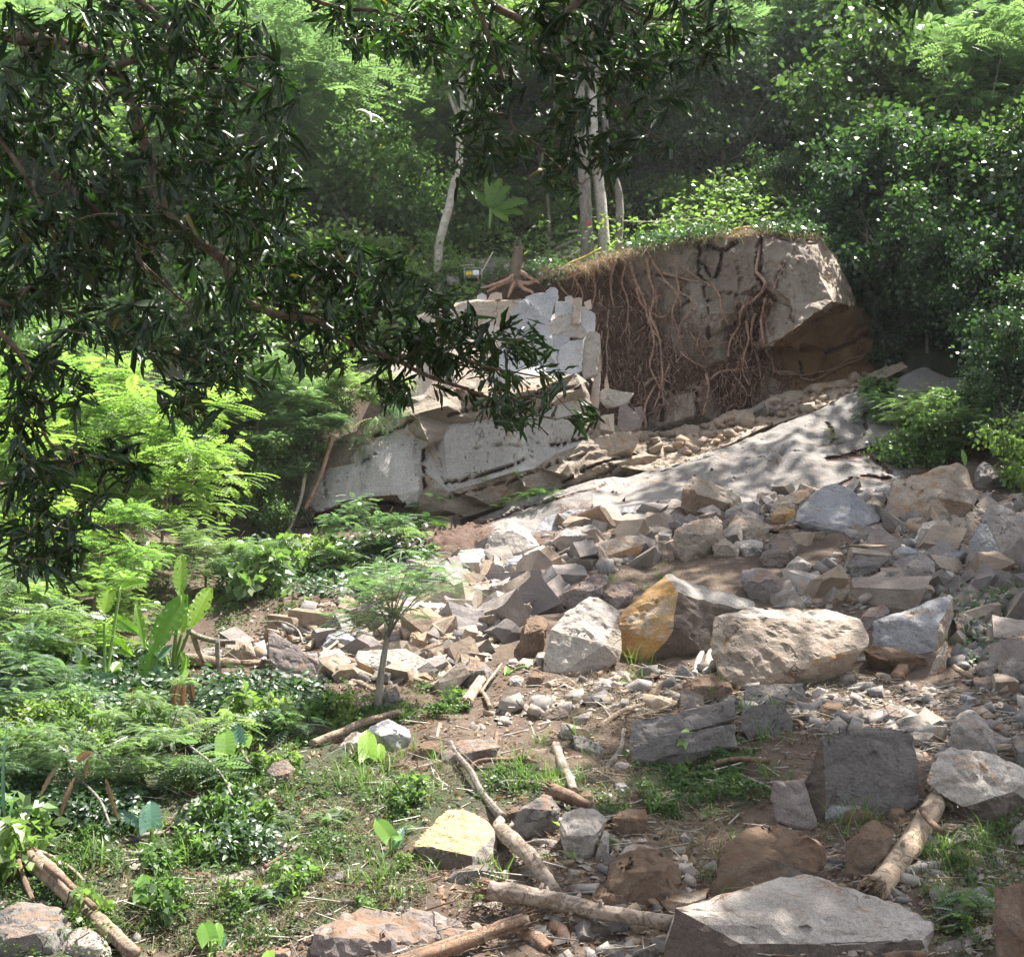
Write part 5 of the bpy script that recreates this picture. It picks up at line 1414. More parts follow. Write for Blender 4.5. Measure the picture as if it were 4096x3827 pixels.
M = {
    'fg': leaf_mat('foreground_leaf', (.012, .030, .008), (.035, .075, .018), .36, .36, .6, extra=(.30, .20, .04)),
    'broad': leaf_mat('broad_leaf', (.085, .14, .055), (.17, .25, .095), .45, .42, .6, extra=(.25, .22, .08)),
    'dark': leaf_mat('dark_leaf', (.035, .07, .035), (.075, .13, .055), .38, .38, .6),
    'feather': leaf_mat('feathery_leaf', (.10, .155, .105), (.18, .25, .165), .40, .42, .7),
    'feathery': leaf_mat('yellow_green_feathery_leaf', (.12, .19, .07), (.23, .32, .13), .48, .42, .6),
    'banana': leaf_mat('banana_leaf', (.13, .25, .04), (.20, .34, .05), .6, .35, .5),
    'taro': leaf_mat('taro_leaf', (.14, .26, .06), (.20, .35, .07), .5, .4, .4),
    'tarob': leaf_mat('blue_green_taro_leaf', (.05, .12, .08), (.08, .17, .12), .3, .3, .6),
    'grass': leaf_mat('grass_blade', (.05, .10, .025), (.12, .20, .05), .42, .4, .4),
    'cover': leaf_mat('ground_cover_leaf', (.045, .085, .03), (.10, .16, .055), .38, .45, .4, extra=(.24, .20, .09)),
    'straw': leaf_mat('dry_straw', (.15, .11, .075), (.36, .29, .21), .2, .7, .2, trcol=(1, .9, .7)),
    'dead': leaf_mat('dead_leaf', (.13, .08, .05), (.30, .21, .13), .25, .6, .3, trcol=(1.2, .9, .5)),
}
BARK = simple_mat('grey_bark', (.13, .11, .09), .9, (.27, .24, .20), 9, .7, streak=(1, 1, .3))
BARKP = simple_mat('pale_bark', (.30, .26, .21), .85, (.50, .46, .40), 6, .5)
BARKB = simple_mat('brown_branch_bark', (.10, .065, .045), .85, (.22, .16, .11), 12, .5)
WOODP = simple_mat('splintered_pale_wood', (.50, .38, .26), .8, (.66, .55, .42), 5, .8, streak=(6, 6, 1))
WOODO = simple_mat('splintered_orange_wood', (.38, .20, .10), .8, (.55, .35, .20), 6, .8)
WOODG = simple_mat('weathered_grey_wood', (.26, .23, .20), .85, (.40, .37, .33), 8, .6)
WOODB = simple_mat('dark_rotten_wood', (.09, .055, .04), .9, (.22, .14, .09), 10, .8)
ROOTD = simple_mat('dark_root', (.10, .055, .04), .9, (.20, .12, .085), 9, .5)
ROOTM = simple_mat('reddish_root', (.20, .11, .075), .85, (.38, .25, .18), 9, .5)


# ------------------------------------------------------------ forest crowns
def crown_points(seed, R_, Hh_, ncl, per, flat=.55):
    r = np.random.default_rng(seed)
    C, N_ = [], []
    for i in range(ncl):
        a = r.uniform(0, 2 * math.pi); q = math.sqrt(r.uniform(.02, 1)); zz = r.uniform(-.5, .5)
        k = math.sqrt(max(0.05, 1 - (2 * zz) ** 2 * .8))
        c = np.array([math.cos(a) * q * R_ * k, math.sin(a) * q * R_ * k, zz * Hh_])
        cr = R_ * r.uniform(.22, .40)
        n = int(per * r.uniform(.6, 1.4))
        d = nrm(r.normal(size=(n, 3)))
        rad = cr * (np.abs(r.normal(.78, .5, n)))
        p = c + d * rad[:, None] * np.array([1, 1, flat])
        C.append(p); N_.append(d)
    return np.concatenate(C), np.concatenate(N_)


def broad_crown(seed, R_=2.6, H_=4.5, ncl=20, per=650, size=.15, mat='broad', wd=.42):
    P, D = crown_points(seed, R_, H_, ncl, per)
    n = len(P)
    d = D + rng.normal(size=D.shape) * .7; d[:, 2] -= .45
    T = T_LEAF * np.array([1, wd * 2, 1])
    s = size * rng.uniform(.7, 1.35, n)
    V, Fc = oriented(P, d, np.array([0, 0, 1.0]), s, T, F_LEAF, .7)
    return leaves_mesh('crown', [(V, Fc, rng.random(n), 4, 0)], [M[mat]])


def feather_crown(seed, R_=3.0, H_=3.4, ncl=16, per=60, size=.62, mat='feather', np_=7, tpl=None):
    P, D = crown_points(seed, R_, H_, ncl, per, .35)
    n = len(P)
    d = D * np.array([1, 1, .2]) + rng.normal(size=D.shape) * .45; d[:, 2] = d[:, 2] * .3 + .08
    T, Fc0 = tpl or frond(np_, .06, .28, True, .27)
    V, Fc = oriented(P, d, np.array([0, 0, 1.0]), size * rng.uniform(.7, 1.3, n), T, Fc0, .25)
    return leaves_mesh('crown', [(V, Fc, rng.random(n), len(T), 0)], [M[mat]])


def trunk_mesh(seed, Ht, R_, Hc, mat, r0=.14, nb=6):
    r = random.Random(seed)
    a = Acc()
    lean = (r.uniform(-.12, .12) * Ht, r.uniform(-.1, .1) * Ht)
    pts = [(0, 0, -.6), (lean[0] * .15, lean[1] * .2, Ht * .25), (lean[0] * .6 + r.uniform(-.2, .2), lean[1] * .5, Ht * .6), (lean[0], lean[1], Ht)]
    pa = smooth_path(pts, 5)
    a.tube(pa, np.linspace(r0, r0 * .4, len(pa)), 7, .04)
    top = np.array(pts[-1])
    for i in range(nb):
        t = r.uniform(.5, 1)
        s = pa[int(t * (len(pa) - 1))]
        an = r.uniform(0, 6.28)
        e = top + np.array([math.cos(an) * R_ * .8, math.sin(an) * R_ * .8, r.uniform(-.2, .45) * Hc])
        m_ = (s + e) / 2 + np.array([0, 0, -.15 * R_])
        b = smooth_path([s, m_, e], 4)
        a.tube(b, np.linspace(r0 * .45, r0 * .1, len(b)), 5)
    return a.mesh('trunk', [mat]), (lean[0], lean[1], Ht)


TREEK = {}


def tree_kind(key, crown, Ht, R_, Hc, mat, r0, nv=3):
    TREEK[key] = []
    for v in range(nv):
        cm = crown(v)
        tm, top = trunk_mesh(len(TREEK) * 31 + v, Ht, R_, Hc, mat, r0)
        TREEK[key].append((tm, cm, top, Ht, R_, Hc))


tree_kind('broad', lambda v: broad_crown(200 + v, 2.6, 5.6, 30, 190, .21, 'broad'), 3.3, 2.6, 5.2, BARK, .11)
tree_kind('bush', lambda v: broad_crown(230 + v, 1.7, 2.8, 18, 190, .16, 'broad'), 1.1, 1.6, 2.6, BARK, .05)
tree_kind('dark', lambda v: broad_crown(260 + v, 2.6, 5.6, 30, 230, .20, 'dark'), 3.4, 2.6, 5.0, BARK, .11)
tree_kind('weed', lambda v: broad_crown(400 + v, 1.6, 2.4, 14, 34, .52, 'broad', .36), .7, 1.6, 2.4, BARKB, .05)
tree_kind('fernlet', lambda v: feather_crown(430 + v, 1.3, 1.4, 9, 9, 1.25, 'feather'), .8, 1.3, 1.4, BARKB, .05)
tree_kind('feather', lambda v: feather_crown(290 + v, 3.0, 5.0, 22, 66, .70, 'feather'), 4.2, 3.0, 4.6, BARKP, .10)
tree_kind('featherlow', lambda v: feather_crown(320 + v, 1.7, 2.2, 12, 55, .46, 'feather'), 1.6, 1.7, 2.2, BARKB, .05)
tree_kind('featheryel', lambda v: feather_crown(350 + v, 1.8, 2.6, 13, 60, .44, 'feathery'), 1.9, 1.8, 2.6, BARKB, .05)


def tree(key, x, y, z, s, label, cat, grp=None, name='tree', rot=None):
    tm, cm, top, *_ = random.choice(TREEK[key])
    e = empty(name, (x, y, z))
    e.rotation_euler = (0, 0, random.uniform(0, 6.28) if rot is None else rot)
    e.scale = (s * random.uniform(.9, 1.12), s * random.uniform(.9, 1.12), s * random.uniform(.88, 1.18))
    t = link('trunk' if name == 'tree' else 'stem', tm, e)
    c = link('crown' if name == 'tree' else 'foliage', cm, e)
    c.location = top
    tag(e, label, cat, grp)
    return e


# forest on the hill behind the cliff
rt = random.Random(5)
random.seed(12)
FOREST_LAB = {
    ('broad', 0): 'bright green broadleaf tree on the sunlit forest slope, left and above the cliff',
    ('broad', 1): 'mid green broadleaf tree on the forest slope above the root curtain and broken slabs',
    ('broad', 2): 'glossy green broadleaf tree among darker ones on the upper right forest slope',
    ('dark', 0): 'dark green broadleaf tree in the forest at the far left',
    ('dark', 1): 'dark green broadleaf tree in the shaded forest above the middle of the cliff',
    ('dark', 2): 'dense broadleaf tree at the right, leaves coloured dark as forest shade',
    ('feather', 0): 'feathery blue green tree with layered crown on the upper left forest slope',
    ('feather', 1): 'feathery layered tree in the forest above the middle of the cliff',
    ('feather', 2): 'feathery layered tree spreading over the upper right forest slope',
}
row = 0
Yr = 43.0
NT = 0
while Yr < 96:
    wpx = 2.6 * FS / Yr * 1.0
    sx = -500 + rt.uniform(0, wpx)
    while sx < 4600:
        Yj = Yr + rt.uniform(-1.6, 1.6)
        if 1650 < sx < 3500 and Yj < 45.5:
            sx += wpx * .5
            continue
        x = (sx - 2048) / FS * Yj * 1.04
        z = float(H(x, Yj))
        side = 0 if sx < 1700 else (1 if sx < 2700 else 2)
        q = rt.random()
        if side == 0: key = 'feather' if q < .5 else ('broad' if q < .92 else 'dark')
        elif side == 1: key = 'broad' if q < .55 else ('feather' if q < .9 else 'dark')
        else: key = 'dark' if q < .6 else ('feather' if q < .9 else 'broad')  # more dark leaved trees, putting the right side's shade into leaf colour
        s = rt.uniform(.75, 1.25) * (1.0 + (Yj - 43) * .006)
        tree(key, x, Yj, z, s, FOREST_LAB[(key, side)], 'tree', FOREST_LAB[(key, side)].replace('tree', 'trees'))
        NT += 1
        sx += wpx * rt.uniform(.7, 1.3)
    Yr += 2.8 + (Yr - 43) * .045
    row += 1
print('forest trees', NT)


def at_g(c, x, y):
    p = ghit(*S(c, x, y))
    return p


# undergrowth bushes on top of and around the cliff: (crop,x,y,key,scale,label)
def shrub(c, x, y, key, s, label, grp=None, Y=None, drop=.0, cat='shrub'):
    if s < .3:
        if key in ('bush', 'dark'): key, s = 'weed', s * 1.25
        elif key == 'featherlow': key, s = 'fernlet', s * 1.1
    sx, sy = S(c, x, y)
    p = ghit(sx, sy) if Y is None else unproj(sx, sy, Y)
    return tree(key, float(p[0]), float(p[1]), float(p[2]) - drop, s, label, cat, grp, name='shrub')


SH = [
    # D coordinates of the foot, kind, scale, label
    (40, 620, 'bush', 1.2, None), (150, 650, 'dark', .45, None), (260, 640, 'bush', 1.1, None), (380, 660, 'bush', 1.2, None), (480, 650, 'bush', 1.1, None), (560, 640, 'bush', 1.3, None), (640, 640, 'bush', 1.1, None),
    (720, 610, 'bush', 1.0, None), (800, 590, 'bush', .9, None), (860, 570, 'bush', .8, None), (690, 520, 'bush', 1.2, None), (770, 500, 'bush', 1.2, None), (860, 480, 'bush', 1.0, None), (620, 480, 'bush', 1.3, None), (1100, 470, 'bush', .8, None),
    (1060, 440, 'bush', 1.0, None), (1180, 440, 'bush', 1.0, None), (1280, 440, 'bush', .8, None), (1350, 430, 'bush', .7, None), (1430, 425, 'bush', .7, None), (1500, 430, 'dark', .4, None), (1580, 440, 'bush', .8, None), (1640, 470, 'dark', .5, None),
    (980, 430, 'bush', 1.1, None), (900, 420, 'bush', 1.0, None),
]
for k, (px, py, key, s, lab) in enumerate(SH):
    zone = 'left of the broken slabs' if px < 880 else ('along the clearing on top of the cliff' if px < 1250 else 'along the top edge of the grey cliff')
    shrub('D', px, py, key, s * .9, 'leafy green shrub growing ' + zone, 'shrubs ' + zone)
# right hand side masses beside the cliff and above the slab
for k, (px, py, key, s) in enumerate([(1700, 640, 'dark', .8), (1760, 600, 'dark', .9), (1850, 620, 'dark', .9), (1930, 600, 'dark', .9), (1990, 620, 'dark', .9), (1720, 720, 'dark', .45), (1800, 690, 'dark', .6), (1880, 700, 'dark', .5), (1960, 760, 'dark', .6), (2040, 800, 'dark', .6), (1690, 560, 'dark', .6), (1660, 500, 'dark', .5), (2060, 650, 'dark', .9), (2150, 850, 'dark', .7), (2250, 900, 'bush', .7), (2400, 950, 'dark', .6), (2180, 1010, 'bush', .45), (2350, 1150, 'dark', .35), (2300, 760, 'dark', .9), (2500, 800, 'dark', .9)]):
    shrub('D', px, py, key, s, 'dark leafy shrub hanging over the slope right of the overhang', 'dark shrubs right of the overhang')
for px, py, key, s in [(1760, 905, 'bush', .55), (1810, 900, 'featherlow', .6), (1850, 880, 'bush', .5), (1960, 900, 'dark', .4), (1920, 860, 'bush', .6), (2010, 940, 'bush', .6), (1780, 850, 'featherlow', .45), (1715, 800, 'featherlow', .28), (1700, 770, 'bush', .22), (1990, 860, 'dark', .5)]:
    shrub('D', px, py, key, s, 'green shrub at the right end of the smooth slab, above the orange topped block', 'shrubs at the right end of the smooth slab')
# left hand side: ferns and shrubs below the left forest
for px, py, key, s in [(60, 800, 'bush', 1.1), (180, 880, 'featherlow', .9), (100, 930, 'featheryel', 1.0), (300, 930, 'featherlow', .8), (380, 900, 'bush', .6), (450, 870, 'featherlow', .7), (520, 840, 'featherlow', .7), (560, 800, 'bush', .8), (470, 960, 'bush', .7), (520, 930, 'featherlow', .7), 
                       (400, 1000, 'featherlow', .8), (330, 1000, 'featherlow', .9), (620, 740, 'bush', .45), (680, 700, 'bush', .4), (600, 720, 'bush', .8), (470, 780, 'bush', .7)]:
    shrub('D', px, py, key, s, 'pale leafed shrub with ferns beside the left end of the layered cliff', 'shrubs and ferns left of the layered cliff')
for px, py, key, s, Y in [(560, 760, 'featherlow', .55, 33), (600, 790, 'featherlow', .45, 32.6), (640, 770, 'bush', .4, 33), (560, 840, 'featherlow', .45, 32.3), (590, 860, 'bush', .32, 32.2), (540, 910, 'featherlow', .45, 32), (520, 980, 'bush', .4, 31.6), (680, 745, 'featherlow', .4, 33), (740, 735, 'bush', .33, 33.2), (620, 830, 'featherlow', .35, 32.2), (500, 900, 'bush', .5, 32), (500, 820, 'featherlow', .6, 32.5)]:
    shrub('D', px, py, key, s, 'pale foliage hanging over the left end of the layered cliff', 'foliage hanging over the left end of the layered cliff', Y=Y, drop=.5)
for px, py, key, s in [(20, 1060, 'featheryel', 1.0), (130, 1050, 'featheryel', 1.1), (230, 1060, 'featheryel', 1.15), (310, 1090, 'featheryel', .8), (60, 1200, 'featheryel', .7), (180, 1200, 'featheryel', .55), (20, 1280, 'featherlow', .6), (120, 1310, 'featheryel', .45), (-60, 1150, 'featheryel', 1), (400, 1150, 'featherlow', .5), (470, 1160, 'featherlow', .35), (230, 1240, 'featheryel', .35), (-40, 1350, 'featherlow', .6), (60, 1390, 'featherlow', .4)]:
    shrub('D', px, py, key, s, 'sunlit yellow green feathery bush on the left slope behind the banana plants', 'sunlit feathery bushes on the left slope')
for px, py, key, s in [(600, 1095, 'bush', .2), (660, 1110, 'featherlow', .25), (560, 1115, 'bush', .28), (500, 1160, 'bush', .28), (720, 1080, 'featherlow', .4), (640, 1070, 'bush', .15), (790, 1060, 'featherlow', .25), (700, 1150, 'dark', .12)]:
    shrub('D', px, py, key, s, 'dull green shrub in the shade at the foot of the layered cliff', 'shrubs at the foot of the layered cliff')
for px, py, key, s in [(500, 1420, 'bush', .2), (560, 1425, 'featherlow', .22), (660, 1405, 'dark', .13), (630, 1400, 'bush', .14), (420, 1450, 'featherlow', .25), (330, 1470, 'featherlow', .3), (180, 1480, 'bush', .3), (230, 1540, 'featherlow', .3), (120, 1560, 'featherlow', .3), (50, 1500, 'bush', .34), (360, 1520, 'featherlow', .26), (880, 1370, 'dark', .09), (20, 1640, 'dark', .22), (410, 1620, 'bush', .13), (0, 1700, 'dark', .2), (270, 1440, 'bush', .2), (90, 1450, 'featherlow', .35), (-20, 1580, 'featherlow', .35), (450, 1520, 'featherlow', .2), (520, 1510, 'bush', .12), (1880, 1790, 'featherlow', .15), (1170, 1650, 'featherlow', .1)]:
    shrub('D', px, py, key, s, 'low green bush in the lower left thicket' if px < 1000 else 'small low green bush among the boulders near the bottom', 'low bushes among the rocks and logs')

for k in range(46):
    px, py = rt.uniform(0, 900), rt.uniform(1440, 1800)
    if not inpoly(np.array(px * 2.0604), np.array(py * 2.0604), GREEN): continue
    shrub('D', px, py, rt.choice(('bush', 'dark', 'featherlow', 'bush')), rt.uniform(.05, .12), 'small leafy weed standing in the green cover at the lower left', 'small leafy weeds at the lower left')

# sapling with a feathery crown in the centre left
sy0 = ghit(*S('F', 275, 1040))
Ysap = float(sy0[1])
ac = Acc()
tp = [unproj(*S('F', *q), Ysap) for q in [(262, 1075), (272, 930), (290, 800), (312, 680), (338, 585)]]
pa = smooth_path(tp, 5); ac.tube(pa, np.linspace(.055, .03, len(pa)), 8, .04)
tips = [(250, 420), (180, 470), (110, 560), (330, 400), (430, 400), (520, 330), (610, 300), (640, 420), (120, 640), (200, 350), (300, 300), (430, 300), (90, 420), (560, 240), (470, 500), (200, 640), (660, 350), (380, 260), (30, 610), (250, 560)]
tw = []
for k, q in enumerate(tips):
    e = unproj(*S('F', *q), Ysap + random.uniform(-.8, .8))
    s0 = pa[-1 - (k * 3) % 9]
    m_ = (s0 + e) / 2 + np.array([0, 0, .12])
    b = smooth_path([s0, m_, e], 5); ac.tube(b, np.linspace(.011, .004, len(b)), 5)
    tw.append(b)
sap = empty('tree', tuple(sy0)); tag(sap, 'slender sapling with a mottled trunk and feathery crown left of the sunlit scree', 'tree')
t_ = link('trunk', ac.mesh('trunk', [BARK]), sap); t_.location = -Vector(sy0)
Tf, Ff = frond(9, .04, .25, True, .25)
P, D = [], []
for b in tw:
    for k in range(24):
        q = b[random.randrange(len(b) // 2, len(b))]
        P.append(q + rng.normal(size=3) * np.array([.2, .2, .06])); an = random.uniform(0, 6.28)
        D.append((math.cos(an), math.sin(an), random.uniform(-.15, .35)))
P = np.array(P); D = np.array(D)
V, Fc = oriented(P, D, np.array([0, 0, 1.0]), rng.uniform(.18, .36, len(P)), Tf, Ff, .2)
t_ = link('crown', leaves_mesh('crown', [(V, Fc, rng.random(len(P)), len(Tf), 0)], [M['feather']]), sap); t_.location = -Vector(sy0)
# ------------------------------------------------------------ overhanging foreground tree
FGT = empty('tree', (-3.6, 6.0, -2.4))
tag(FGT, 'large dark leaved tree whose branches hang into the picture from the left and top', 'tree')
_o = -Vector(FGT.location)
ac = Acc()
pa = smooth_path([(-5.6, 4.6, -3.2), (-5.4, 4.9, -.5), (-5.0, 5.6, 2.0), (-4.0, 6.6, 3.7)], 5)
ac.tube(pa, np.linspace(.24, .14, len(pa)), 9, .03)
x_ = link('trunk', ac.mesh('trunk', [BARK]), FGT); x_.location = _o

limbs = [   # (crop, x, y, Y), start radius, end radius
    ([('L', -400, -100, 6.6), ('L', 0, 190, 7.0), ('L', 330, 250, 7.1), ('L', 640, 390, 7.3), ('L', 820, 820, 7.4), ('L', 943, 1278 - 60, 7.4), ('O', 1080, 110, 7.4), ('O', 1190, 200, 7.4), ('O', 1235, 330, 7.4), ('O', 1380, 440, 7.5), ('O', 1560, 492, 7.6), ('O', 1700, 512, 7.6), ('I', 250, 10, 7.7), ('I', 400, 100, 7.8), ('I', 600, 170, 7.9), ('I', 750, 250, 8.0), ('I', 980, 330, 8.1), ('I', 1180, 420, 8.1), ('I', 1400, 470, 8.2)], .042, .006),
    ([('L', 300, 980, 7.0), ('L', 560, 1210, 7.2), ('L', 700, 1310, 7.2), ('L', 780, 1400, 7.2), ('L', 790, 1480, 7.2), ('L', 900, 1580, 7.3), ('L', 1020, 1690, 7.3), ('O', 1000, 430, 7.3), ('O', 1070, 560, 7.4)], .020, .005),
    ([('L', 780, 1400, 7.2), ('L', 830, 1375, 7.2), ('L', 950, 1350, 7.4)], .014, .012),
    ([('O', -60, 520, 6.6), ('O', 0, 570, 6.6), ('O', 100, 680, 6.7), ('O', 160, 800, 6.7), ('O', 200, 960, 6.8), ('O', 235, 1100, 6.8), ('O', 300, 1180, 6.9), ('O', 480, 1222, 7.0), ('O', 620, 1250, 7.1)], .016, .005),
    ([('L', -100, 650, 6.8), ('L', 0, 790, 6.8), ('L', 120, 960, 6.8), ('L', 200, 1100, 6.9), ('L', 270, 1250, 6.9), ('L', 350, 1480, 7.0), ('L', 390, 1650, 7.0)], .014, .005),
    ([('L', 640, 390, 7.3), ('L', 1000, 280, 7.4), ('L', 1200, 370, 7.5), ('L', 1400, 480, 7.6), ('L', 1560, 560, 7.7)], .022, .005),
    ([('L', 500, -200, 7.0), ('L', 900, 100, 7.2), ('L', 1050, 290, 7.3), ('L', 1180, 500, 7.4), ('L', 1300, 800, 7.5), ('L', 1500, 1000, 7.6)], .02, .005),
    ([('O', 1230, 330, 7.4), ('O', 1330, 380, 7.5), ('O', 1640, 470, 7.8), ('O', 1640, 330, 7.9), ('O', 1720, 200, 8.0), ('O', 1850, 210, 8.0)], .015, .005),
    ([('I', 620, 160, 7.9), ('I', 720, 145, 8), ('I', 900, 160, 8.1), ('I', 1100, 220, 8.2), ('I', 1250, 250, 8.3), ('I', 1380, 270, 8.3)], .013, .004),
    ([('M', 700, -300, 7.6), ('M', 930, 0, 7.8), ('M', 1090, 100, 7.9), ('M', 1180, 230, 8.0), ('M', 1270, 285, 8.0), ('M', 1315, 500, 8.1), ('M', 1240, 640, 8.1)], .03, .007),
    ([('M', 1500, -200, 7.8), ('M', 1380, 10, 7.9), ('M', 1240, 110, 7.9), ('M', 1120, 150, 8.0)], .026, .02),
    ([('M', 800, -100, 7.7), ('M', 910, 100, 7.8), ('M', 950, 230, 7.8), ('M', 1020, 430, 7.9), ('M', 1040, 560, 7.9), ('M', 900, 580, 8.0), ('M', 860, 700, 8.0), ('M', 760, 830, 8.1)], .016, .005),
    ([('M', 1040, 560, 7.9), ('M', 1060, 640, 7.9), ('M', 1150, 700, 8.0), ('M', 1320, 860, 8.1), ('M', 1400, 920, 8.1)], .010, .004),
    ([('M', 1400, -100, 7.9), ('M', 1600, 30, 8.0), ('M', 1760, 95, 8.1), ('M', 1988, 85, 8.2), ('N', 280, 120, 8.2)], .014, .006),
    ([('M', 1240, 110, 7.9), ('M', 1380, 250, 8.0), ('M', 1480, 420, 8.0), ('M', 1650, 600, 8.1), ('M', 1800, 700, 8.1)], .012, .004),
    ([('M', -300, -200, 8.0), ('M', 120, 20, 8.1), ('M', 400, 60, 8.1), ('M', 620, 120, 8.2)], .02, .006),
    ([('N', 1200, -250, 7.2), ('N', 1450, -60, 7.2), ('N', 1480, 20, 7.2)], .012, .005),
    ([('O', -100, 350, 6.6), ('O', 60, 420, 6.7), ('O', 200, 300, 6.8), ('O', 350, 480, 6.9)], .012, .005),
]
nodes = []
for pts, r0, r1 in limbs:
    P3 = np.array([unproj(*S(c, x, y), Y) for c, x, y, Y in pts])
    pa = smooth_path(P3, 5)
    pa += .012 * np.stack([fbm(pa * 3, 2, 5), fbm(pa * 3 + 9, 2, 6), fbm(pa * 3 + 20, 2, 7)], 1)
    ac = Acc(); ac.tube(pa, np.linspace(r0, r1, len(pa)), 8, .03)
    x_ = link('branch', ac.mesh('branch', [BARKB]), FGT); x_.location = _o
    nodes.append(pa[len(pa) // 5:])
nodes = np.concatenate(nodes)
# foliage regions: polygon, number of leaf whorls, depth range
REG = [
    ([(0, 0), (470, 0), (540, 90), (590, 280), (590, 420), (520, 460), (300, 470), (0, 420)], 330, (6.4, 8.0)),
    ([(0, 400), (560, 420), (600, 520), (560, 640), (520, 720), (430, 790), (340, 820), (280, 700), (120, 640), (0, 660)], 210, (6.6, 7.8)),
    ([(0, 620), (130, 640), (190, 800), (250, 880), (230, 950), (170, 1060), (90, 1120), (0, 1130)], 90, (6.4, 7.2)),
    ([(540, 470), (700, 470), (830, 540), (900, 570), (860, 640), (700, 640), (640, 760), (560, 700)], 100, (7.3, 8.1)),
    ([(840, 600), (1010, 620), (1090, 690), (1150, 790), (1130, 830), (1000, 820), (880, 760), (740, 770), (700, 660)], 110, (7.7, 8.4)),
    ([(600, 0), (1420, 0), (1430, 60), (1380, 130), (1290, 150), (980, 170), (900, 120), (740, 120), (640, 60)], 165, (7.5, 8.5)),
    ([(900, 120), (1330, 120), (1320, 230), (1290, 290), (1210, 330), (1120, 370), (1070, 370), (1000, 300), (920, 350), (850, 320), (890, 230), (860, 180)], 105, (7.7, 8.4)),
    ([(1690, -30), (1780, -30), (1830, 0), (1700, 10)], 8, (7.0, 7.4)),
    ([(170, 860), (240, 830), (290, 880), (260, 920), (180, 910)], 8, (6.9, 7.2)),
]
CP_ = []
for poly, n, (y0, y1) in REG:
    pp = np.array(poly, float)
    c = 0
    while c < n:
        a, b = rng.uniform(pp[:, 0].min(), pp[:, 0].max()), rng.uniform(pp[:, 1].min(), pp[:, 1].max())
        if inpoly(np.array(a), np.array(b), poly):
            # leave natural holes
            if vnoise(np.array([a / 48.0, b / 48.0, 3.3]), 4) < .34 and rng.random() < .85:
                c += .35
                continue
            CP_.append(unproj(a * 2.0604, b * 2.0604, rng.uniform(y0, y1))); c += 1
CP_ = np.array(CP_)
# the shading canopy of the same tree above the picture
can = np.stack([rng.uniform(-7.0, 6.5, 900), rng.uniform(6.0, 11.5, 900), np.zeros(900)], 1)
can[:, 2] = can[:, 1] * .60 + .5 + rng.uniform(0, 1.8, 900)
can = can[(can[:, 0] < 2.5) | (can[:, 1] < 9.5)]
can = can[~((np.abs(can[:, 0] - .3) < .7) & (np.abs(can[:, 1] - 8.2) < .8))]


def whorls(C, nl, size, T, Fc):
    """leaf whorls at twig ends; returns P, D per leaf and twig direction"""
    n = len(C)
    tw = nrm(rng.normal(size=(n, 3)) * np.array([1, .8, .5]) + np.array([.25, -.1, -.35]))
    k = nl
    a = rng.uniform(0, 2 * math.pi, (n, k))
    B1 = nrm(np.cross(tw, np.array([.3, .2, 1.0]))); B2 = np.cross(tw, B1)
    sp = rng.uniform(.5, 1.5, (n, k))
    D = tw[:, None] + sp[..., None] * (B1[:, None] * np.cos(a)[..., None] + B2[:, None] * np.sin(a)[..., None])
    D[..., 2] -= .45
    P = C[:, None] - tw[:, None] * rng.uniform(0, .10, (n, k))[..., None]
    keep = rng.random((n, k)) < .85
    return P[keep], D[keep], tw


T1, F1 = lance(5, .082, .22, .05)
T2, F2 = lance(5, .078, -.06, .06)
P, D, tw = whorls(CP_, 10, .15, T1, F1)
sz = rng.uniform(.07, .19, len(P))
h = rng.random(len(P)) < .6
V1, Fa = oriented(P[h], D[h], np.array([0, -.3, 1.0]), sz[h], T1, F1, .5)
V2, Fb = oriented(P[~h], D[~h], np.array([0, -.3, 1.0]), sz[~h], T2, F2, .5)
# slight individual waviness
V1 = V1 + .004 * rng.normal(size=V1.shape); V2 = V2 + .004 * rng.normal(size=V2.shape)
x_ = link('foliage', leaves_mesh('foliage', [(V1, Fa, rng.random(h.sum()), len(T1), 0), (V2, Fb, rng.random((~h).sum()), len(T2), 0)], [M['fg']]), FGT)
x_.location = _o; x_.data.polygons.foreach_set('use_smooth', np.ones(len(x_.data.polygons), bool))
# twigs joining every whorl to the nearest branch or already joined whorl
ac = Acc()
tree_nodes = list(nodes)
d0 = np.array([np.min(np.linalg.norm(nodes - c, axis=1)) for c in CP_])
NA = np.array(tree_nodes)
for i in np.argsort(d0):
    c = CP_[i]
    dd = np.linalg.norm(NA - c, axis=1)
    j = int(np.argmin(dd)); s = NA[j]
    if dd[j] > 1e-3:
        m_ = (s + c) / 2 + rng.normal(size=3) * .12 * dd[j] + np.array([0, 0, -.06 * dd[j]])
        pa = smooth_path([s, m_, c], 4)
        r0 = min(.006, .0028 + .006 * dd[j])
        ac.tube(pa, np.linspace(r0, .002, len(pa)), 5)
        NA = np.vstack([NA, pa[3:]])
x_ = link('twigs', ac.mesh('twigs', [BARKB]), FGT); x_.location = _o
# canopy above the picture
P, D, tw = whorls(can, 11, .2, T1, F1)
V1, Fa = oriented(P + rng.normal(size=P.shape) * .12, D, np.array([0, 0, 1.0]), rng.uniform(.2, .34, len(P)), T_LEAF * np.array([1, .5, 1]), F_LEAF, .5)
x_ = link('upper_foliage', leaves_mesh('upper_foliage', [(V1, Fa, rng.random(len(P)), 4, 0)], [M['fg']]), FGT); x_.location = _o
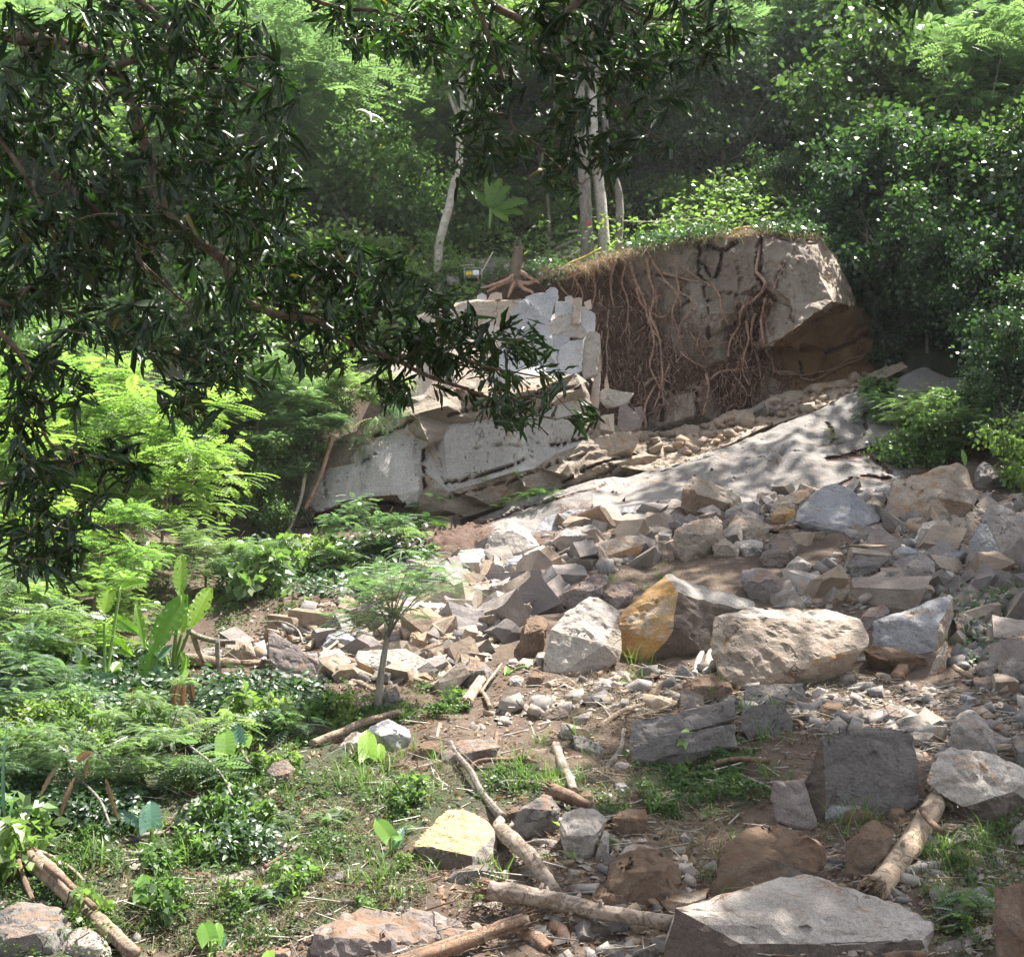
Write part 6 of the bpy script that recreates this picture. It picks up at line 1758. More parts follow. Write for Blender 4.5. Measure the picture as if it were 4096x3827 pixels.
# ------------------------------------------------------------ unseen tall trees added beyond the right edge to shade the rockfall
def added_shade_tree(base, top, Rc, seed, label, nleaf=1700, r0=.26, mat='dark', leaf=.34, bark=None, name='tree', grp=None):
    e = empty(name, base); off = -Vector(base)
    b = np.array(base); t = np.array(top)
    r_ = np.random.default_rng(seed)
    mid = (b * .45 + t * .55) + np.array([r_.uniform(-.5, .5), r_.uniform(-.3, .3), 0])
    pa = smooth_path([b - np.array([0, 0, .8]), b * .8 + mid * .2, mid, t], 7)
    ac = Acc(); ac.tube(pa, np.linspace(r0, r0 * .45, len(pa)), 9, .04)
    C = []
    for i in range(22):
        a = r_.uniform(0, 6.28); q = math.sqrt(r_.uniform(0, 1)) * Rc
        c = t + np.array([math.cos(a) * q, math.sin(a) * q, r_.uniform(-.6, 1.6)])
        C.append(c)
        if i % 2 == 0:
            bb = smooth_path([pa[-1 - (i % 5)], (pa[-1] + c) / 2 + np.array([0, 0, .4]), c], 4)
            ac.tube(bb, np.linspace(r0 * .35, .02, len(bb)), 5)
    x_ = link('trunk', ac.mesh('trunk', [bark or BARK]), e); x_.location = off
    C = np.array(C)
    k = r_.integers(0, len(C), nleaf)
    P = C[k] + r_.normal(size=(nleaf, 3)) * np.array([.95, .95, .4]) * Rc * .17
    D = r_.normal(size=(nleaf, 3)); D[:, 2] -= .3
    V, Fc = oriented(P, D, np.array([0, 0, 1.0]), leaf * r_.uniform(.7, 1.3, nleaf), T_LEAF * np.array([1, .9, 1]), F_LEAF, .5)
    x_ = link('crown', leaves_mesh('crown', [(V, Fc, r_.random(nleaf), 4, 0)], [M[mat]]), e); x_.location = off
    tag(e, label, 'tree', grp)
    return e, pa


GT = 'unseen tall tree added beyond the right frame edge to shade the slope'
for i, (bx, by, tx, ty, tz, rc) in enumerate([(12.2, 19, 9.2, 19, 15.5, 3.2), (13.8, 24, 11.6, 24.2, 18, 3.6), (14.8, 30, 11.0, 30, 21, 3.8), (17.5, 28, 16, 28, 21, 4.2), (17, 35, 14.5, 34.5, 25, 4.0), (20.5, 33, 18, 33, 25, 4.4), (13, 15.5, 11.5, 15.8, 13.5, 3.2)]):
    added_shade_tree((bx, by, float(H(bx, by))), (tx, ty, tz), rc, 40 + i, GT, grp='unseen trees added to shade the slope')


def ktree(pts, r0, r1, Y, label, mark=None, crown=True, bark=None, top=(0, 1.0, 3.5)):
    P3 = np.array([unproj(*S('K', a, b), Y) for a, b in pts])[::-1]
    z0 = float(H(P3[0][0], P3[0][1]))
    base = P3[0].copy(); base[2] = min(base[2], z0 + .5)
    e = empty('tree', tuple(base)); off = -Vector(base)
    last = P3[-1] + np.array(top)
    pa = smooth_path([base - np.array([0, 0, .6])] + list(P3[1:]) + [last], 6)
    ac = Acc(); ac.tube(pa, np.linspace(r0, r1, len(pa)), 9, .03)
    for i in range(4):
        an = i * 1.6 + .4
        bb = smooth_path([pa[-4], pa[-2] + np.array([math.cos(an) * .8, math.sin(an) * .8, .5]), pa[-1] + np.array([math.cos(an) * 1.8, math.sin(an) * 1.6, 1.0])], 4)
        ac.tube(bb, np.linspace(r1 * .6, .015, len(bb)), 5)
    t = link('trunk', ac.mesh('trunk', [bark or BARK]), e); t.location = off
    c = link('crown', TREEK['broad'][0][1], e); c.location = Vector(pa[-1] + np.array([0, 0, 1.2])) + off; c.scale = (.8, .8, .7)
    tag(e, label, 'tree')
    if mark:
        p = unproj(*S('K', *mark), Y); s = .13
        bm = bmesh.new()
        for (w_, h_) in ((.028, .11), (.085, .026)):
            d = -Vector(p).normalized(); right = Vector((1, 0, 0)); up = Vector((0, 0, 1))
            cc = Vector(p) + d * (r0 * 1.02 + (.003 if w_ > .05 else 0))
            if w_ > .05: cc += up * .03
            vs_ = [bm.verts.new(cc + right * a * w_ + up * b * h_ - d * (.35 * abs(a) * w_)) for a, b in ((-1, -1), (1, -1), (1, 1), (-1, 1))]
            f = bm.faces.new(vs_)
        me = bpy.data.meshes.new('painted_mark'); bm.to_mesh(me); bm.free(); me.materials.append(RED)
        m_ = link('painted_mark', me, t)
        m_['label'] = 'red painted cross'
    return e


RED = simple_mat('red_paint', (.55, .04, .04), .6)
ktree([(470, -60), (430, 60), (385, 270), (335, 450), (305, 620), (312, 800)], .14, .11, 39.5, 'pale leaning tree trunk with a red painted mark left of the machine', (302, 630), bark=BARKP)
ktree([(1440, -300), (1470, 100), (1482, 380), (1500, 700)], .21, .15, 39.6, 'dark mottled tree trunk with a red painted cross above the root curtain', (1495, 385))
ktree([(1540, -300), (1575, 0), (1605, 300), (1640, 650)], .19, .13, 39.8, 'lichen spotted tree trunk right of the trunk with the red cross', None, bark=BARKP)
ktree([(1640, -300), (1700, 0), (1745, 200), (1730, 560)], .13, .09, 40.5, 'thin dark tree trunk right of the lichen spotted trunk', None)
ktree([(1230, -350), (1130, -150), (1180, 250), (1190, 560)], .06, .05, 44, 'thin bare tree trunk in the forest above the clearing', None)

# undergrowth covering the forest floor
n = 200000
yy = 37 + 60 * rng.random(n) ** 1.3
xx = (rng.uniform(-700, 4800, n) - 2048) / FS * yy
keep = ~((xx > -1.0) & (yy < 38.9))
keep &= ~((np.abs(xx - 1.2) < 3.4) & (yy > 39.5) & (yy < 44.5) & (rng.random(n) < .8))
xx, yy = xx[keep], yy[keep]; n = len(xx)
P = np.stack([xx, yy, H(xx, yy) + .9 * rng.random(n) ** 2 * (1 + vnoise(np.stack([xx * .4, yy * .4, xx * 0], -1), 8))], 1)
D = rng.normal(size=(n, 3)); D[:, 2] = D[:, 2] * .5
V, Fc = oriented(P, D, np.array([0, -.4, 1.0]), rng.uniform(.09, .22, n) * (1 + (yy - 37) / 28), T_LEAF * np.array([1, .8, 1]), F_LEAF, .5)
x_ = link('undergrowth', leaves_mesh('undergrowth', [(V, Fc, rng.random(n), 4, 0)], [M['broad']]))
tag(x_, 'leafy undergrowth covering the forest floor behind the cliff', 'undergrowth', kind='stuff')

# ------------------------------------------------------------ grass, creeping cover, straw, debris on the lower slope
def cover_patch(polys, n):
    P = np.concatenate([scatter(pl, int(n * w_)) for pl, w_ in polys])
    return P


Pc = cover_patch([(GREEN, .62), (GREEN2, .08), (GREEN3, .08), (polyS('D', [(560, 1330), (760, 1330), (900, 1360), (860, 1400), (760, 1420), (600, 1420)]), .07), (polyS('D', [(0, 1100), (400, 1080), (620, 1100), (640, 1180), (420, 1250), (300, 1350), (0, 1400)]), .11)], 130000)
Pc[:, :2] += .55 * np.stack([fbm(Pc * np.array([2, 2, 0]), 3, 81), fbm(Pc * np.array([2, 2, 0]) + 5, 3, 82)], 1)
Pc[:, 2] = H(Pc[:, 0], Pc[:, 1])
q = vnoise(Pc * np.array([1.6, 1.6, 0]) + 3, 12) * .65 + vnoise(Pc * np.array([4, 4, 0]), 13) * .35
kp = rng.random(len(Pc)) < np.clip((q - .36) * 4.0, 0.05, 1)
Pc, q = Pc[kp], q[kp]
Pc[:, 2] += .42 * np.clip(q - .42, 0, 1) * rng.random(len(Pc)) ** .5 + .05 * rng.random(len(Pc))
D = rng.normal(size=Pc.shape); D[:, 2] = np.abs(D[:, 2]) * .6
dist = Pc[:, 1]
V, Fc = oriented(Pc, D, np.array([0, -.3, 1.0]), rng.uniform(.022, .062, len(Pc)) * (dist / 17), T_LEAF * np.array([1, .7, 1]), F_LEAF, .6)
x_ = link('ground_cover', leaves_mesh('ground_cover', [(V, Fc, rng.random(len(Pc)), 4, 0)], [M['cover']]))
tag(x_, 'low creeping green plants covering the soil among the rocks and logs', 'ground cover', kind='stuff')


HOL = [(polyS('C', [(0, 250), (500, 220), (700, 380), (700, 600), (420, 640), (150, 560), (0, 560)]), 5200), (polyS('C', [(850, 560), (1250, 480), (1400, 760), (1000, 800)]), 1500), (polyS('G', [(0, 900), (500, 900), (900, 1050), (900, 1217), (0, 1217)]), 5200), (polyS('G', [(950, 1060), (1600, 1100), (1700, 1217), (1000, 1217)]), 2600), (polyS('D', [(420, 1080), (760, 1040), (860, 1090), (640, 1160), (430, 1160)]), 3000), (polyS('D', [(1840, 1180), (1988, 1150), (1988, 1300), (1880, 1300)]), 700)]
P = np.concatenate([scatter(a_, b_) for a_, b_ in HOL]); P[:, 2] += rng.random(len(P)) ** 1.5 * (.08 + .38 * vnoise(P * np.array([1.3, 1.3, 0]), 77))
D = rng.normal(size=P.shape); D[:, 2] = -np.abs(D[:, 2]) * .3
T6, F6 = lance(3, .26, .25, .08)
V, Fc = oriented(P, D, np.array([.2, -.6, 1.0]), rng.uniform(.06, .14, len(P)) * P[:, 1] / 18, T6, F6, .45)
x_ = link('leafy_plants', leaves_mesh('leafy_plants', [(V, Fc, rng.random(len(P)), len(T6), 0)], [M['dark']]))
tag(x_, 'dark glossy leafed creepers filling the hollows of the left thicket', 'creepers', kind='stuff')


def clumps(C, per, lo, hi, mat, name, label, cat, wd=.014, droop=.55, spread=.7, tpl=None, up=1.0):
    n = len(C) * per
    P = np.repeat(C, per, 0) + rng.normal(size=(n, 3)) * np.array([.05, .05, 0.01])
    a = rng.uniform(0, 6.28, n); s = rng.uniform(.1, 1, n) * spread
    D = np.stack([np.cos(a) * s, np.sin(a) * s, np.full(n, up)], 1)
    T, F_ = tpl or blade(3, wd, droop)
    sz = np.repeat(rng.uniform(lo, hi, len(C)), per) * rng.uniform(.5, 1.15, n)
    Zr = np.stack([-np.cos(a) * 1.0, -np.sin(a) * 1.0, np.full(n, .2)], 1)
    V, Fc = oriented(P, D, Zr, sz, T, F_, .25)
    # template z is up = away from the bend side
    x_ = link(name, leaves_mesh(name, [(V, Fc, rng.random(n), len(T), 0)], [M[mat]]))
    tag(x_, label, cat, kind='stuff')
    return x_


gp = [([(650, 1420), (860, 1470), (860, 1570), (640, 1540)], 75), ([(1050, 1440), (1130, 1430), (1160, 1540), (930, 1570), (930, 1500)], 60), ([(1370, 1360), (1470, 1340), (1560, 1420), (1540, 1560), (1400, 1530)], 34), ([(1590, 1590), (1690, 1560), (1710, 1640), (1600, 1650)], 22),
      ([(1750, 1640), (1988, 1600), (1988, 1750), (1800, 1780)], 60), ([(550, 1620), (780, 1680), (760, 1790), (560, 1780)], 30), ([(200, 1600), (520, 1600), (520, 1790), (120, 1790), (60, 1680)], 75), ([(420, 1500), (640, 1560), (560, 1640), (400, 1620)], 30),
      ([(1200, 1270), (1300, 1260), (1330, 1330), (1220, 1340)], 12), ([(1380, 1190), (1460, 1200), (1400, 1260)], 6), ([(1830, 1170), (1960, 1150), (1960, 1260), (1830, 1270)], 16), ([(1200, 1080), (1300, 1100), (1290, 1170), (1180, 1140)], 14), ([(1430, 1640), (1500, 1700), (1450, 1760), (1350, 1740)], 10), ([(830, 1640), (1000, 1700), (960, 1800), (780, 1760)], 16)]
C = np.concatenate([scatter(polyS('D', p), int(k * .62)) for p, k in gp])
clumps(C, 11, .16, .46, 'grass', 'long_grass', 'bright long bladed grass growing in clumps between rocks and logs', 'grass', wd=.022)
gp = [([(0, 1500), (700, 1450), (1000, 1500), (1200, 1500), (1200, 1600), (850, 1640), (800, 1760), (500, 1857), (0, 1857)], 520), ([(1200, 1440), (1420, 1430), (1480, 1580), (1250, 1600)], 90), ([(1700, 1580), (1988, 1560), (1988, 1857), (1850, 1857)], 150), ([(640, 1560), (860, 1640), (830, 1740), (560, 1740)], 160)]
C = np.concatenate([scatter(polyS('D', p), int(k * .6)) for p, k in gp])
clumps(C, 12, .07, .2, 'cover', 'short_grass', 'short fine grass and seedlings on the lower slope', 'grass', wd=.018, droop=.4, spread=.9)
gp = [([(1130, 1290), (1300, 1300), (1330, 1350), (1200, 1430), (1080, 1400)], 130), ([(560, 1700), (760, 1650), (860, 1730), (740, 1800), (540, 1780)], 60), ([(200, 1700), (520, 1680), (560, 1790), (330, 1850), (240, 1790)], 110), ([(1290, 1560), (1430, 1560), (1400, 1700), (1280, 1660)], 110), ([(1560, 1260), (1680, 1280), (1640, 1370), (1540, 1340)], 60), ([(1050, 1330), (1500, 1300), (1880, 1370), (1988, 1450), (1800, 1480), (1300, 1380)], 90), ([(1560, 1500), (1900, 1560), (1700, 1700), (1500, 1640)], 50), ([(1200, 1060), (1420, 1080), (1400, 1130), (1180, 1130)], 40),
      ([(900, 1640), (1110, 1660), (1090, 1780), (880, 1760)], 70), ([(1180, 1430), (1280, 1500), (1220, 1560), (1120, 1500)], 60), ([(720, 950), (960, 980), (900, 1030), (760, 1040)], 60), ([(700, 1480), (1000, 1430), (1050, 1500), (800, 1560)], 60), ([(1780, 1650), (1980, 1600), (1980, 1850), (1850, 1800)], 70), ([(600, 1560), (760, 1560), (760, 1640), (600, 1640)], 50), ([(700, 1270), (900, 1290), (880, 1370), (690, 1350)], 60)]
C = np.concatenate([scatter(polyS('D', p), int(k * 2.3)) for p, k in gp])
clumps(C, 16, .12, .36, 'straw', 'dry_grass', 'tangles of dry straw and dead roots lying on the slope', 'dry grass', wd=.010, droop=1.1, spread=1.6, up=.35)

# fallen sticks and litter
LIT = polyS('D', [(250, 1330), (560, 1280), (880, 1290), (1050, 1280), (1400, 1290), (1988, 1330), (1988, 1857), (0, 1857), (0, 1650), (300, 1560)])
P = scatter(LIT, 3600); P2 = scatter(polyS('D', [(420, 1150), (820, 1130), (900, 1330), (450, 1340)]), 500); P3_ = scatter(polyS('D', [(1060, 1330), (1560, 1290), (1988, 1380), (1988, 1470), (1200, 1420)]), 1300)
P = np.concatenate([P, P2, P3_]); n = len(P)
a = rng.uniform(0, 6.28, n); D = np.stack([np.cos(a), np.sin(a), rng.normal(size=n) * .25], 1)
L_ = .08 + .5 * rng.random(n) ** 3; rr_ = .003 + .011 * rng.random(n) ** 2
TS = np.array([(x, math.cos(t) * k, math.sin(t) * k) for x, k in ((0, 1), (1, .7)) for t in (0, 2.09, 4.19)])
FT = np.array([(0, 1, 4, 3), (1, 2, 5, 4), (2, 0, 3, 5)])
D = nrm(D); Yx = nrm(np.cross(np.array([0, 0, 1.0]), D)); Zx = np.cross(D, Yx)
V, Fc = stamp(TS, FT, P + np.array([0, 0, .02]), D, Yx, Zx, np.stack([L_, rr_, rr_], 1))
x_ = link('twigs', mesh_np('twigs', V, Fc, [WOODG, WOODB, BARKP], mi=np.repeat(rng.integers(0, 3, n), 3)))
tag(x_, 'broken twigs and splinters strewn over the soil', 'twigs', kind='stuff')
P = np.concatenate([scatter(LIT, 5000), scatter(polyS('D', [(420, 1150), (820, 1130), (900, 1330), (450, 1340)]), 700)]); n = len(P)
D = rng.normal(size=(n, 3)); D[:, 2] *= .3
V, Fc = oriented(P + np.array([0, 0, .02]), D, np.array([0, 0, 1.0]), rng.uniform(.03, .09, n), T_LEAF * np.array([1, .7, 1.5]), F_LEAF, .5)
x_ = link('leaf_litter', leaves_mesh('leaf_litter', [(V, Fc, rng.random(n), 4, 0)], [M['dead']]))
tag(x_, 'dry fallen leaves scattered over the soil', 'leaf litter', kind='stuff')


# ------------------------------------------------------------ logs, branches, stumps
def log(c, pts, r, mat, label, cat='log', r1=None, lift=0.0, ragged=0, Y=None, Yend=None, name='log', knots=0, sides=10):
    """pts in crop pixels; lies on the ground under its two ends"""
    sc = CROP[c][2]
    S_ = [S(c, *p[:2]) for p in pts]
    clampy = lambda y: min(y, 3826)
    Y0 = Y if Y is not None else hitY(S_[0][0], clampy(S_[0][1])) - lift
    Y1 = Yend if Yend is not None else (Y if Y is not None else hitY(S_[-1][0], clampy(S_[-1][1])) - lift)
    ts = np.linspace(0, 1, len(pts))
    P3 = np.array([unproj(s[0], s[1], Y0 + (Y1 - Y0) * t) for s, t in zip(S_, ts)])
    rad = r * sc * Y0 / FS; rad1 = (r1 if r1 is not None else r * .85) * sc * Y1 / FS
    pa = smooth_path(P3, max(4, int(36 / len(pts))))
    seg = np.linalg.norm(np.diff(pa, axis=0), axis=1).sum()
    pa = pa + rad * .3 * np.stack([fbm(pa * 2.5, 3, 3), fbm(pa * 2.5 + 7, 3, 4), fbm(pa * 2.5 + 14, 3, 5)], 1)
    rads = np.linspace(rad, rad1, len(pa)) * (1 + .2 * fbm(pa * 5, 3, 8))
    base = P3.mean(0); base[2] = P3[:, 2].min() - rad
    e = empty(name, tuple(base)); off = -Vector(base)
    ac = Acc(); ns_ = sides + 6; ac.tube(pa, rads, ns_, .03)
    V0 = ac.V[0]; gk = rng.normal(size=ns_); nV = len(pa) * ns_
    ii = np.repeat(np.arange(len(pa)), ns_); kk_ = np.tile(np.arange(ns_), len(pa))
    gr_ = gk[kk_] * .6 + 1.3 * fbm(np.stack([kk_ * .9, ii * .22, ii * 0.], -1), 2, 17)
    ctr = pa[ii]; V0[:nV] = ctr + (V0[:nV] - ctr) * (1 + .10 * gr_)[:, None]
    for k in range(knots):
        i = random.randrange(2, len(pa) - 2); d = nrm(rng.normal(size=3) + np.array([0, -.5, .5]))
        ac.tube([pa[i], pa[i] + d * rads[i] * 1.7], [rads[i] * .35, rads[i] * .22], 6)
    me = ac.mesh('stem', [R_W[mat]], True)
    at_ = me.attributes.new('grain', 'FLOAT', 'POINT'); gg = np.full(len(me.vertices), .5, np.float32); gg[:nV] = np.clip(.5 + .3 * gr_, 0, 1); at_.data.foreach_set('value', gg)
    o = link('stem', me, e); o.location = off
    if ragged:
        for end, sgn in ((0, -1), (-1, 1)):
            if ragged == 1 and end == -1: continue
            if ragged == 2 and end == 0: continue
            ac = Acc()
            ax = nrm(pa[end] - pa[end + (2 if end == 0 else -2)])
            u = nrm(np.cross(ax, [0, 0, 1.0])); v = np.cross(ax, u); rr0 = rads[end]
            for k in range(34):
                an = random.uniform(0, 6.28); q = math.sqrt(random.random()) * rr0 * .95
                s0 = pa[end] - ax * rr0 * .3 + (u * math.cos(an) + v * math.sin(an)) * q
                ln = rr0 * random.uniform(.6, 2.4)
                e_ = s0 + ax * ln + (u * math.cos(an) + v * math.sin(an)) * q * .25 + rng.normal(size=3) * rr0 * .12
                ac.tube([s0, (s0 + e_) / 2 + rng.normal(size=3) * .1 * rr0, e_], [rr0 * .16, rr0 * .12, .002], 4)
            o = link('splintered_end', ac.mesh('splintered_end', [R_W['orange' if mat in ('bark', 'orange') else 'pale']], False), e); o.location = off
    tag(e, label, cat)
    return e, pa


def bark_mat(name, a, b, c, t=.5):
    m, nt, bb = new_mat(name)
    tc = N(nt, 'ShaderNodeTexCoord'); v = tc.outputs['Object']
    n1 = noise_n(nt, v, 6.5, 9, .75, 1.6); n2 = noise_n(nt, v, 22, 6, .7); n3 = noise_n(nt, v, 70, 3, .7)
    col = mix(nt, ramp(nt, n1, [(t - .04, 0), (t + .12, 1)]), a, b)
    col = mix(nt, ramp(nt, n2, [(.6, 0), (.68, .9)]), col, c)
    col = mix(nt, .6, col, ramp(nt, n3, [(.3, .6), (.5, 1), (.7, 1.25)]), 'MULTIPLY')
    ga = N(nt, 'ShaderNodeAttribute', attribute_name='grain')
    col = mix(nt, .85, col, ramp(nt, ga.outputs['Fac'], [(.15, (.42, .34, .28)), (.45, (.9, .86, .82)), (.85, (1.2, 1.17, 1.12))]), 'MULTIPLY')
    nt.links.new(col, bb.inputs['Base Color']); bb.inputs['Roughness'].default_value = .8
    bp = N(nt, 'ShaderNodeBump'); bp.inputs['Strength'].default_value = .9; bp.inputs['Distance'].default_value = .02
    nt.links.new(math_n(nt, 'ADD', math_n(nt, 'MULTIPLY', ramp(nt, n1, [(t, 0), (t + .05, 1)]), .6), n2), bp.inputs['Height']); nt.links.new(bp.outputs[0], bb.inputs['Normal'])
    return m


R_W = {'bark': bark_mat('peeling_bark', (.31, .26, .215), (.22, .15, .105), (.09, .05, .035), .52), 'orange': bark_mat('stripped_orange_wood', (.27, .16, .10), (.38, .29, .21), (.12, .06, .04), .5),
       'pale': bark_mat('splintered_wood', (.40, .31, .225), (.27, .20, .14), (.14, .09, .06), .55), 'grey': WOODG, 'brown': WOODB, 'tan': bark_mat('peeled_tan_wood', (.32, .24, .17), (.22, .18, .145), (.12, .08, .055), .5), 'root': ROOTM, 'greybark': bark_mat('pale_grey_bark', (.27, .245, .215), (.19, .165, .14), (.10, .08, .065), .5), 'darkbark': BARKB}

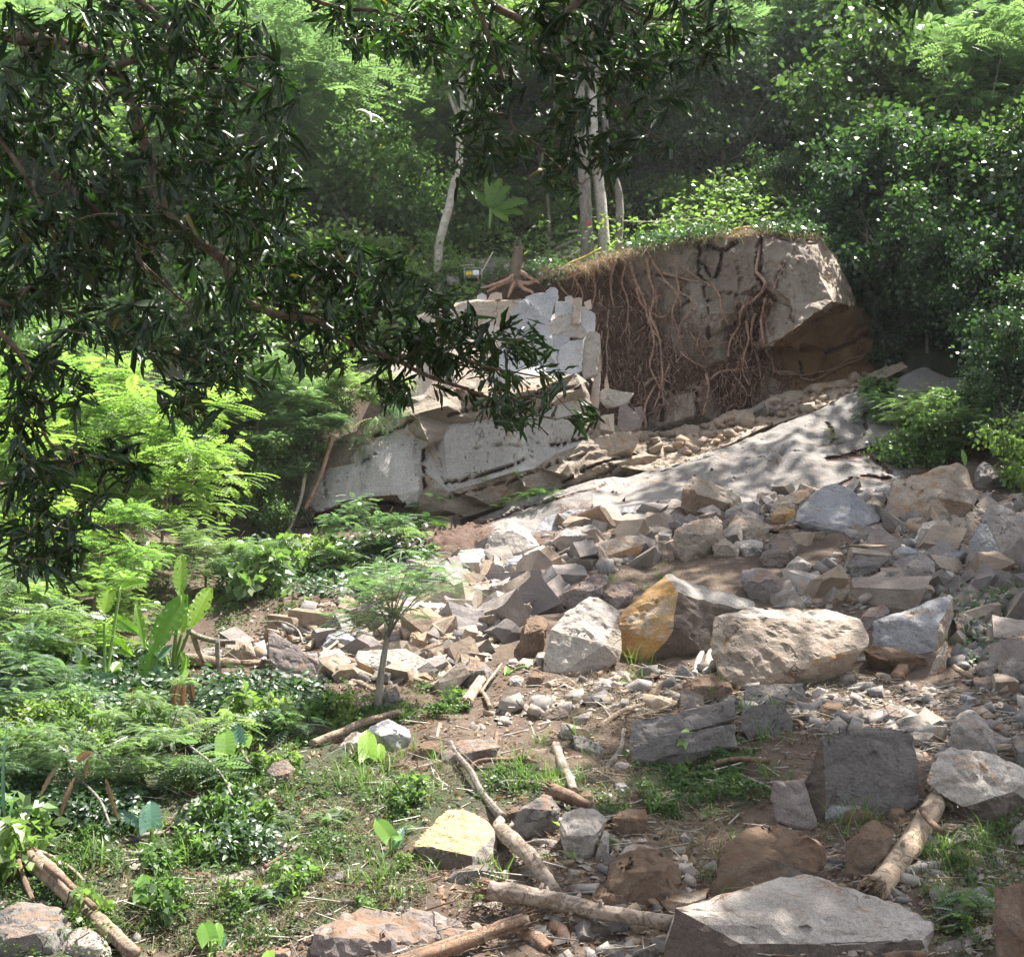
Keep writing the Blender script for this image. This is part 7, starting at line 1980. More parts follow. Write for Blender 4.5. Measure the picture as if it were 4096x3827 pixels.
LG = [
    ('A', [(1240, 880), (1340, 760), (1460, 590), (1575, 415)], 62, 'pale', 'thick splintered pale log leaning diagonally at the lower right', dict(ragged=3, r1=50, lift=.35, knots=3)),
    ('A', [(1480, 480), (1515, 540), (1590, 600)], 17, 'brown', 'short crooked brown root crossing the splintered pale log', dict(lift=.6)),
    ('A', [(1395, 795), (1550, 762), (1700, 740), (1880, 705)], 27, 'grey', 'dull weathered log lying in the grass right of the splintered log', {}),
    ('B', [(950, 885), (1250, 930), (1500, 985), (1860, 1045)], 47, 'bark', 'long fallen log with pale peeling bark and a splintered left end, bottom centre', dict(ragged=1, r1=34, lift=.45, knots=5)),
    ('B', [(480, 1260), (640, 1205), (800, 1150), (1000, 1080), (1130, 1040)], 46, 'orange', 'broken orange brown log with a splintered right end at the bottom edge', dict(ragged=2, lift=.3)),
    ('B', [(1000, 590), (1080, 655), (1180, 760), (1275, 905)], 42, 'bark', 'short thick bark log running down from the yellow topped block to the fallen log', dict(lift=.3, knots=3)),
    ('B', [(745, 150), (790, 222), (850, 290), (890, 372), (945, 450), (1010, 520)], 14, 'greybark', 'slender curved pale grey branch ending at the yellow topped block', dict(r1=18, lift=.25)),
    ('B', [(1275, 165), (1300, 250), (1340, 320), (1365, 392)], 27, 'bark', 'upright pale bark log with peeling flakes in the grass, centre', dict(lift=.25, knots=2)),
    ('B', [(1255, 390), (1330, 415), (1455, 460)], 38, 'brown', 'short brown log with a rotten broken end below the upright bark log', dict(r1=20, ragged=1, lift=.3)),
    ('B', [(930, 395), (1010, 350), (1110, 345), (1255, 372)], 13, 'greybark', 'thin pale branch lying in the grass left of the short brown log', {}),
    ('B', [(1235, 40), (1255, 90), (1300, 120)], 11, 'greybark', 'small pale stick above the upright bark log', {}),
    ('B', [(60, 155), (200, 100), (320, 45), (500, 0)], 21, 'tan', 'long tan log resting over the blue grey block', dict(lift=.35)),
    ('B', [(1612, 90), (1595, 180), (1512, 290)], 15, 'greybark', 'crooked pale branch beside the cracked weathered stone', {}),
    ('B', [(700, 880), (718, 985)], 18, 'brown', 'short brown stub standing in litter below the dark grey rock', {}),
    ('B', [(980, 90), (972, 190)], 11, 'brown', 'dark thin stake standing on the long dark rock', dict(lift=.2)),
    ('B', [(700, 60), (680, 130)], 12, 'pale', 'tiny pale broken stick left of the flat soil patch', {}),
    ('B', [(840, 300), (900, 240), (1100, 235), (1180, 250)], 12, 'brown', 'long brown stick in the litter right of the curved grey branch', {}),
    ('B', [(560, 320), (700, 310), (780, 270), (800, 240)], 15, 'brown', 'knotted dark root tangle left of the curved grey branch', dict(knots=5)),
    ('B', [(1260, 1060), (1310, 1090), (1330, 1150)], 30, 'root', 'splayed reddish root stub under the fallen bark log', dict(ragged=2)),
    ('B', [(1110, 1110), (1180, 1130), (1250, 1180)], 42, 'orange', 'rotten orange stump in the litter beside the broken orange log', dict(ragged=2)),
    ('C', [(160, 730), (260, 820), (400, 960), (530, 1080), (670, 1205)], 47, 'tan', 'long peeled tan log slanting down at the lower left', dict(lift=.3, r1=34, ragged=1)),
    ('C', [(230, 760), (330, 840), (470, 975)], 16, 'brown', 'strip of dark bark peeling off the long tan log', dict(lift=.55)),
    ('C', [(915, 890), (1100, 842), (1260, 808), (1420, 768)], 32, 'greybark', 'smooth pale grey log half sunk in the green cover, lower left', dict(knots=2)),
    ('C', [(600, 650), (740, 610), (880, 598), (1010, 592)], 17, 'greybark', 'pale branch under the blue green taro leaf', {}),
    ('C', [(440, 762), (620, 715), (810, 690)], 13, 'greybark', 'thin pale branch above the long tan log, upper of two', {}),
    ('C', [(690, 780), (840, 700), (985, 628)], 14, 'tan', 'thin tan branch crossing towards the green mound, lower of two', {}),
    ('C', [(735, 815), (840, 750)], 8, 'grey', 'short thin grey stick below the thin tan branch', {}),
    ('C', [(1310, 425), (1400, 370), (1475, 325)], 12, 'pale', 'pale stick beside the dark rounded rock', {}),
    ('C', [(1318, 772), (1420, 705)], 10, 'brown', 'short brown stick at the end of the pale grey log', dict(lift=.25)),
    ('C', [(1090, 1250), (1150, 1170), (1215, 1095)], 18, 'grey', 'first of the broken sticks leaning together at the bottom edge, greyest and leftmost', {}),
    ('C', [(1150, 1250), (1200, 1180), (1250, 1130)], 22, 'orange', 'orange tinted broken stick in the group at the bottom edge', {}),
    ('C', [(1265, 1030), (1290, 1090), (1320, 1130)], 26, 'tan', 'pale twisted stump leaning in the group at the bottom edge', dict(ragged=1)),
    ('C', [(1360, 1045), (1385, 1150)], 28, 'bark', 'upright barked stump above the rounded purplish boulder', dict(ragged=1)),
    ('C', [(0, 678), (180, 692), (330, 760), (425, 850)], 12, 'tan', 'thin dead branch lying above the long tan log', dict(lift=.2)),
    ('C', [(870, 1240), (1000, 1170), (1150, 1100), (1300, 1005)], 18, 'brown', 'brown branch running up to the broken sticks at the bottom edge', {}),
    ('C', [(1020, 1002), (1120, 955), (1210, 890)], 9, 'brown', 'thin dark stick in the dry grass below the pale grey log', {}),
    ('C', [(280, 90), (340, 200), (360, 290), (440, 370), (500, 440), (550, 560)], 7, 'greybark', 'thin arching bare branch over the left thicket', dict(lift=1.2)),
    ('C', [(950, 170), (1040, 240), (1110, 320), (1155, 410)], 7, 'greybark', 'thin bare branch bending over the green mound', dict(lift=.6)),
    ('C', [(1155, 0), (1160, 80), (1190, 160), (1240, 250)], 8, 'greybark', 'thin hanging grey branch beside the pair of taro leaves', dict(lift=.6)),
    ('C', [(0, 50), (60, 90), (130, 150)], 16, 'pale', 'pale sunlit stick at the left frame edge', dict(lift=.6)),
    ('C', [(90, 740), (120, 830), (160, 930)], 14, 'brown', 'dark dead stem at the left above the corner boulder', dict(lift=.3)),
    ('C', [(230, 60), (180, 140), (100, 240)], 8, 'tan', 'drooping dry stalk in the left thicket', dict(lift=1.0)),
    ('G', [(600, 895), (850, 915), (1100, 935), (1260, 945), (1400, 948)], 29, 'tan', 'long fallen trunk lying level behind the left thicket, ending at the dark fin', dict(Y=21.3, knots=1)),
    ('G', [(935, 770), (985, 802), (1080, 826), (1175, 828)], 15, 'greybark', 'bare grey dead branch sticking out above the fallen trunk', dict(Y=20.8)),
    ('G', [(1082, 826), (1088, 930), (1112, 1060), (1165, 1150)], 12, 'greybark', 'bare grey stem dropping across the fallen trunk', dict(Y=20.7)),
    ('G', [(960, 800), (990, 880), (1020, 935)], 13, 'tan', 'broken stub hanging below the bare grey branch', dict(Y=20.8)),
    ('G', [(1478, 1110), (1505, 1060), (1535, 1000)], 33, 'pale', 'pale splintered stump standing below the dark fin', dict(ragged=2)),
    ('G', [(1182, 1150), (1192, 1110), (1200, 1065)], 22, 'pale', 'short sunlit stump in the green left of the pale splintered stump', dict(ragged=2)),
    ('G', [(1530, 860), (1580, 810), (1650, 780)], 14, 'pale', 'curved sunlit branch at the left end of the scree', dict(lift=.2)),
    ('G', [(1590, 900), (1680, 830), (1760, 760)], 8, 'pale', 'straight sunlit stick leaning at the left end of the scree', dict(lift=.3)),
    ('G', [(1365, 950), (1368, 1020)], 9, 'brown', 'dark short prop standing under the end of the fallen trunk', dict(Y=20.9)),
    ('G', [(1385, 1020), (1402, 960), (1425, 915)], 13, 'pale', 'pale plank propped against the end of the fallen trunk', dict(Y=20.8)),
    ('G', [(1320, 1050), (1480, 1020), (1600, 985)], 7, 'brown', 'thin dark stick lying below the dark fin', {}),
    ('G', [(1300, 735), (1400, 730), (1480, 770), (1510, 840)], 6, 'greybark', 'thin curved branch above the dark fin', dict(lift=.4)),
    ('G', [(1475, 712), (1580, 675), (1660, 640)], 8, 'pale', 'pale stick on the litter left of the sapling', {}),
    ('G', [(1500, 690), (1650, 630), (1830, 560)], 5, 'brown', 'long thin dark stick on the slope left of the sapling', {}),
    ('G', [(1750, 1030), (1800, 1040), (1870, 1080)], 18, 'tan', 'small log at the foot of the sapling', {}),
    ('F', [(605, 792), (700, 762), (820, 700), (935, 655)], 23, 'tan', 'pale log pointing down the scree towards the sunlit white slab', dict(ragged=1, r1=14, lift=.2)),
    ('F', [(925, 625), (1000, 540), (1060, 480), (1115, 438)], 11, 'darkbark', 'thin dark branch continuing up the scree from the pale log', {}),
    ('F', [(820, 572), (832, 630), (826, 690)], 10, 'greybark', 'upright forked branch in the lower scree', dict(lift=.2)),
    ('F', [(545, 765), (600, 830), (655, 890)], 30, 'orange', 'torn orange brown log end right of the sunlit white slab', dict(ragged=3, lift=.3)),
    ('F', [(500, 782), (600, 745), (720, 742)], 9, 'tan', 'thin curved stick above the torn orange log end', dict(lift=.2)),
    ('F', [(700, 1010), (740, 950), (785, 900)], 30, 'pale', 'splintered pale trunk end in front of the mossy rock', dict(ragged=3, lift=.25)),
    ('F', [(775, 960), (830, 880), (880, 815)], 6, 'pale', 'long thin splinter rising from the pale trunk end', dict(lift=.3)),
    ('F', [(765, 935), (800, 980), (822, 1030)], 12, 'tan', 'broken stub leaning right of the pale trunk end', dict(lift=.2)),
    ('F', [(478, 948), (540, 920), (602, 880)], 13, 'tan', 'short log leaning on the dry ferns right of the sapling', dict(lift=.2)),
    ('F', [(1370, 290), (1440, 285), (1500, 260), (1545, 228)], 20, 'tan', 'gnarled tan stump below the long tan slab', dict(knots=4, ragged=2)),
    ('F', [(1358, 872), (1400, 840), (1452, 798)], 10, 'brown', 'short dark stick at the foot of the big pale boulder', dict(lift=.15)),
    ('F', [(1360, 1135), (1480, 1050), (1640, 1005)], 12, 'tan', 'slanting stick above the cracked weathered stone', {}),
    ('F', [(1615, 1060), (1680, 1025), (1755, 1010)], 16, 'tan', 'root stub lying on top of the cracked weathered stone', dict(ragged=1)),
    ('F', [(1600, 330), (1605, 260), (1610, 200)], 26, 'root', 'dark reddish root wad on the scree beside the thin tan plate', dict(ragged=3)),
    ('E', [(345, 745), (365, 680), (392, 618)], 15, 'grey', 'left of two weathered planks standing beside the cream slab', dict(lift=.1)),
    ('E', [(405, 742), (418, 680), (428, 615)], 20, 'grey', 'right and wider of two weathered planks standing beside the cream slab', dict(lift=.1)),
    ('E', [(1355, 770), (1380, 720), (1410, 685)], 40, 'orange', 'rotten orange stump standing on the bare soil', dict(ragged=2)),
    ('E', [(1605, 640), (1640, 705), (1730, 755)], 15, 'pale', 'curved pale splintered root beside the upright flake', dict(ragged=1, lift=.15)),
    ('E', [(1800, 350), (1860, 345), (1915, 355)], 26, 'brown', 'brown broken log end among the rocks near the right edge', dict(ragged=1)),
    ('E', [(1010, 412), (1040, 385), (1060, 350)], 22, 'brown', 'splintered dark stump left of the striped tan rock', dict(ragged=2)),
    ('E', [(120, 942), (190, 915), (262, 890)], 15, 'tan', 'pale broken root on the edge of the cracked stone', dict(ragged=1, lift=.1)),
    ('E', [(30, 700), (110, 720), (200, 730)], 11, 'pale', 'flat pale splinter on the soil below the ochre faced boulder', {}),
    ('E', [(1830, 190), (1900, 185), (2000, 190)], 12, 'grey', 'grey stick at the right edge beside the grey wedge boulder', {}),
    ('E', [(980, 790), (1040, 770)], 22, 'brown', 'cut brown branch stub in the dry root clump', dict(ragged=1)),
    ('E', [(720, 950), (790, 970), (860, 975), (890, 1000)], 10, 'root', 'bent root reaching over the weathered block', dict(lift=.2)),
    ('E', [(720, 1180), (600, 1165), (480, 1175), (400, 1200)], 14, 'brown', 'dark root branch lying in the leafy plants by the cracked stone', dict(lift=.2)),
    ('H', [(1698, 478), (1720, 520), (1750, 560)], 15, 'pale', 'pale broken plank right of the huge orange topped block', dict(lift=.1)),
    ('H', [(1765, 530), (1772, 480)], 12, 'pale', 'small pale wood chip standing beside the broken plank', {}),
    ('H', [(1840, 590), (1930, 570), (2000, 545)], 8, 'grey', 'thin grey stick at the right frame edge above the lavender slab', {}),
    ('H', [(1595, 690), (1630, 680)], 14, 'brown', 'dark wood bit right of the white grey wedge rock', {}),
    ('A', [(1790, 870), (1805, 900), (1815, 940)], 14, 'pale', 'pale splintered stake beside the brown boulder in the corner', dict(ragged=1)),
    ('A', [(1290, 1215), (1400, 1200), (1500, 1205)], 18, 'brown', 'reddish root lying on the front edge of the largest slab', dict(Y=12.5)),
    ('A', [(920, 195), (935, 230), (965, 250), (960, 300), (1000, 340)], 6, 'root', 'thin pale root dangling on the corner of the squarish slab', dict(Y=16.0)),
]
for b_ in LG:
    log(b_[0], b_[1], b_[2], b_[3], b_[4], **b_[5])

# ------------------------------------------------------------ root curtain on the wall
def wallpt(cx, cy, off=.10, bv=None):
    s = S('J', cx, cy)
    h_ = (bv or BV1).ray_cast(Vector((0, 0, 0)), Vector(unproj(*s, 1.0)).normalized())
    Y = h_[0].y if h_[0] is not None else 37.2
    return unproj(*s, Y - off)


RT = [([(490, 200), (520, 260), (570, 330), (640, 420), (652, 470)], 7), ([(480, 230), (500, 330), (530, 420), (500, 500), (545, 620), (560, 800), (545, 900), (520, 970)], 9), ([(430, 380), (470, 470), (560, 520), (600, 490)], 8), ([(630, 280), (640, 400), (612, 500), (640, 600), (652, 700), (630, 750)], 6),
      ([(540, 320), (620, 380), (700, 430), (722, 480), (650, 550), (640, 620)], 5), ([(800, 350), (845, 420), (850, 480), (890, 560)], 7), ([(1042, 110), (1045, 200), (1028, 290), (1072, 350), (1040, 420), (960, 480), (940, 560), (900, 640), (890, 720)], 10), ([(1080, 430), (1050, 520), (1062, 650), (1100, 730), (1130, 800), (1240, 812)], 9),
      ([(1110, 400), (1130, 350), (1170, 240)], 5), ([(975, 540), (985, 640), (960, 760), (990, 860)], 8), ([(560, 300), (690, 335), (790, 350)], 6), ([(650, 690), (700, 735), (780, 772)], 7), ([(690, 590), (760, 670), (860, 650), (900, 640)], 4), ([(292, 480), (285, 640), (290, 860), (320, 900)], 5),
      ([(400, 250), (420, 330), (470, 440), (500, 560), (560, 640)], 9), ([(520, 420), (500, 520), (520, 640), (500, 760), (560, 900)], 8), ([(1110, 790), (1200, 800), (1300, 835), (1400, 790), (1560, 720)], 6), ([(1240, 815), (1400, 780), (1500, 730), (1580, 700)], 4), ([(330, 240), (300, 350), (320, 470)], 7), ([(380, 250), (360, 340), (390, 460), (380, 600)], 6),
      ([(200, 280), (230, 380), (210, 470)], 6), ([(600, 760), (560, 860), (570, 980)], 6), ([(780, 800), (790, 900), (760, 1010)], 8), ([(800, 830), (860, 790), (960, 780)], 7), ([(1020, 500), (1000, 620), (1040, 760), (1050, 880)], 7), ([(930, 820), (980, 900), (970, 960)], 4), ([(620, 240), (740, 330), (850, 400)], 4), ([(470, 860), (540, 820), (600, 850)], 8), ([(480, 1080), (470, 980), (520, 860)], 9), ([(250, 640), (262, 800), (330, 880)], 5),
      ([(-60, 310), (60, 330), (160, 300), (300, 240)], 9), ([(20, 300), (60, 380), (120, 440)], 7), ([(100, 290), (160, 400), (150, 500)], 6)]
rb = wallpt(600, 500)
RO = empty('hanging_roots', tuple(rb)); off = -Vector(rb)
tag(RO, 'curtain of reddish brown tree roots hanging down the tall grey cliff wall', 'roots')
for pts, r in RT:
    P3 = np.array([wallpt(a, b, .12 + r * .008) for a, b in pts])
    pa = smooth_path(P3, 6); pa = pa + .05 * np.stack([fbm(pa * 3, 3, 3), fbm(pa * 3 + 7, 3, 4) * .6, fbm(pa * 3 + 14, 3, 5)], 1)
    ac = Acc(); rad = r * .8028 * 37 / FS
    ac.tube(pa, np.linspace(rad, rad * .5, len(pa)), 7, .08)
    o = link('root', ac.mesh('root', [ROOTM]), RO); o.location = off
ac = Acc()
soilpoly = [polyS('J', q_) for q_ in ([(-60, 300), (330, 220), (560, 340), (600, 600), (620, 980), (250, 1060), (230, 400)], [(900, 420), (1110, 400), (1120, 700), (1240, 830), (980, 960), (700, 1000), (760, 820), (900, 700)], [(480, 400), (760, 500), (800, 900), (560, 980)])]
k = 0
while k < 1150:
    pl = soilpoly[random.choices([0, 1, 2], [5, 4, 1.6])[0]]
    xs = [p[0] for p in pl]; ys = [p[1] for p in pl]
    sx, sy = random.uniform(min(xs), max(xs)), random.uniform(min(ys), max(ys))
    if not inpoly(np.array(sx), np.array(sy), pl): continue
    k += 1
    cx, cy = (sx - 2200) / .8028, (sy - 850) / .8028
    ln = random.uniform(20, 130) * (.5 if random.random() < .5 else 1); dx = random.gauss(0, 22)
    nseg = 4; pts = []
    for i in range(nseg):
        t = i / (nseg - 1)
        pts.append((cx + dx * t + random.gauss(0, 8), cy + ln * t))
    P3 = np.array([wallpt(a, b, .04 + random.uniform(0, .22)) for a, b in pts])
    pa = smooth_path(P3, 2)
    r0 = random.uniform(.006, .022)
    ac.tube(pa, np.linspace(r0, r0 * .4, len(pa)), 4)
me = ac.mesh('rootlets', [ROOTM, ROOTD]); q_ = np.arange(len(me.polygons)) // 70; me.polygons.foreach_set('material_index', (vnoise(np.stack([q_ * .37, q_ * 0., q_ * 0.], -1), 3) > .42).astype(np.int32))
o = link('rootlets', me, RO); o.location = off
o['kind'] = 'stuff'

# overhanging turf with roots at the cliff lip
P = []
for k in range(900):
    t = random.random(); lip = [(-60, 292), (200, 265), (330, 214), (480, 186), (640, 150), (800, 120), (940, 118), (1050, 98), (1200, 118), (1350, 122)]
    f = t * (len(lip) - 1); i = int(f); a = f - i
    cx = lip[i][0] * (1 - a) + lip[min(i + 1, 9)][0] * a; cy = lip[i][1] * (1 - a) + lip[min(i + 1, 9)][1] * a
    P.append(unproj(*S('J', cx + random.gauss(0, 6), cy + random.gauss(-6, 10)), 36.6 + random.uniform(-.2, .8)))
clumps(np.array(P), 5, .15, .5, 'straw', 'dry_fringe', 'fringe of dead roots and dry grass along the top edge of the grey cliff', 'dry grass', wd=.02, droop=1.3, spread=1.8, up=.1)
P = np.array(P)
P = P[vnoise(P * np.array([1.1, 0, 0]), 61) > .45]
P = np.repeat(P, 12, 0) + rng.normal(size=(len(P) * 12, 3)) * np.array([.22, .35, .12]) + np.array([0, .35, .1])
D = rng.normal(size=P.shape)
V, Fc = oriented(P, D, np.array([0, -.3, 1.0]), rng.uniform(.07, .16, len(P)), T_LEAF * np.array([1, .8, 1]), F_LEAF, .6)
x_ = link('cliff_top_plants', leaves_mesh('cliff_top_plants', [(V, Fc, rng.random(len(P)), 4, 0)], [M['dark']]))
tag(x_, 'low leafy plants spilling over the top edge of the grey cliff', 'ground cover', kind='stuff')

# tree stump on the cliff top
sb = unproj(*S('K', 935, 880), 37.6)
ST = empty('tree_stump', tuple(sb)); off = -Vector(sb)
tag(ST, 'broken tree stump with spreading roots standing on the edge above the broken slabs', 'stump')
ac = Acc()
pa = smooth_path([unproj(*S('K', a, b), 37.5) for a, b in [(930, 900), (920, 820), (925, 720), (938, 640), (942, 580)]], 4)
ac.tube(pa, np.array([.27, .25, .2, .17, .16, .155, .15, .15, .15, .145, .145, .14, .14, .14, .14, .14, .14])[:len(pa)], 12, .06)
for k in range(16):
    an = random.uniform(0, 6.28); s0 = pa[-1] + np.array([math.cos(an) * .11, math.sin(an) * .11, -.1])
    ac.tube([s0, s0 + np.array([0, 0, random.uniform(.1, .35)])], [.035, .004], 5)
o = link('stem', ac.mesh('stem', [R_W['bark']]), ST); o.location = off
for pts in ([(960, 770), (1010, 800), (1080, 840), (1110, 860)], [(900, 800), (840, 840), (720, 880), (640, 900)], [(950, 850), (980, 900), (1050, 930), (1060, 960)], [(940, 860), (1020, 860), (1100, 830), (1230, 790)], [(910, 860), (880, 920), (860, 970)], [(900, 830), (800, 870), (690, 930)]):
    P3 = np.array([unproj(*S('K', a, b), 37.3 - .1 * i) for i, (a, b) in enumerate(pts)])
    ac = Acc(); pa = smooth_path(P3, 5); ac.tube(pa, np.linspace(.075, .025, len(pa)), 6, .06)
    o = link('root', ac.mesh('root', [ROOTM]), ST); o.location = off

# small machine
def boxm(bm, c, s, bev=0.0):
    r = bmesh.ops.create_cube(bm, size=1.0)
    for v in r['verts']:
        v.co = Vector((v.co.x * s[0] + c[0], v.co.y * s[1] + c[1], v.co.z * s[2] + c[2]))
    if bev:
        es = list({e for v in r['verts'] for e in v.link_edges})
        bmesh.ops.bevel(bm, geom=es, offset=bev, segments=2, affect='EDGES', profile=.5)


def bobj(name, mat, parent, fn):
    bm = bmesh.new(); fn(bm)
    me = bpy.data.meshes.new(name); bm.to_mesh(me); bm.free(); me.materials.append(mat)
    return link(name, me, parent)


mp = unproj(*S('K', 580, 842), 38.4)
MC = empty('machine', tuple(mp)); tag(MC, 'small yellow and white portable motor machine on the cliff top', 'machine')
YEL = simple_mat('yellow_paint', (.75, .45, .03), .45); BLK = simple_mat('black_plastic', (.02, .02, .025), .5); WHT = simple_mat('white_plastic', (.75, .76, .78), .5); STL = simple_mat('steel_tube', (.35, .35, .36), .4, metal=.8)
bobj('engine', BLK, MC, lambda bm: (boxm(bm, (-.10, 0, .08), (.17, .2, .12), .02), boxm(bm, (.03, 0, .05), (.22, .22, .04), .01)))
bobj('cover', YEL, MC, lambda bm: (boxm(bm, (-.12, 0, .19), (.18, .2, .11), .025), boxm(bm, (.13, 0, .06), (.06, .2, .06), .015)))
bobj('tank', WHT, MC, lambda bm: (boxm(bm, (.08, 0, .21), (.19, .22, .17), .045)))
ac = Acc()
for yy_ in (-.13, .13):
    ac.tube(smooth_path([(-.24, yy_, .02), (-.24, yy_, .30), (-.18, yy_, .34), (-.02, yy_, .335), (.2, yy_, .33), (.25, yy_, .26), (.25, yy_, .02)], 3), np.full(19, .011), 6)
link('carrying_frame', ac.mesh('carrying_frame', [STL]), MC)

# ropes and poles on the cliff top
def line(c, pts, r, mat, label, cat, name, Y, Y1=None):
    ts = np.linspace(0, 1, len(pts))
    P3 = np.array([unproj(*S(c, a, b), Y + ((Y1 or Y) - Y) * t) for (a, b), t in zip(pts, ts)])
    pa = smooth_path(P3, 6); ac = Acc(); ac.tube(pa, np.full(len(pa), r), 6)
    b = Vector(P3.mean(0))
    me = ac.mesh(name, [mat]); me.transform(Matrix.Translation(-b))
    o = link(name, me, None, b); tag(o, label, cat); return o


ROPE = simple_mat('pale_rope', (.55, .48, .34), .8); YR = simple_mat('yellow_rope', (.62, .46, .10), .6)
line('J', [(180, 20), (410, 45), (600, 42), (800, 25), (980, 5), (1060, -20)], .018, ROPE, 'pale rope stretched between the trees above the grey cliff', 'rope', 'rope', 40.5)
line('K', [(315, 722), (450, 722), (590, 714)], .014, ROPE, 'short pale rope from the leaning pale trunk towards the machine', 'rope', 'rope', 39.3)
line('K', [(1255, 760), (1330, 710), (1450, 660), (1600, 582)], .03, YR, 'yellow pole lying slanted in front of the trunk with the red cross', 'pole', 'pole', 38.8)
line('J', [(750, 104), (860, 100), (960, 75), (1080, 78), (1170, 92)], .03, YR, 'yellow rope lying along the top edge of the grey cliff', 'rope', 'rope', 37.2)
line('K', [(1330, 455), (1450, 440)], .03, BARKP, 'thin pale branch lying in the clearing above the cliff', 'branch', 'branch', 41)
line('K', [(1230, 600), (1330, 550), (1480, 510), (1600, 520)], .07, BARK, 'dark fallen branch lying behind the trunk with the red cross', 'branch', 'branch', 40.6)
line('K', [(640, 790), (690, 700), (740, 610)], .02, ROPE, 'pale stick leaning behind the machine', 'stick', 'stick', 39)
line('N', [(270, 1015), (340, 1000), (440, 1012), (520, 1045)], .09, BARK, 'dark arching log in the forest above the grey cliff', 'log', 'log', 44)
line('I', [(290, 560), (260, 650), (225, 760), (150, 920)], .05, ROOTM, 'root like vine climbing the left end of the pale cliff face', 'vine', 'vine', 32.1)
line('I', [(150, 740), (130, 860), (95, 960), (50, 1060)], .045, BARKP, 'pale thin trunk leaning at the very left end of the layered cliff', 'vine', 'vine', 32.2)
rm = unproj(*S('J', 845, 68), 38.6)
o = bobj('ribbon', RED, None, lambda bm: (boxm(bm, (0, 0, 0), (.10, .02, .13), .006), boxm(bm, (.04, .01, -.06), (.04, .02, .12), .006))); o.location = Vector(rm); tag(o, 'red marking ribbon at the top of the grey cliff', 'ribbon')

# ------------------------------------------------------------ big leaved plants
def big_leaf(name, base, tip, width, mat, fold=.12, droop=.25, notch=0.0, torn=0.0, n=24, side=None, parent=None, lobes=0.0):
    """one leaf blade as a folded sheet from base to tip"""
    b = np.array(base); t = np.array(tip); L = np.linalg.norm(t - b)
    ax = (t - b) / L
    ref = side if side is not None else np.cross(ax, np.array([0, -1.0, .3]))
    sd = nrm(np.array(ref)); up = np.cross(sd, ax)
    V, F_, A_ = [], [], []
    m = 7; rb_ = random.uniform(.1, .6); n = max(n, 24)
    for i in range(n + 1):
        u = i / n
        w_ = width * (math.sin(math.pi * min(.985, max(.015, u * .93 + .04))) ** .6)
        if notch: w_ = width * 1.05 * math.sqrt(max(.001, 1 - ((u - .32) / .70) ** 2)) * (1 - u ** 5)
        c = b + ax * L * u - up * droop * L * u * u * .5 * 0 + up * (droop * L * (u - u * u))
        for k in range(-m, m + 1):
            s = k / m
            A_.append(min(.98, rb_ + (.38 if k == 0 else .34 * max(0, math.sin((u * (9 if notch else 26) - abs(s) * (1.6 if notch else 2.2)) * 6.283)) ** 3)))
            ed = 1 + (.10 * random.uniform(-1, 1) * torn * (abs(s) ** 3)) + lobes * .25 * math.sin(u * 60) * abs(s)
            off_ = ax * (-notch * L * .22 * (abs(s) ** 1.6) * (1 if u < .3 else 0) * (1 - u * 3.3))
            V.append(c + sd * w_ * s * ed + up * (fold * width * abs(s) + .06 * width * math.sin(u * 55 + s * 3) * abs(s)) + off_)
    q = 2 * m + 1
    for i in range(n):
        for k in range(2 * m):
            if torn and (k in (0, 2 * m - 1, 1, 2 * m - 2) and random.random() < .20 * torn or (i % 6 == 3 and k in (2, 3, 10, 11) and random.random() < .5)):
                continue
            a = i * q + k
            F_.append((a, a + q, a + q + 1, a + 1))
    V = np.array(V)
    loc = Vector(b)
    me = mesh_np(name, V - b, np.array(F_), [mat], True, attrs={'rnd': ('POINT', np.array(A_))})
    o = link(name, me)
    if parent is not None:
        o.parent = parent; o.location = loc - parent.location
    else:
        o.location = loc
    return o


def plant(name, base, leaves, label, cat, mat, stalk=.012, stalkmat=None, **kw):
    """leaves: (crop,x0,y0,x1,y1,halfwidth px, dY0, dY1)"""
    e = empty(name, tuple(base)); tag(e, label, cat)
    off = -Vector(base); Yb = base[1]
    for lf in leaves:
        c, x0, y0, x1, y1, hw, d0, d1 = lf[:8]
        mt = lf[8] if len(lf) > 8 else mat
        sc = CROP[c][2]
        if name == 'taro_plant': d1 = d1 + .10 + .12 * random.random()
        p0 = unproj(*S(c, x0, y0), Yb + d0); p1 = unproj(*S(c, x1, y1), Yb + d1)
        big_leaf('leaf', p0, p1, hw * sc * Yb / FS * (1.35 if name == 'banana_plant' else 1), mt, parent=e, **kw)
        if stalk:
            ac = Acc(); pa = smooth_path([np.array(base), (np.array(base) * .4 + p0 * .6) + np.array([0, 0, .04]), p0], 4)
            ac.tube(pa, np.linspace(stalk * 1.3, stalk * .7, len(pa)), 5)
            o = link('stalk', ac.mesh('stalk', [stalkmat or STK]), e); o.location = off
    return e


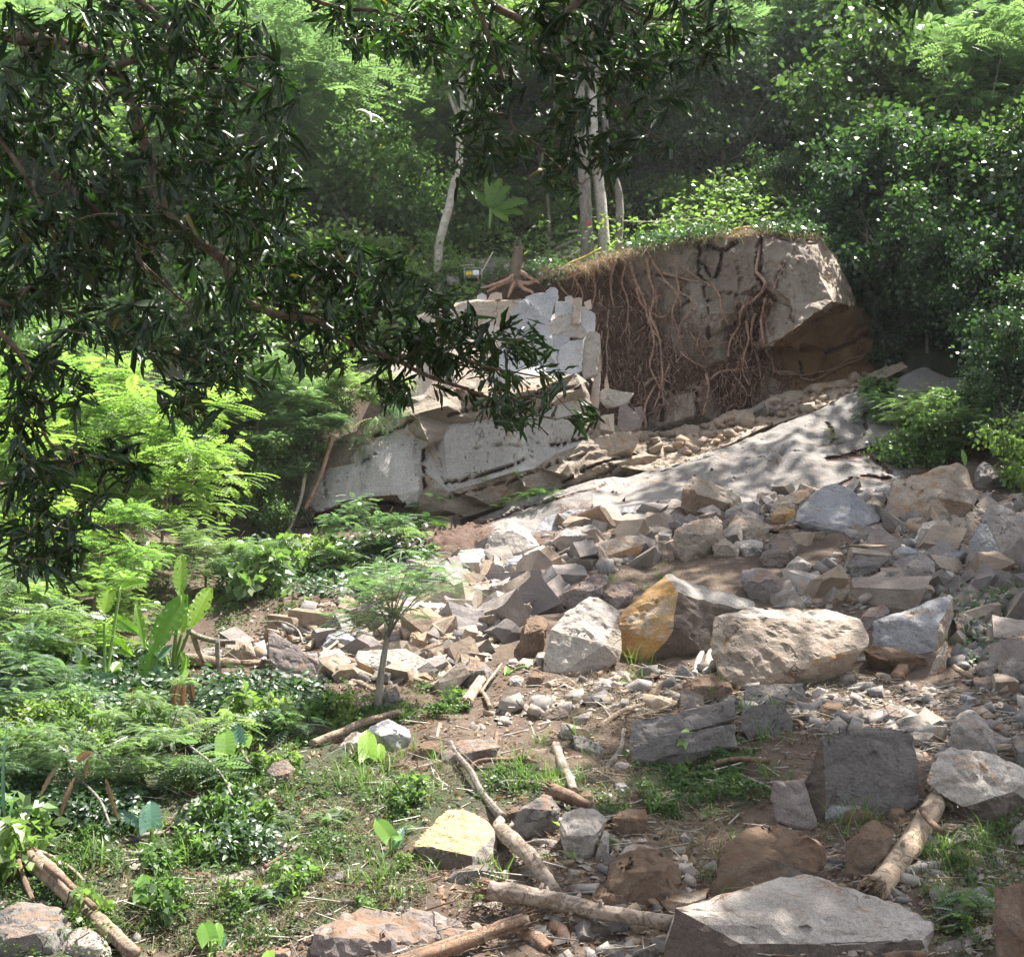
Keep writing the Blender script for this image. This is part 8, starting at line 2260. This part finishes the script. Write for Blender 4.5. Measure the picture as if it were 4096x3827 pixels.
STK = simple_mat('green_stalk', (.14, .24, .05), .5)
T_, TB = M['taro'], M['tarob']
plant('taro_plant', ghit(*S('B', 345, 250)), [('B', 340, 225, 335, 85, 46, -.1, .12), ('B', 395, 228, 400, 152, 28, 0, .08)], 'bright taro plant with one tall and one small leaf before the blue grey block', 'taro plant', T_, notch=1)
plant('taro_plant', ghit(*S('B', 450, 720)), [('B', 450, 622, 375, 530, 40, -.1, .05), ('B', 470, 630, 505, 615, 20, 0, .05), ('B', 465, 690, 520, 560, 24, .1, .2, TB)], 'taro plant with light and blue green leaves left of the yellow topped block', 'taro plant', T_, notch=1)
plant('taro_plant', ghit(*S('C', 750, 640)), [('C', 752, 575, 752, 438, 52, -.1, .1)], 'taro plant with a single round blue green leaf in the left thicket', 'taro plant', TB, notch=1)
plant('taro_plant', ghit(*S('C', 680, 620)), [('C', 690, 550, 545, 478, 22, -.1, .05), ('C', 560, 610, 560, 550, 24, 0, .1, T_), ('C', 650, 640, 650, 560, 22, 0, .1, T_)], 'taro plant with a drooping pale leaf left of the round blue green leaf', 'taro plant', TB, notch=1)
plant('taro_plant', ghit(*S('C', 1130, 300)), [('C', 1125, 205, 1120, 68, 48, -.1, .1), ('C', 1190, 150, 1175, 50, 34, .1, .2, TB), ('C', 1215, 165, 1240, 100, 32, .1, .2)], 'taro plant with three large leaves at the top of the green slope', 'taro plant', T_, notch=1)
plant('taro_plant', ghit(*S('C', 1050, 1215)), [('C', 1045, 1135, 1015, 1040, 46, -.1, .08), ('C', 1075, 1150, 1090, 1042, 34, 0, .1), ('C', 1090, 1180, 1120, 1090, 26, .1, .2, TB), ('C', 1040, 1230, 1030, 1170, 26, -.1, 0)], 'cluster of bright taro leaves at the bottom edge by the broken sticks', 'taro plant', T_, notch=1)
plant('taro_plant', unproj(*S('C', 1345, 1290), 12.6), [('C', 1340, 1235, 1338, 1182, 30, 0, .05)], 'single taro leaf cut by the bottom edge in front of the purplish boulder', 'taro plant', T_, notch=1)
plant('taro_plant', ghit(*S('C', 700, 1000)), [('C', 700, 935, 715, 800, 34, -.1, .1)], 'pale crinkled leaf standing in the grass above the tan log', 'taro plant', T_, notch=1)
plant('taro_plant', ghit(*S('A', 320, 270)), [('A', 285, 160, 310, 78, 24, -.1, .1), ('A', 345, 145, 330, 95, 18, 0, .05), ('A', 375, 140, 415, 92, 18, .1, .15), ('A', 300, 300, 265, 235, 18, -.2, -.1)], 'light green taro leaves in front of the lower cracked stone', 'taro plant', T_, notch=1)
plant('taro_plant', ghit(*S('F', 905, 875)), [('F', 908, 868, 905, 825, 15, 0, .05), ('F', 1005, 830, 1035, 790, 10, 0, .05)], 'tiny light green seedling leaf on the scree left of the big pale boulder', 'seedling', T_, notch=.5)
plant('taro_plant', ghit(*S('G', 1250, 560)), [('G', 1240, 500, 1170, 505, 16, -.1, .1), ('G', 1255, 490, 1250, 462, 22, 0, .1), ('G', 1290, 490, 1320, 465, 22, 0, .1), ('G', 1290, 500, 1330, 530, 14, 0, .1)], 'pale sunlit taro like plant below the red flowers', 'taro plant', T_, notch=1)
plant('palm_shoot', unproj(*S('H', 1690, 330), 29.5), [('H', 1695, 325, 1680, 248, 14, 0, .1)], 'single upright bright leaf behind the huge orange topped block', 'plant', T_)

BN = M['banana']
bb = ghit(*S('G', 850, 1030))
plant('banana_plant', bb, [('G', 900, 600, 905, 400, 28, -.3, .0), ('G', 760, 890, 925, 595, 48, -.5, -.2), ('G', 950, 760, 1050, 562, 36, -.3, .1), ('G', 905, 790, 900, 660, 46, -.1, .1), ('G', 725, 860, 680, 645, 18, -.2, .1), ('G', 690, 790, 560, 700, 22, .1, .2), ('G', 660, 900, 470, 770, 28, .1, .3),
                           ('G', 720, 1040, 760, 880, 34, -.5, -.4), ('G', 830, 1060, 780, 940, 24, -.5, -.5, M['tarob']), ('G', 620, 1010, 430, 990, 24, -.2, 0), ('G', 760, 930, 860, 850, 20, -.4, -.2, M['tarob']), ('G', 800, 830, 860, 700, 36, 0, .2), ('G', 940, 950, 905, 880, 12, -.5, -.4)],
      'tall banana plant with glowing yellow green torn leaves on the left', 'banana plant', BN, stalk=.028, torn=1, fold=.25, n=16, droop=.12)
b2 = ghit(*S('G', 520, 1080))
plant('banana_plant', b2, [('G', 520, 690, 545, 570, 36, 0, .2), ('G', 600, 560, 730, 530, 22, .2, .3), ('G', 430, 1000, 400, 890, 22, -.1, .1), ('G', 560, 980, 600, 930, 20, -.1, .1), ('G', 400, 1040, 570, 1000, 24, -.2, -.1, M['tarob']), ('G', 640, 1070, 520, 1100, 20, -.3, -.3, M['tarob']), ('G', 600, 1120, 720, 1060, 20, -.4, -.3), ('G', 700, 1160, 860, 1170, 20, -.4, -.4)],
      'smaller banana plant half hidden in the bushes left of the tall one', 'banana plant', BN, stalk=.024, torn=1, fold=.25, n=14, droop=.12)
# dead hanging banana leaves
ac = Acc()
for (c, x0, y0, x1, y1, hw) in [('G', 925, 960, 900, 1130, 12), ('G', 940, 1000, 960, 1120, 14), ('G', 880, 1030, 870, 1140, 14), ('G', 640, 1060, 620, 1180, 14)]:
    pass
pd = ghit(*S('G', 915, 1120))
e = plant('banana_plant', pd, [('G', 930, 900, 905, 1080, 12, -.6, -.6, M['banana']), ('G', 940, 990, 965, 1120, 16, -.6, -.6, M['dead']), ('G', 890, 1010, 870, 1150, 16, -.6, -.6, M['dead']), ('G', 915, 1030, 910, 1170, 18, -.7, -.7, M['dead']), ('G', 660, 1060, 640, 1190, 16, -.7, -.7, M['dead'])],
          'hanging dead brown banana leaves below the tall banana plant', 'dead leaves', M['dead'], stalk=0, torn=2, fold=.9)
pd = ghit(*S('C', 340, 560))
plant('dead_fern', pd, [('C', 375, 320, 300, 520, 13, -.8, -.9, M['dead']), ('C', 530, 330, 590, 540, 11, -.8, -.8, M['dead']), ('C', 300, 250, 200, 420, 12, -.8, -.8, M['straw']), ('C', 460, 200, 385, 240, 22, -.8, -.8), ('C', 440, 230, 425, 330, 10, -.8, -.8)], 'withered brown hanging fronds in the dark hollow of the left thicket', 'dead leaves', M['dead'], stalk=0, torn=1, fold=.5)
# big torn palm like leaves above the clearing
pb = unproj(*S('K', 710, 430), 40.5)
plant('fan_plant', pb, [('K', 715, 270, 575, 130, 42, 0, .3), ('K', 720, 260, 700, 20, 48, 0, .2), ('K', 730, 270, 880, 90, 48, 0, .2), ('K', 740, 280, 1010, 210, 60, 0, .3), ('K', 740, 290, 980, 310, 45, 0, .3), ('K', 735, 290, 860, 370, 40, -.1, 0), ('K', 720, 260, 800, 30, 50, .1, .3)],
      'large torn translucent fan leaves glowing above the white pointed rock', 'palm', M['banana'], stalk=.03, torn=1.6, lobes=0, fold=.3)
# tall reed at the left edge
pr = ghit(*S('C', 30, 640))
plant('reed', pr, [('C', 30, 600, 20, 190, 8, -.3, 0, TB), ('C', 40, 600, 75, 400, 7, -.3, 0, TB), ('C', 20, 500, 35, 60, 6, -.3, 0, TB), ('C', 40, 560, -20, 300, 7, -.3, 0, TB)], 'tall bluish reed blades at the left frame edge', 'reed', TB, stalk=.006)

# ferns (small) between rocks, hanging ferns on the left cliff
TF, FF = frond(12, .03, .45, True, .2)


def fern(c, x, y, s, n, label, key='feather', Y=None, down=0.0):
    p = ghit(*S(c, x, y)) if Y is None else unproj(*S(c, x, y), Y)
    a = rng.uniform(0, 6.28, n)
    D = np.stack([np.cos(a), np.sin(a) * .8 - .2, rng.uniform(.1, .9, n) - down], 1)
    V, Fc = oriented(np.zeros((n, 3)) + rng.normal(size=(n, 3)) * .03, D, np.array([0, 0, 1.0]), s * rng.uniform(.6, 1.1, n), TF, FF, .15)
    o = link('fern', leaves_mesh('fern', [(V, Fc, rng.random(n), len(TF), 0)], [M[key]]), None, Vector(p)); tag(o, label, 'fern')
    return o


fern('B', 1225, 545, .35, 9, 'small green fern on the end of the slanted long block', 'feathery')
fern('B', 1320, 690, .4, 10, 'small green fern left of the purplish grey boulder', 'feathery')
fern('A', 1650, 1030, .5, 12, 'bright green feathery seedling right of the largest flat slab', 'feathery')
fern('C', 1060, 580, .5, 10, 'leafy fern like plant on the green mound')
for k, (x, y, s) in enumerate([(90, 560, .7), (180, 500, .7), (60, 620, .7), (300, 440, .5), (350, 480, .5), (420, 560, .5), (440, 600, .6), (490, 690, .5), (240, 430, .9), (130, 640, .9), (30, 700, .8), (60, 820, .8), (120, 900, .7), (500, 460, .7), (600, 400, .7)]):
    o = fern('I', x, y, s * .95, 16, 'pale drooping fern hanging on the left end of the layered cliff', 'feather', Y=32.6, down=.9); o['group'] = 'hanging ferns on the left cliff'
for k, (x, y, s) in enumerate([(730, 900, .5), (760, 960, .6), (740, 1010, .6), (800, 860, .3), (820, 1000, .5), (1180, 870, .35), (1270, 840, .4), (1330, 830, .4), (1380, 840, .35), (1110, 900, .3), (600, 1010, .6), (680, 1060, .6), (520, 1060, .6), (860, 870, .3), (985, 740, .2), (1215, 730, .2), (1040, 770, .22)]):
    o = fern('I', x, y, s * 1.1, 12, 'small dark fern growing in the cracks of the layered cliff', 'dark', Y=31.9 if y > 900 else 32.5, down=.3); o['group'] = 'ferns in the cracks of the layered cliff'
for k, (x, y, s) in enumerate([(1250, 60, .7), (1240, 110, .6), (1300, 90, .5), (1020, 150, .35), (1030, 190, .3), (1350, 60, .4), (1560, 100, .6), (1450, 200, .6), (1420, 260, .6), (1500, 300, .6)]):
    o = fern('H', x, y, s, 14, 'dark green fern rooted on the smooth slab', 'dark', Y=unproj(*S('H', x, y), surf_hit(*S('H', x, y)))[1] - .1, down=.2); o['group'] = 'ferns on the smooth slab'

# red flowers
REDF = leaf_mat('red_petal', (.55, .03, .01), (.75, .06, .02), .3, .5, .3)
fp = ghit(*S('G', 1060, 520)); Yf = 28.5
for k, (x, y, lab) in enumerate([(1055, 420, 'cluster of red flowers above the sunlit bushes, the larger one'), (1118, 462, 'small cluster of red flowers on the shaded rock, right of the larger cluster')]):
    p = unproj(*S('G', x, y), Yf); e = empty('flower', tuple(p)); tag(e, lab, 'flowers')
    n = 90 if k == 0 else 34
    P = rng.normal(size=(n, 3)) * (.11 if k == 0 else .06)
    V, Fc = oriented(P, rng.normal(size=(n, 3)), np.array([0, 0, 1.0]), rng.uniform(.04, .08, n), T_LEAF * np.array([1, 1.1, 1]), F_LEAF, .6)
    link('petals', leaves_mesh('petals', [(V, Fc, rng.random(n), 4, 0)], [REDF]), e)
    ac = Acc(); ac.tube([(0, 0, 0), (.05, .1, -.5), (.1, .3, -1.0)], [.008, .01, .012], 5); link('stalk', ac.mesh('stalk', [STK]), e)

# white bird in flight
bp_ = unproj(*S('M', 350, 575), 30.0)
BD = empty('bird', tuple(bp_)); tag(BD, 'white bird flying with spread wings in front of the upper left forest', 'bird')
kpx = .8048 * 30 / FS
bm = bmesh.new()
prof = [(.30, -.02, .004), (.22, -.01, .022), (.12, 0, .035), (0, 0, .042), (-.12, 0, .034), (-.25, 0, .018), (-.38, -.01, .012), (-.55, -.02, .004)]
axis = nrm(np.array([-.10, .25, .75])); side = nrm(np.array([1, 0, -.46])); upv = np.cross(side, axis)
rings = []
for t, h_, r in prof:
    rings.append([bm.verts.new(Vector(axis * t * .42 + (side * math.cos(a) * r + upv * math.sin(a) * r * .8))) for a in np.linspace(0, 2 * math.pi, 10, endpoint=False)])
for a, b in zip(rings[:-1], rings[1:]):
    for i in range(10):
        bm.faces.new([a[i], a[(i + 1) % 10], b[(i + 1) % 10], b[i]])
bm.faces.new(rings[0]); bm.faces.new(rings[-1][::-1])
for sg in (-1, 1):
    prev = None
    for u in np.linspace(0, 1, 7):
        tipx = side * sg * (.03 + .31 * u); sweep = axis * (.035 - .02 * u + (.03 * math.sin(u * 2.6)) - .07 * u * u); ch = .085 * (1 - u) ** .55 + .006; dz = upv * (.03 * math.sin(u * 2.2))
        c = tipx + sweep + dz
        ring = [bm.verts.new(Vector(c + axis * ch * .5)), bm.verts.new(Vector(c + upv * (.010 * (1 - u) + .002))), bm.verts.new(Vector(c - axis * ch * .5)), bm.verts.new(Vector(c - upv * .003))]
        if prev:
            for i in range(4):
                bm.faces.new([prev[i], prev[(i + 1) % 4], ring[(i + 1) % 4], ring[i]])
        else:
            bm.faces.new(ring)
        prev = ring
    bm.faces.new(prev[::-1])
bmesh.ops.recalc_face_normals(bm, faces=bm.faces)
me = bpy.data.meshes.new('body'); bm.to_mesh(me); bm.free(); me.materials.append(simple_mat('white_feathers', (.82, .82, .80), .7)); me.polygons.foreach_set('use_smooth', np.ones(len(me.polygons), bool))
link('body', me, BD)
# ------------------------------------------------------------ humid forest air
hm = bpy.data.materials.new('forest_haze'); hm.use_nodes = True
nt = hm.node_tree
for n_ in list(nt.nodes):
    if n_.type != 'OUTPUT_MATERIAL':
        nt.nodes.remove(n_)
pv = nt.nodes.new('ShaderNodeVolumePrincipled')
pv.inputs['Color'].default_value = (.93, .97, 1.0, 1)
pv.inputs['Density'].default_value = .00028
pv.inputs['Anisotropy'].default_value = .45
nt.links.new(pv.outputs[0], [n_ for n_ in nt.nodes if n_.type == 'OUTPUT_MATERIAL'][0].inputs['Volume'])
bm = bmesh.new(); bmesh.ops.create_cube(bm, size=1.0)
for v in bm.verts:
    v.co = Vector((v.co.x * 460, 60 + v.co.y * 150, 46 + v.co.z * 106))
me = bpy.data.meshes.new('haze'); bm.to_mesh(me); bm.free(); me.materials.append(hm)
hz = link('haze', me); tag(hz, 'thin sunlit haze hanging in the valley air', 'haze', kind='stuff')
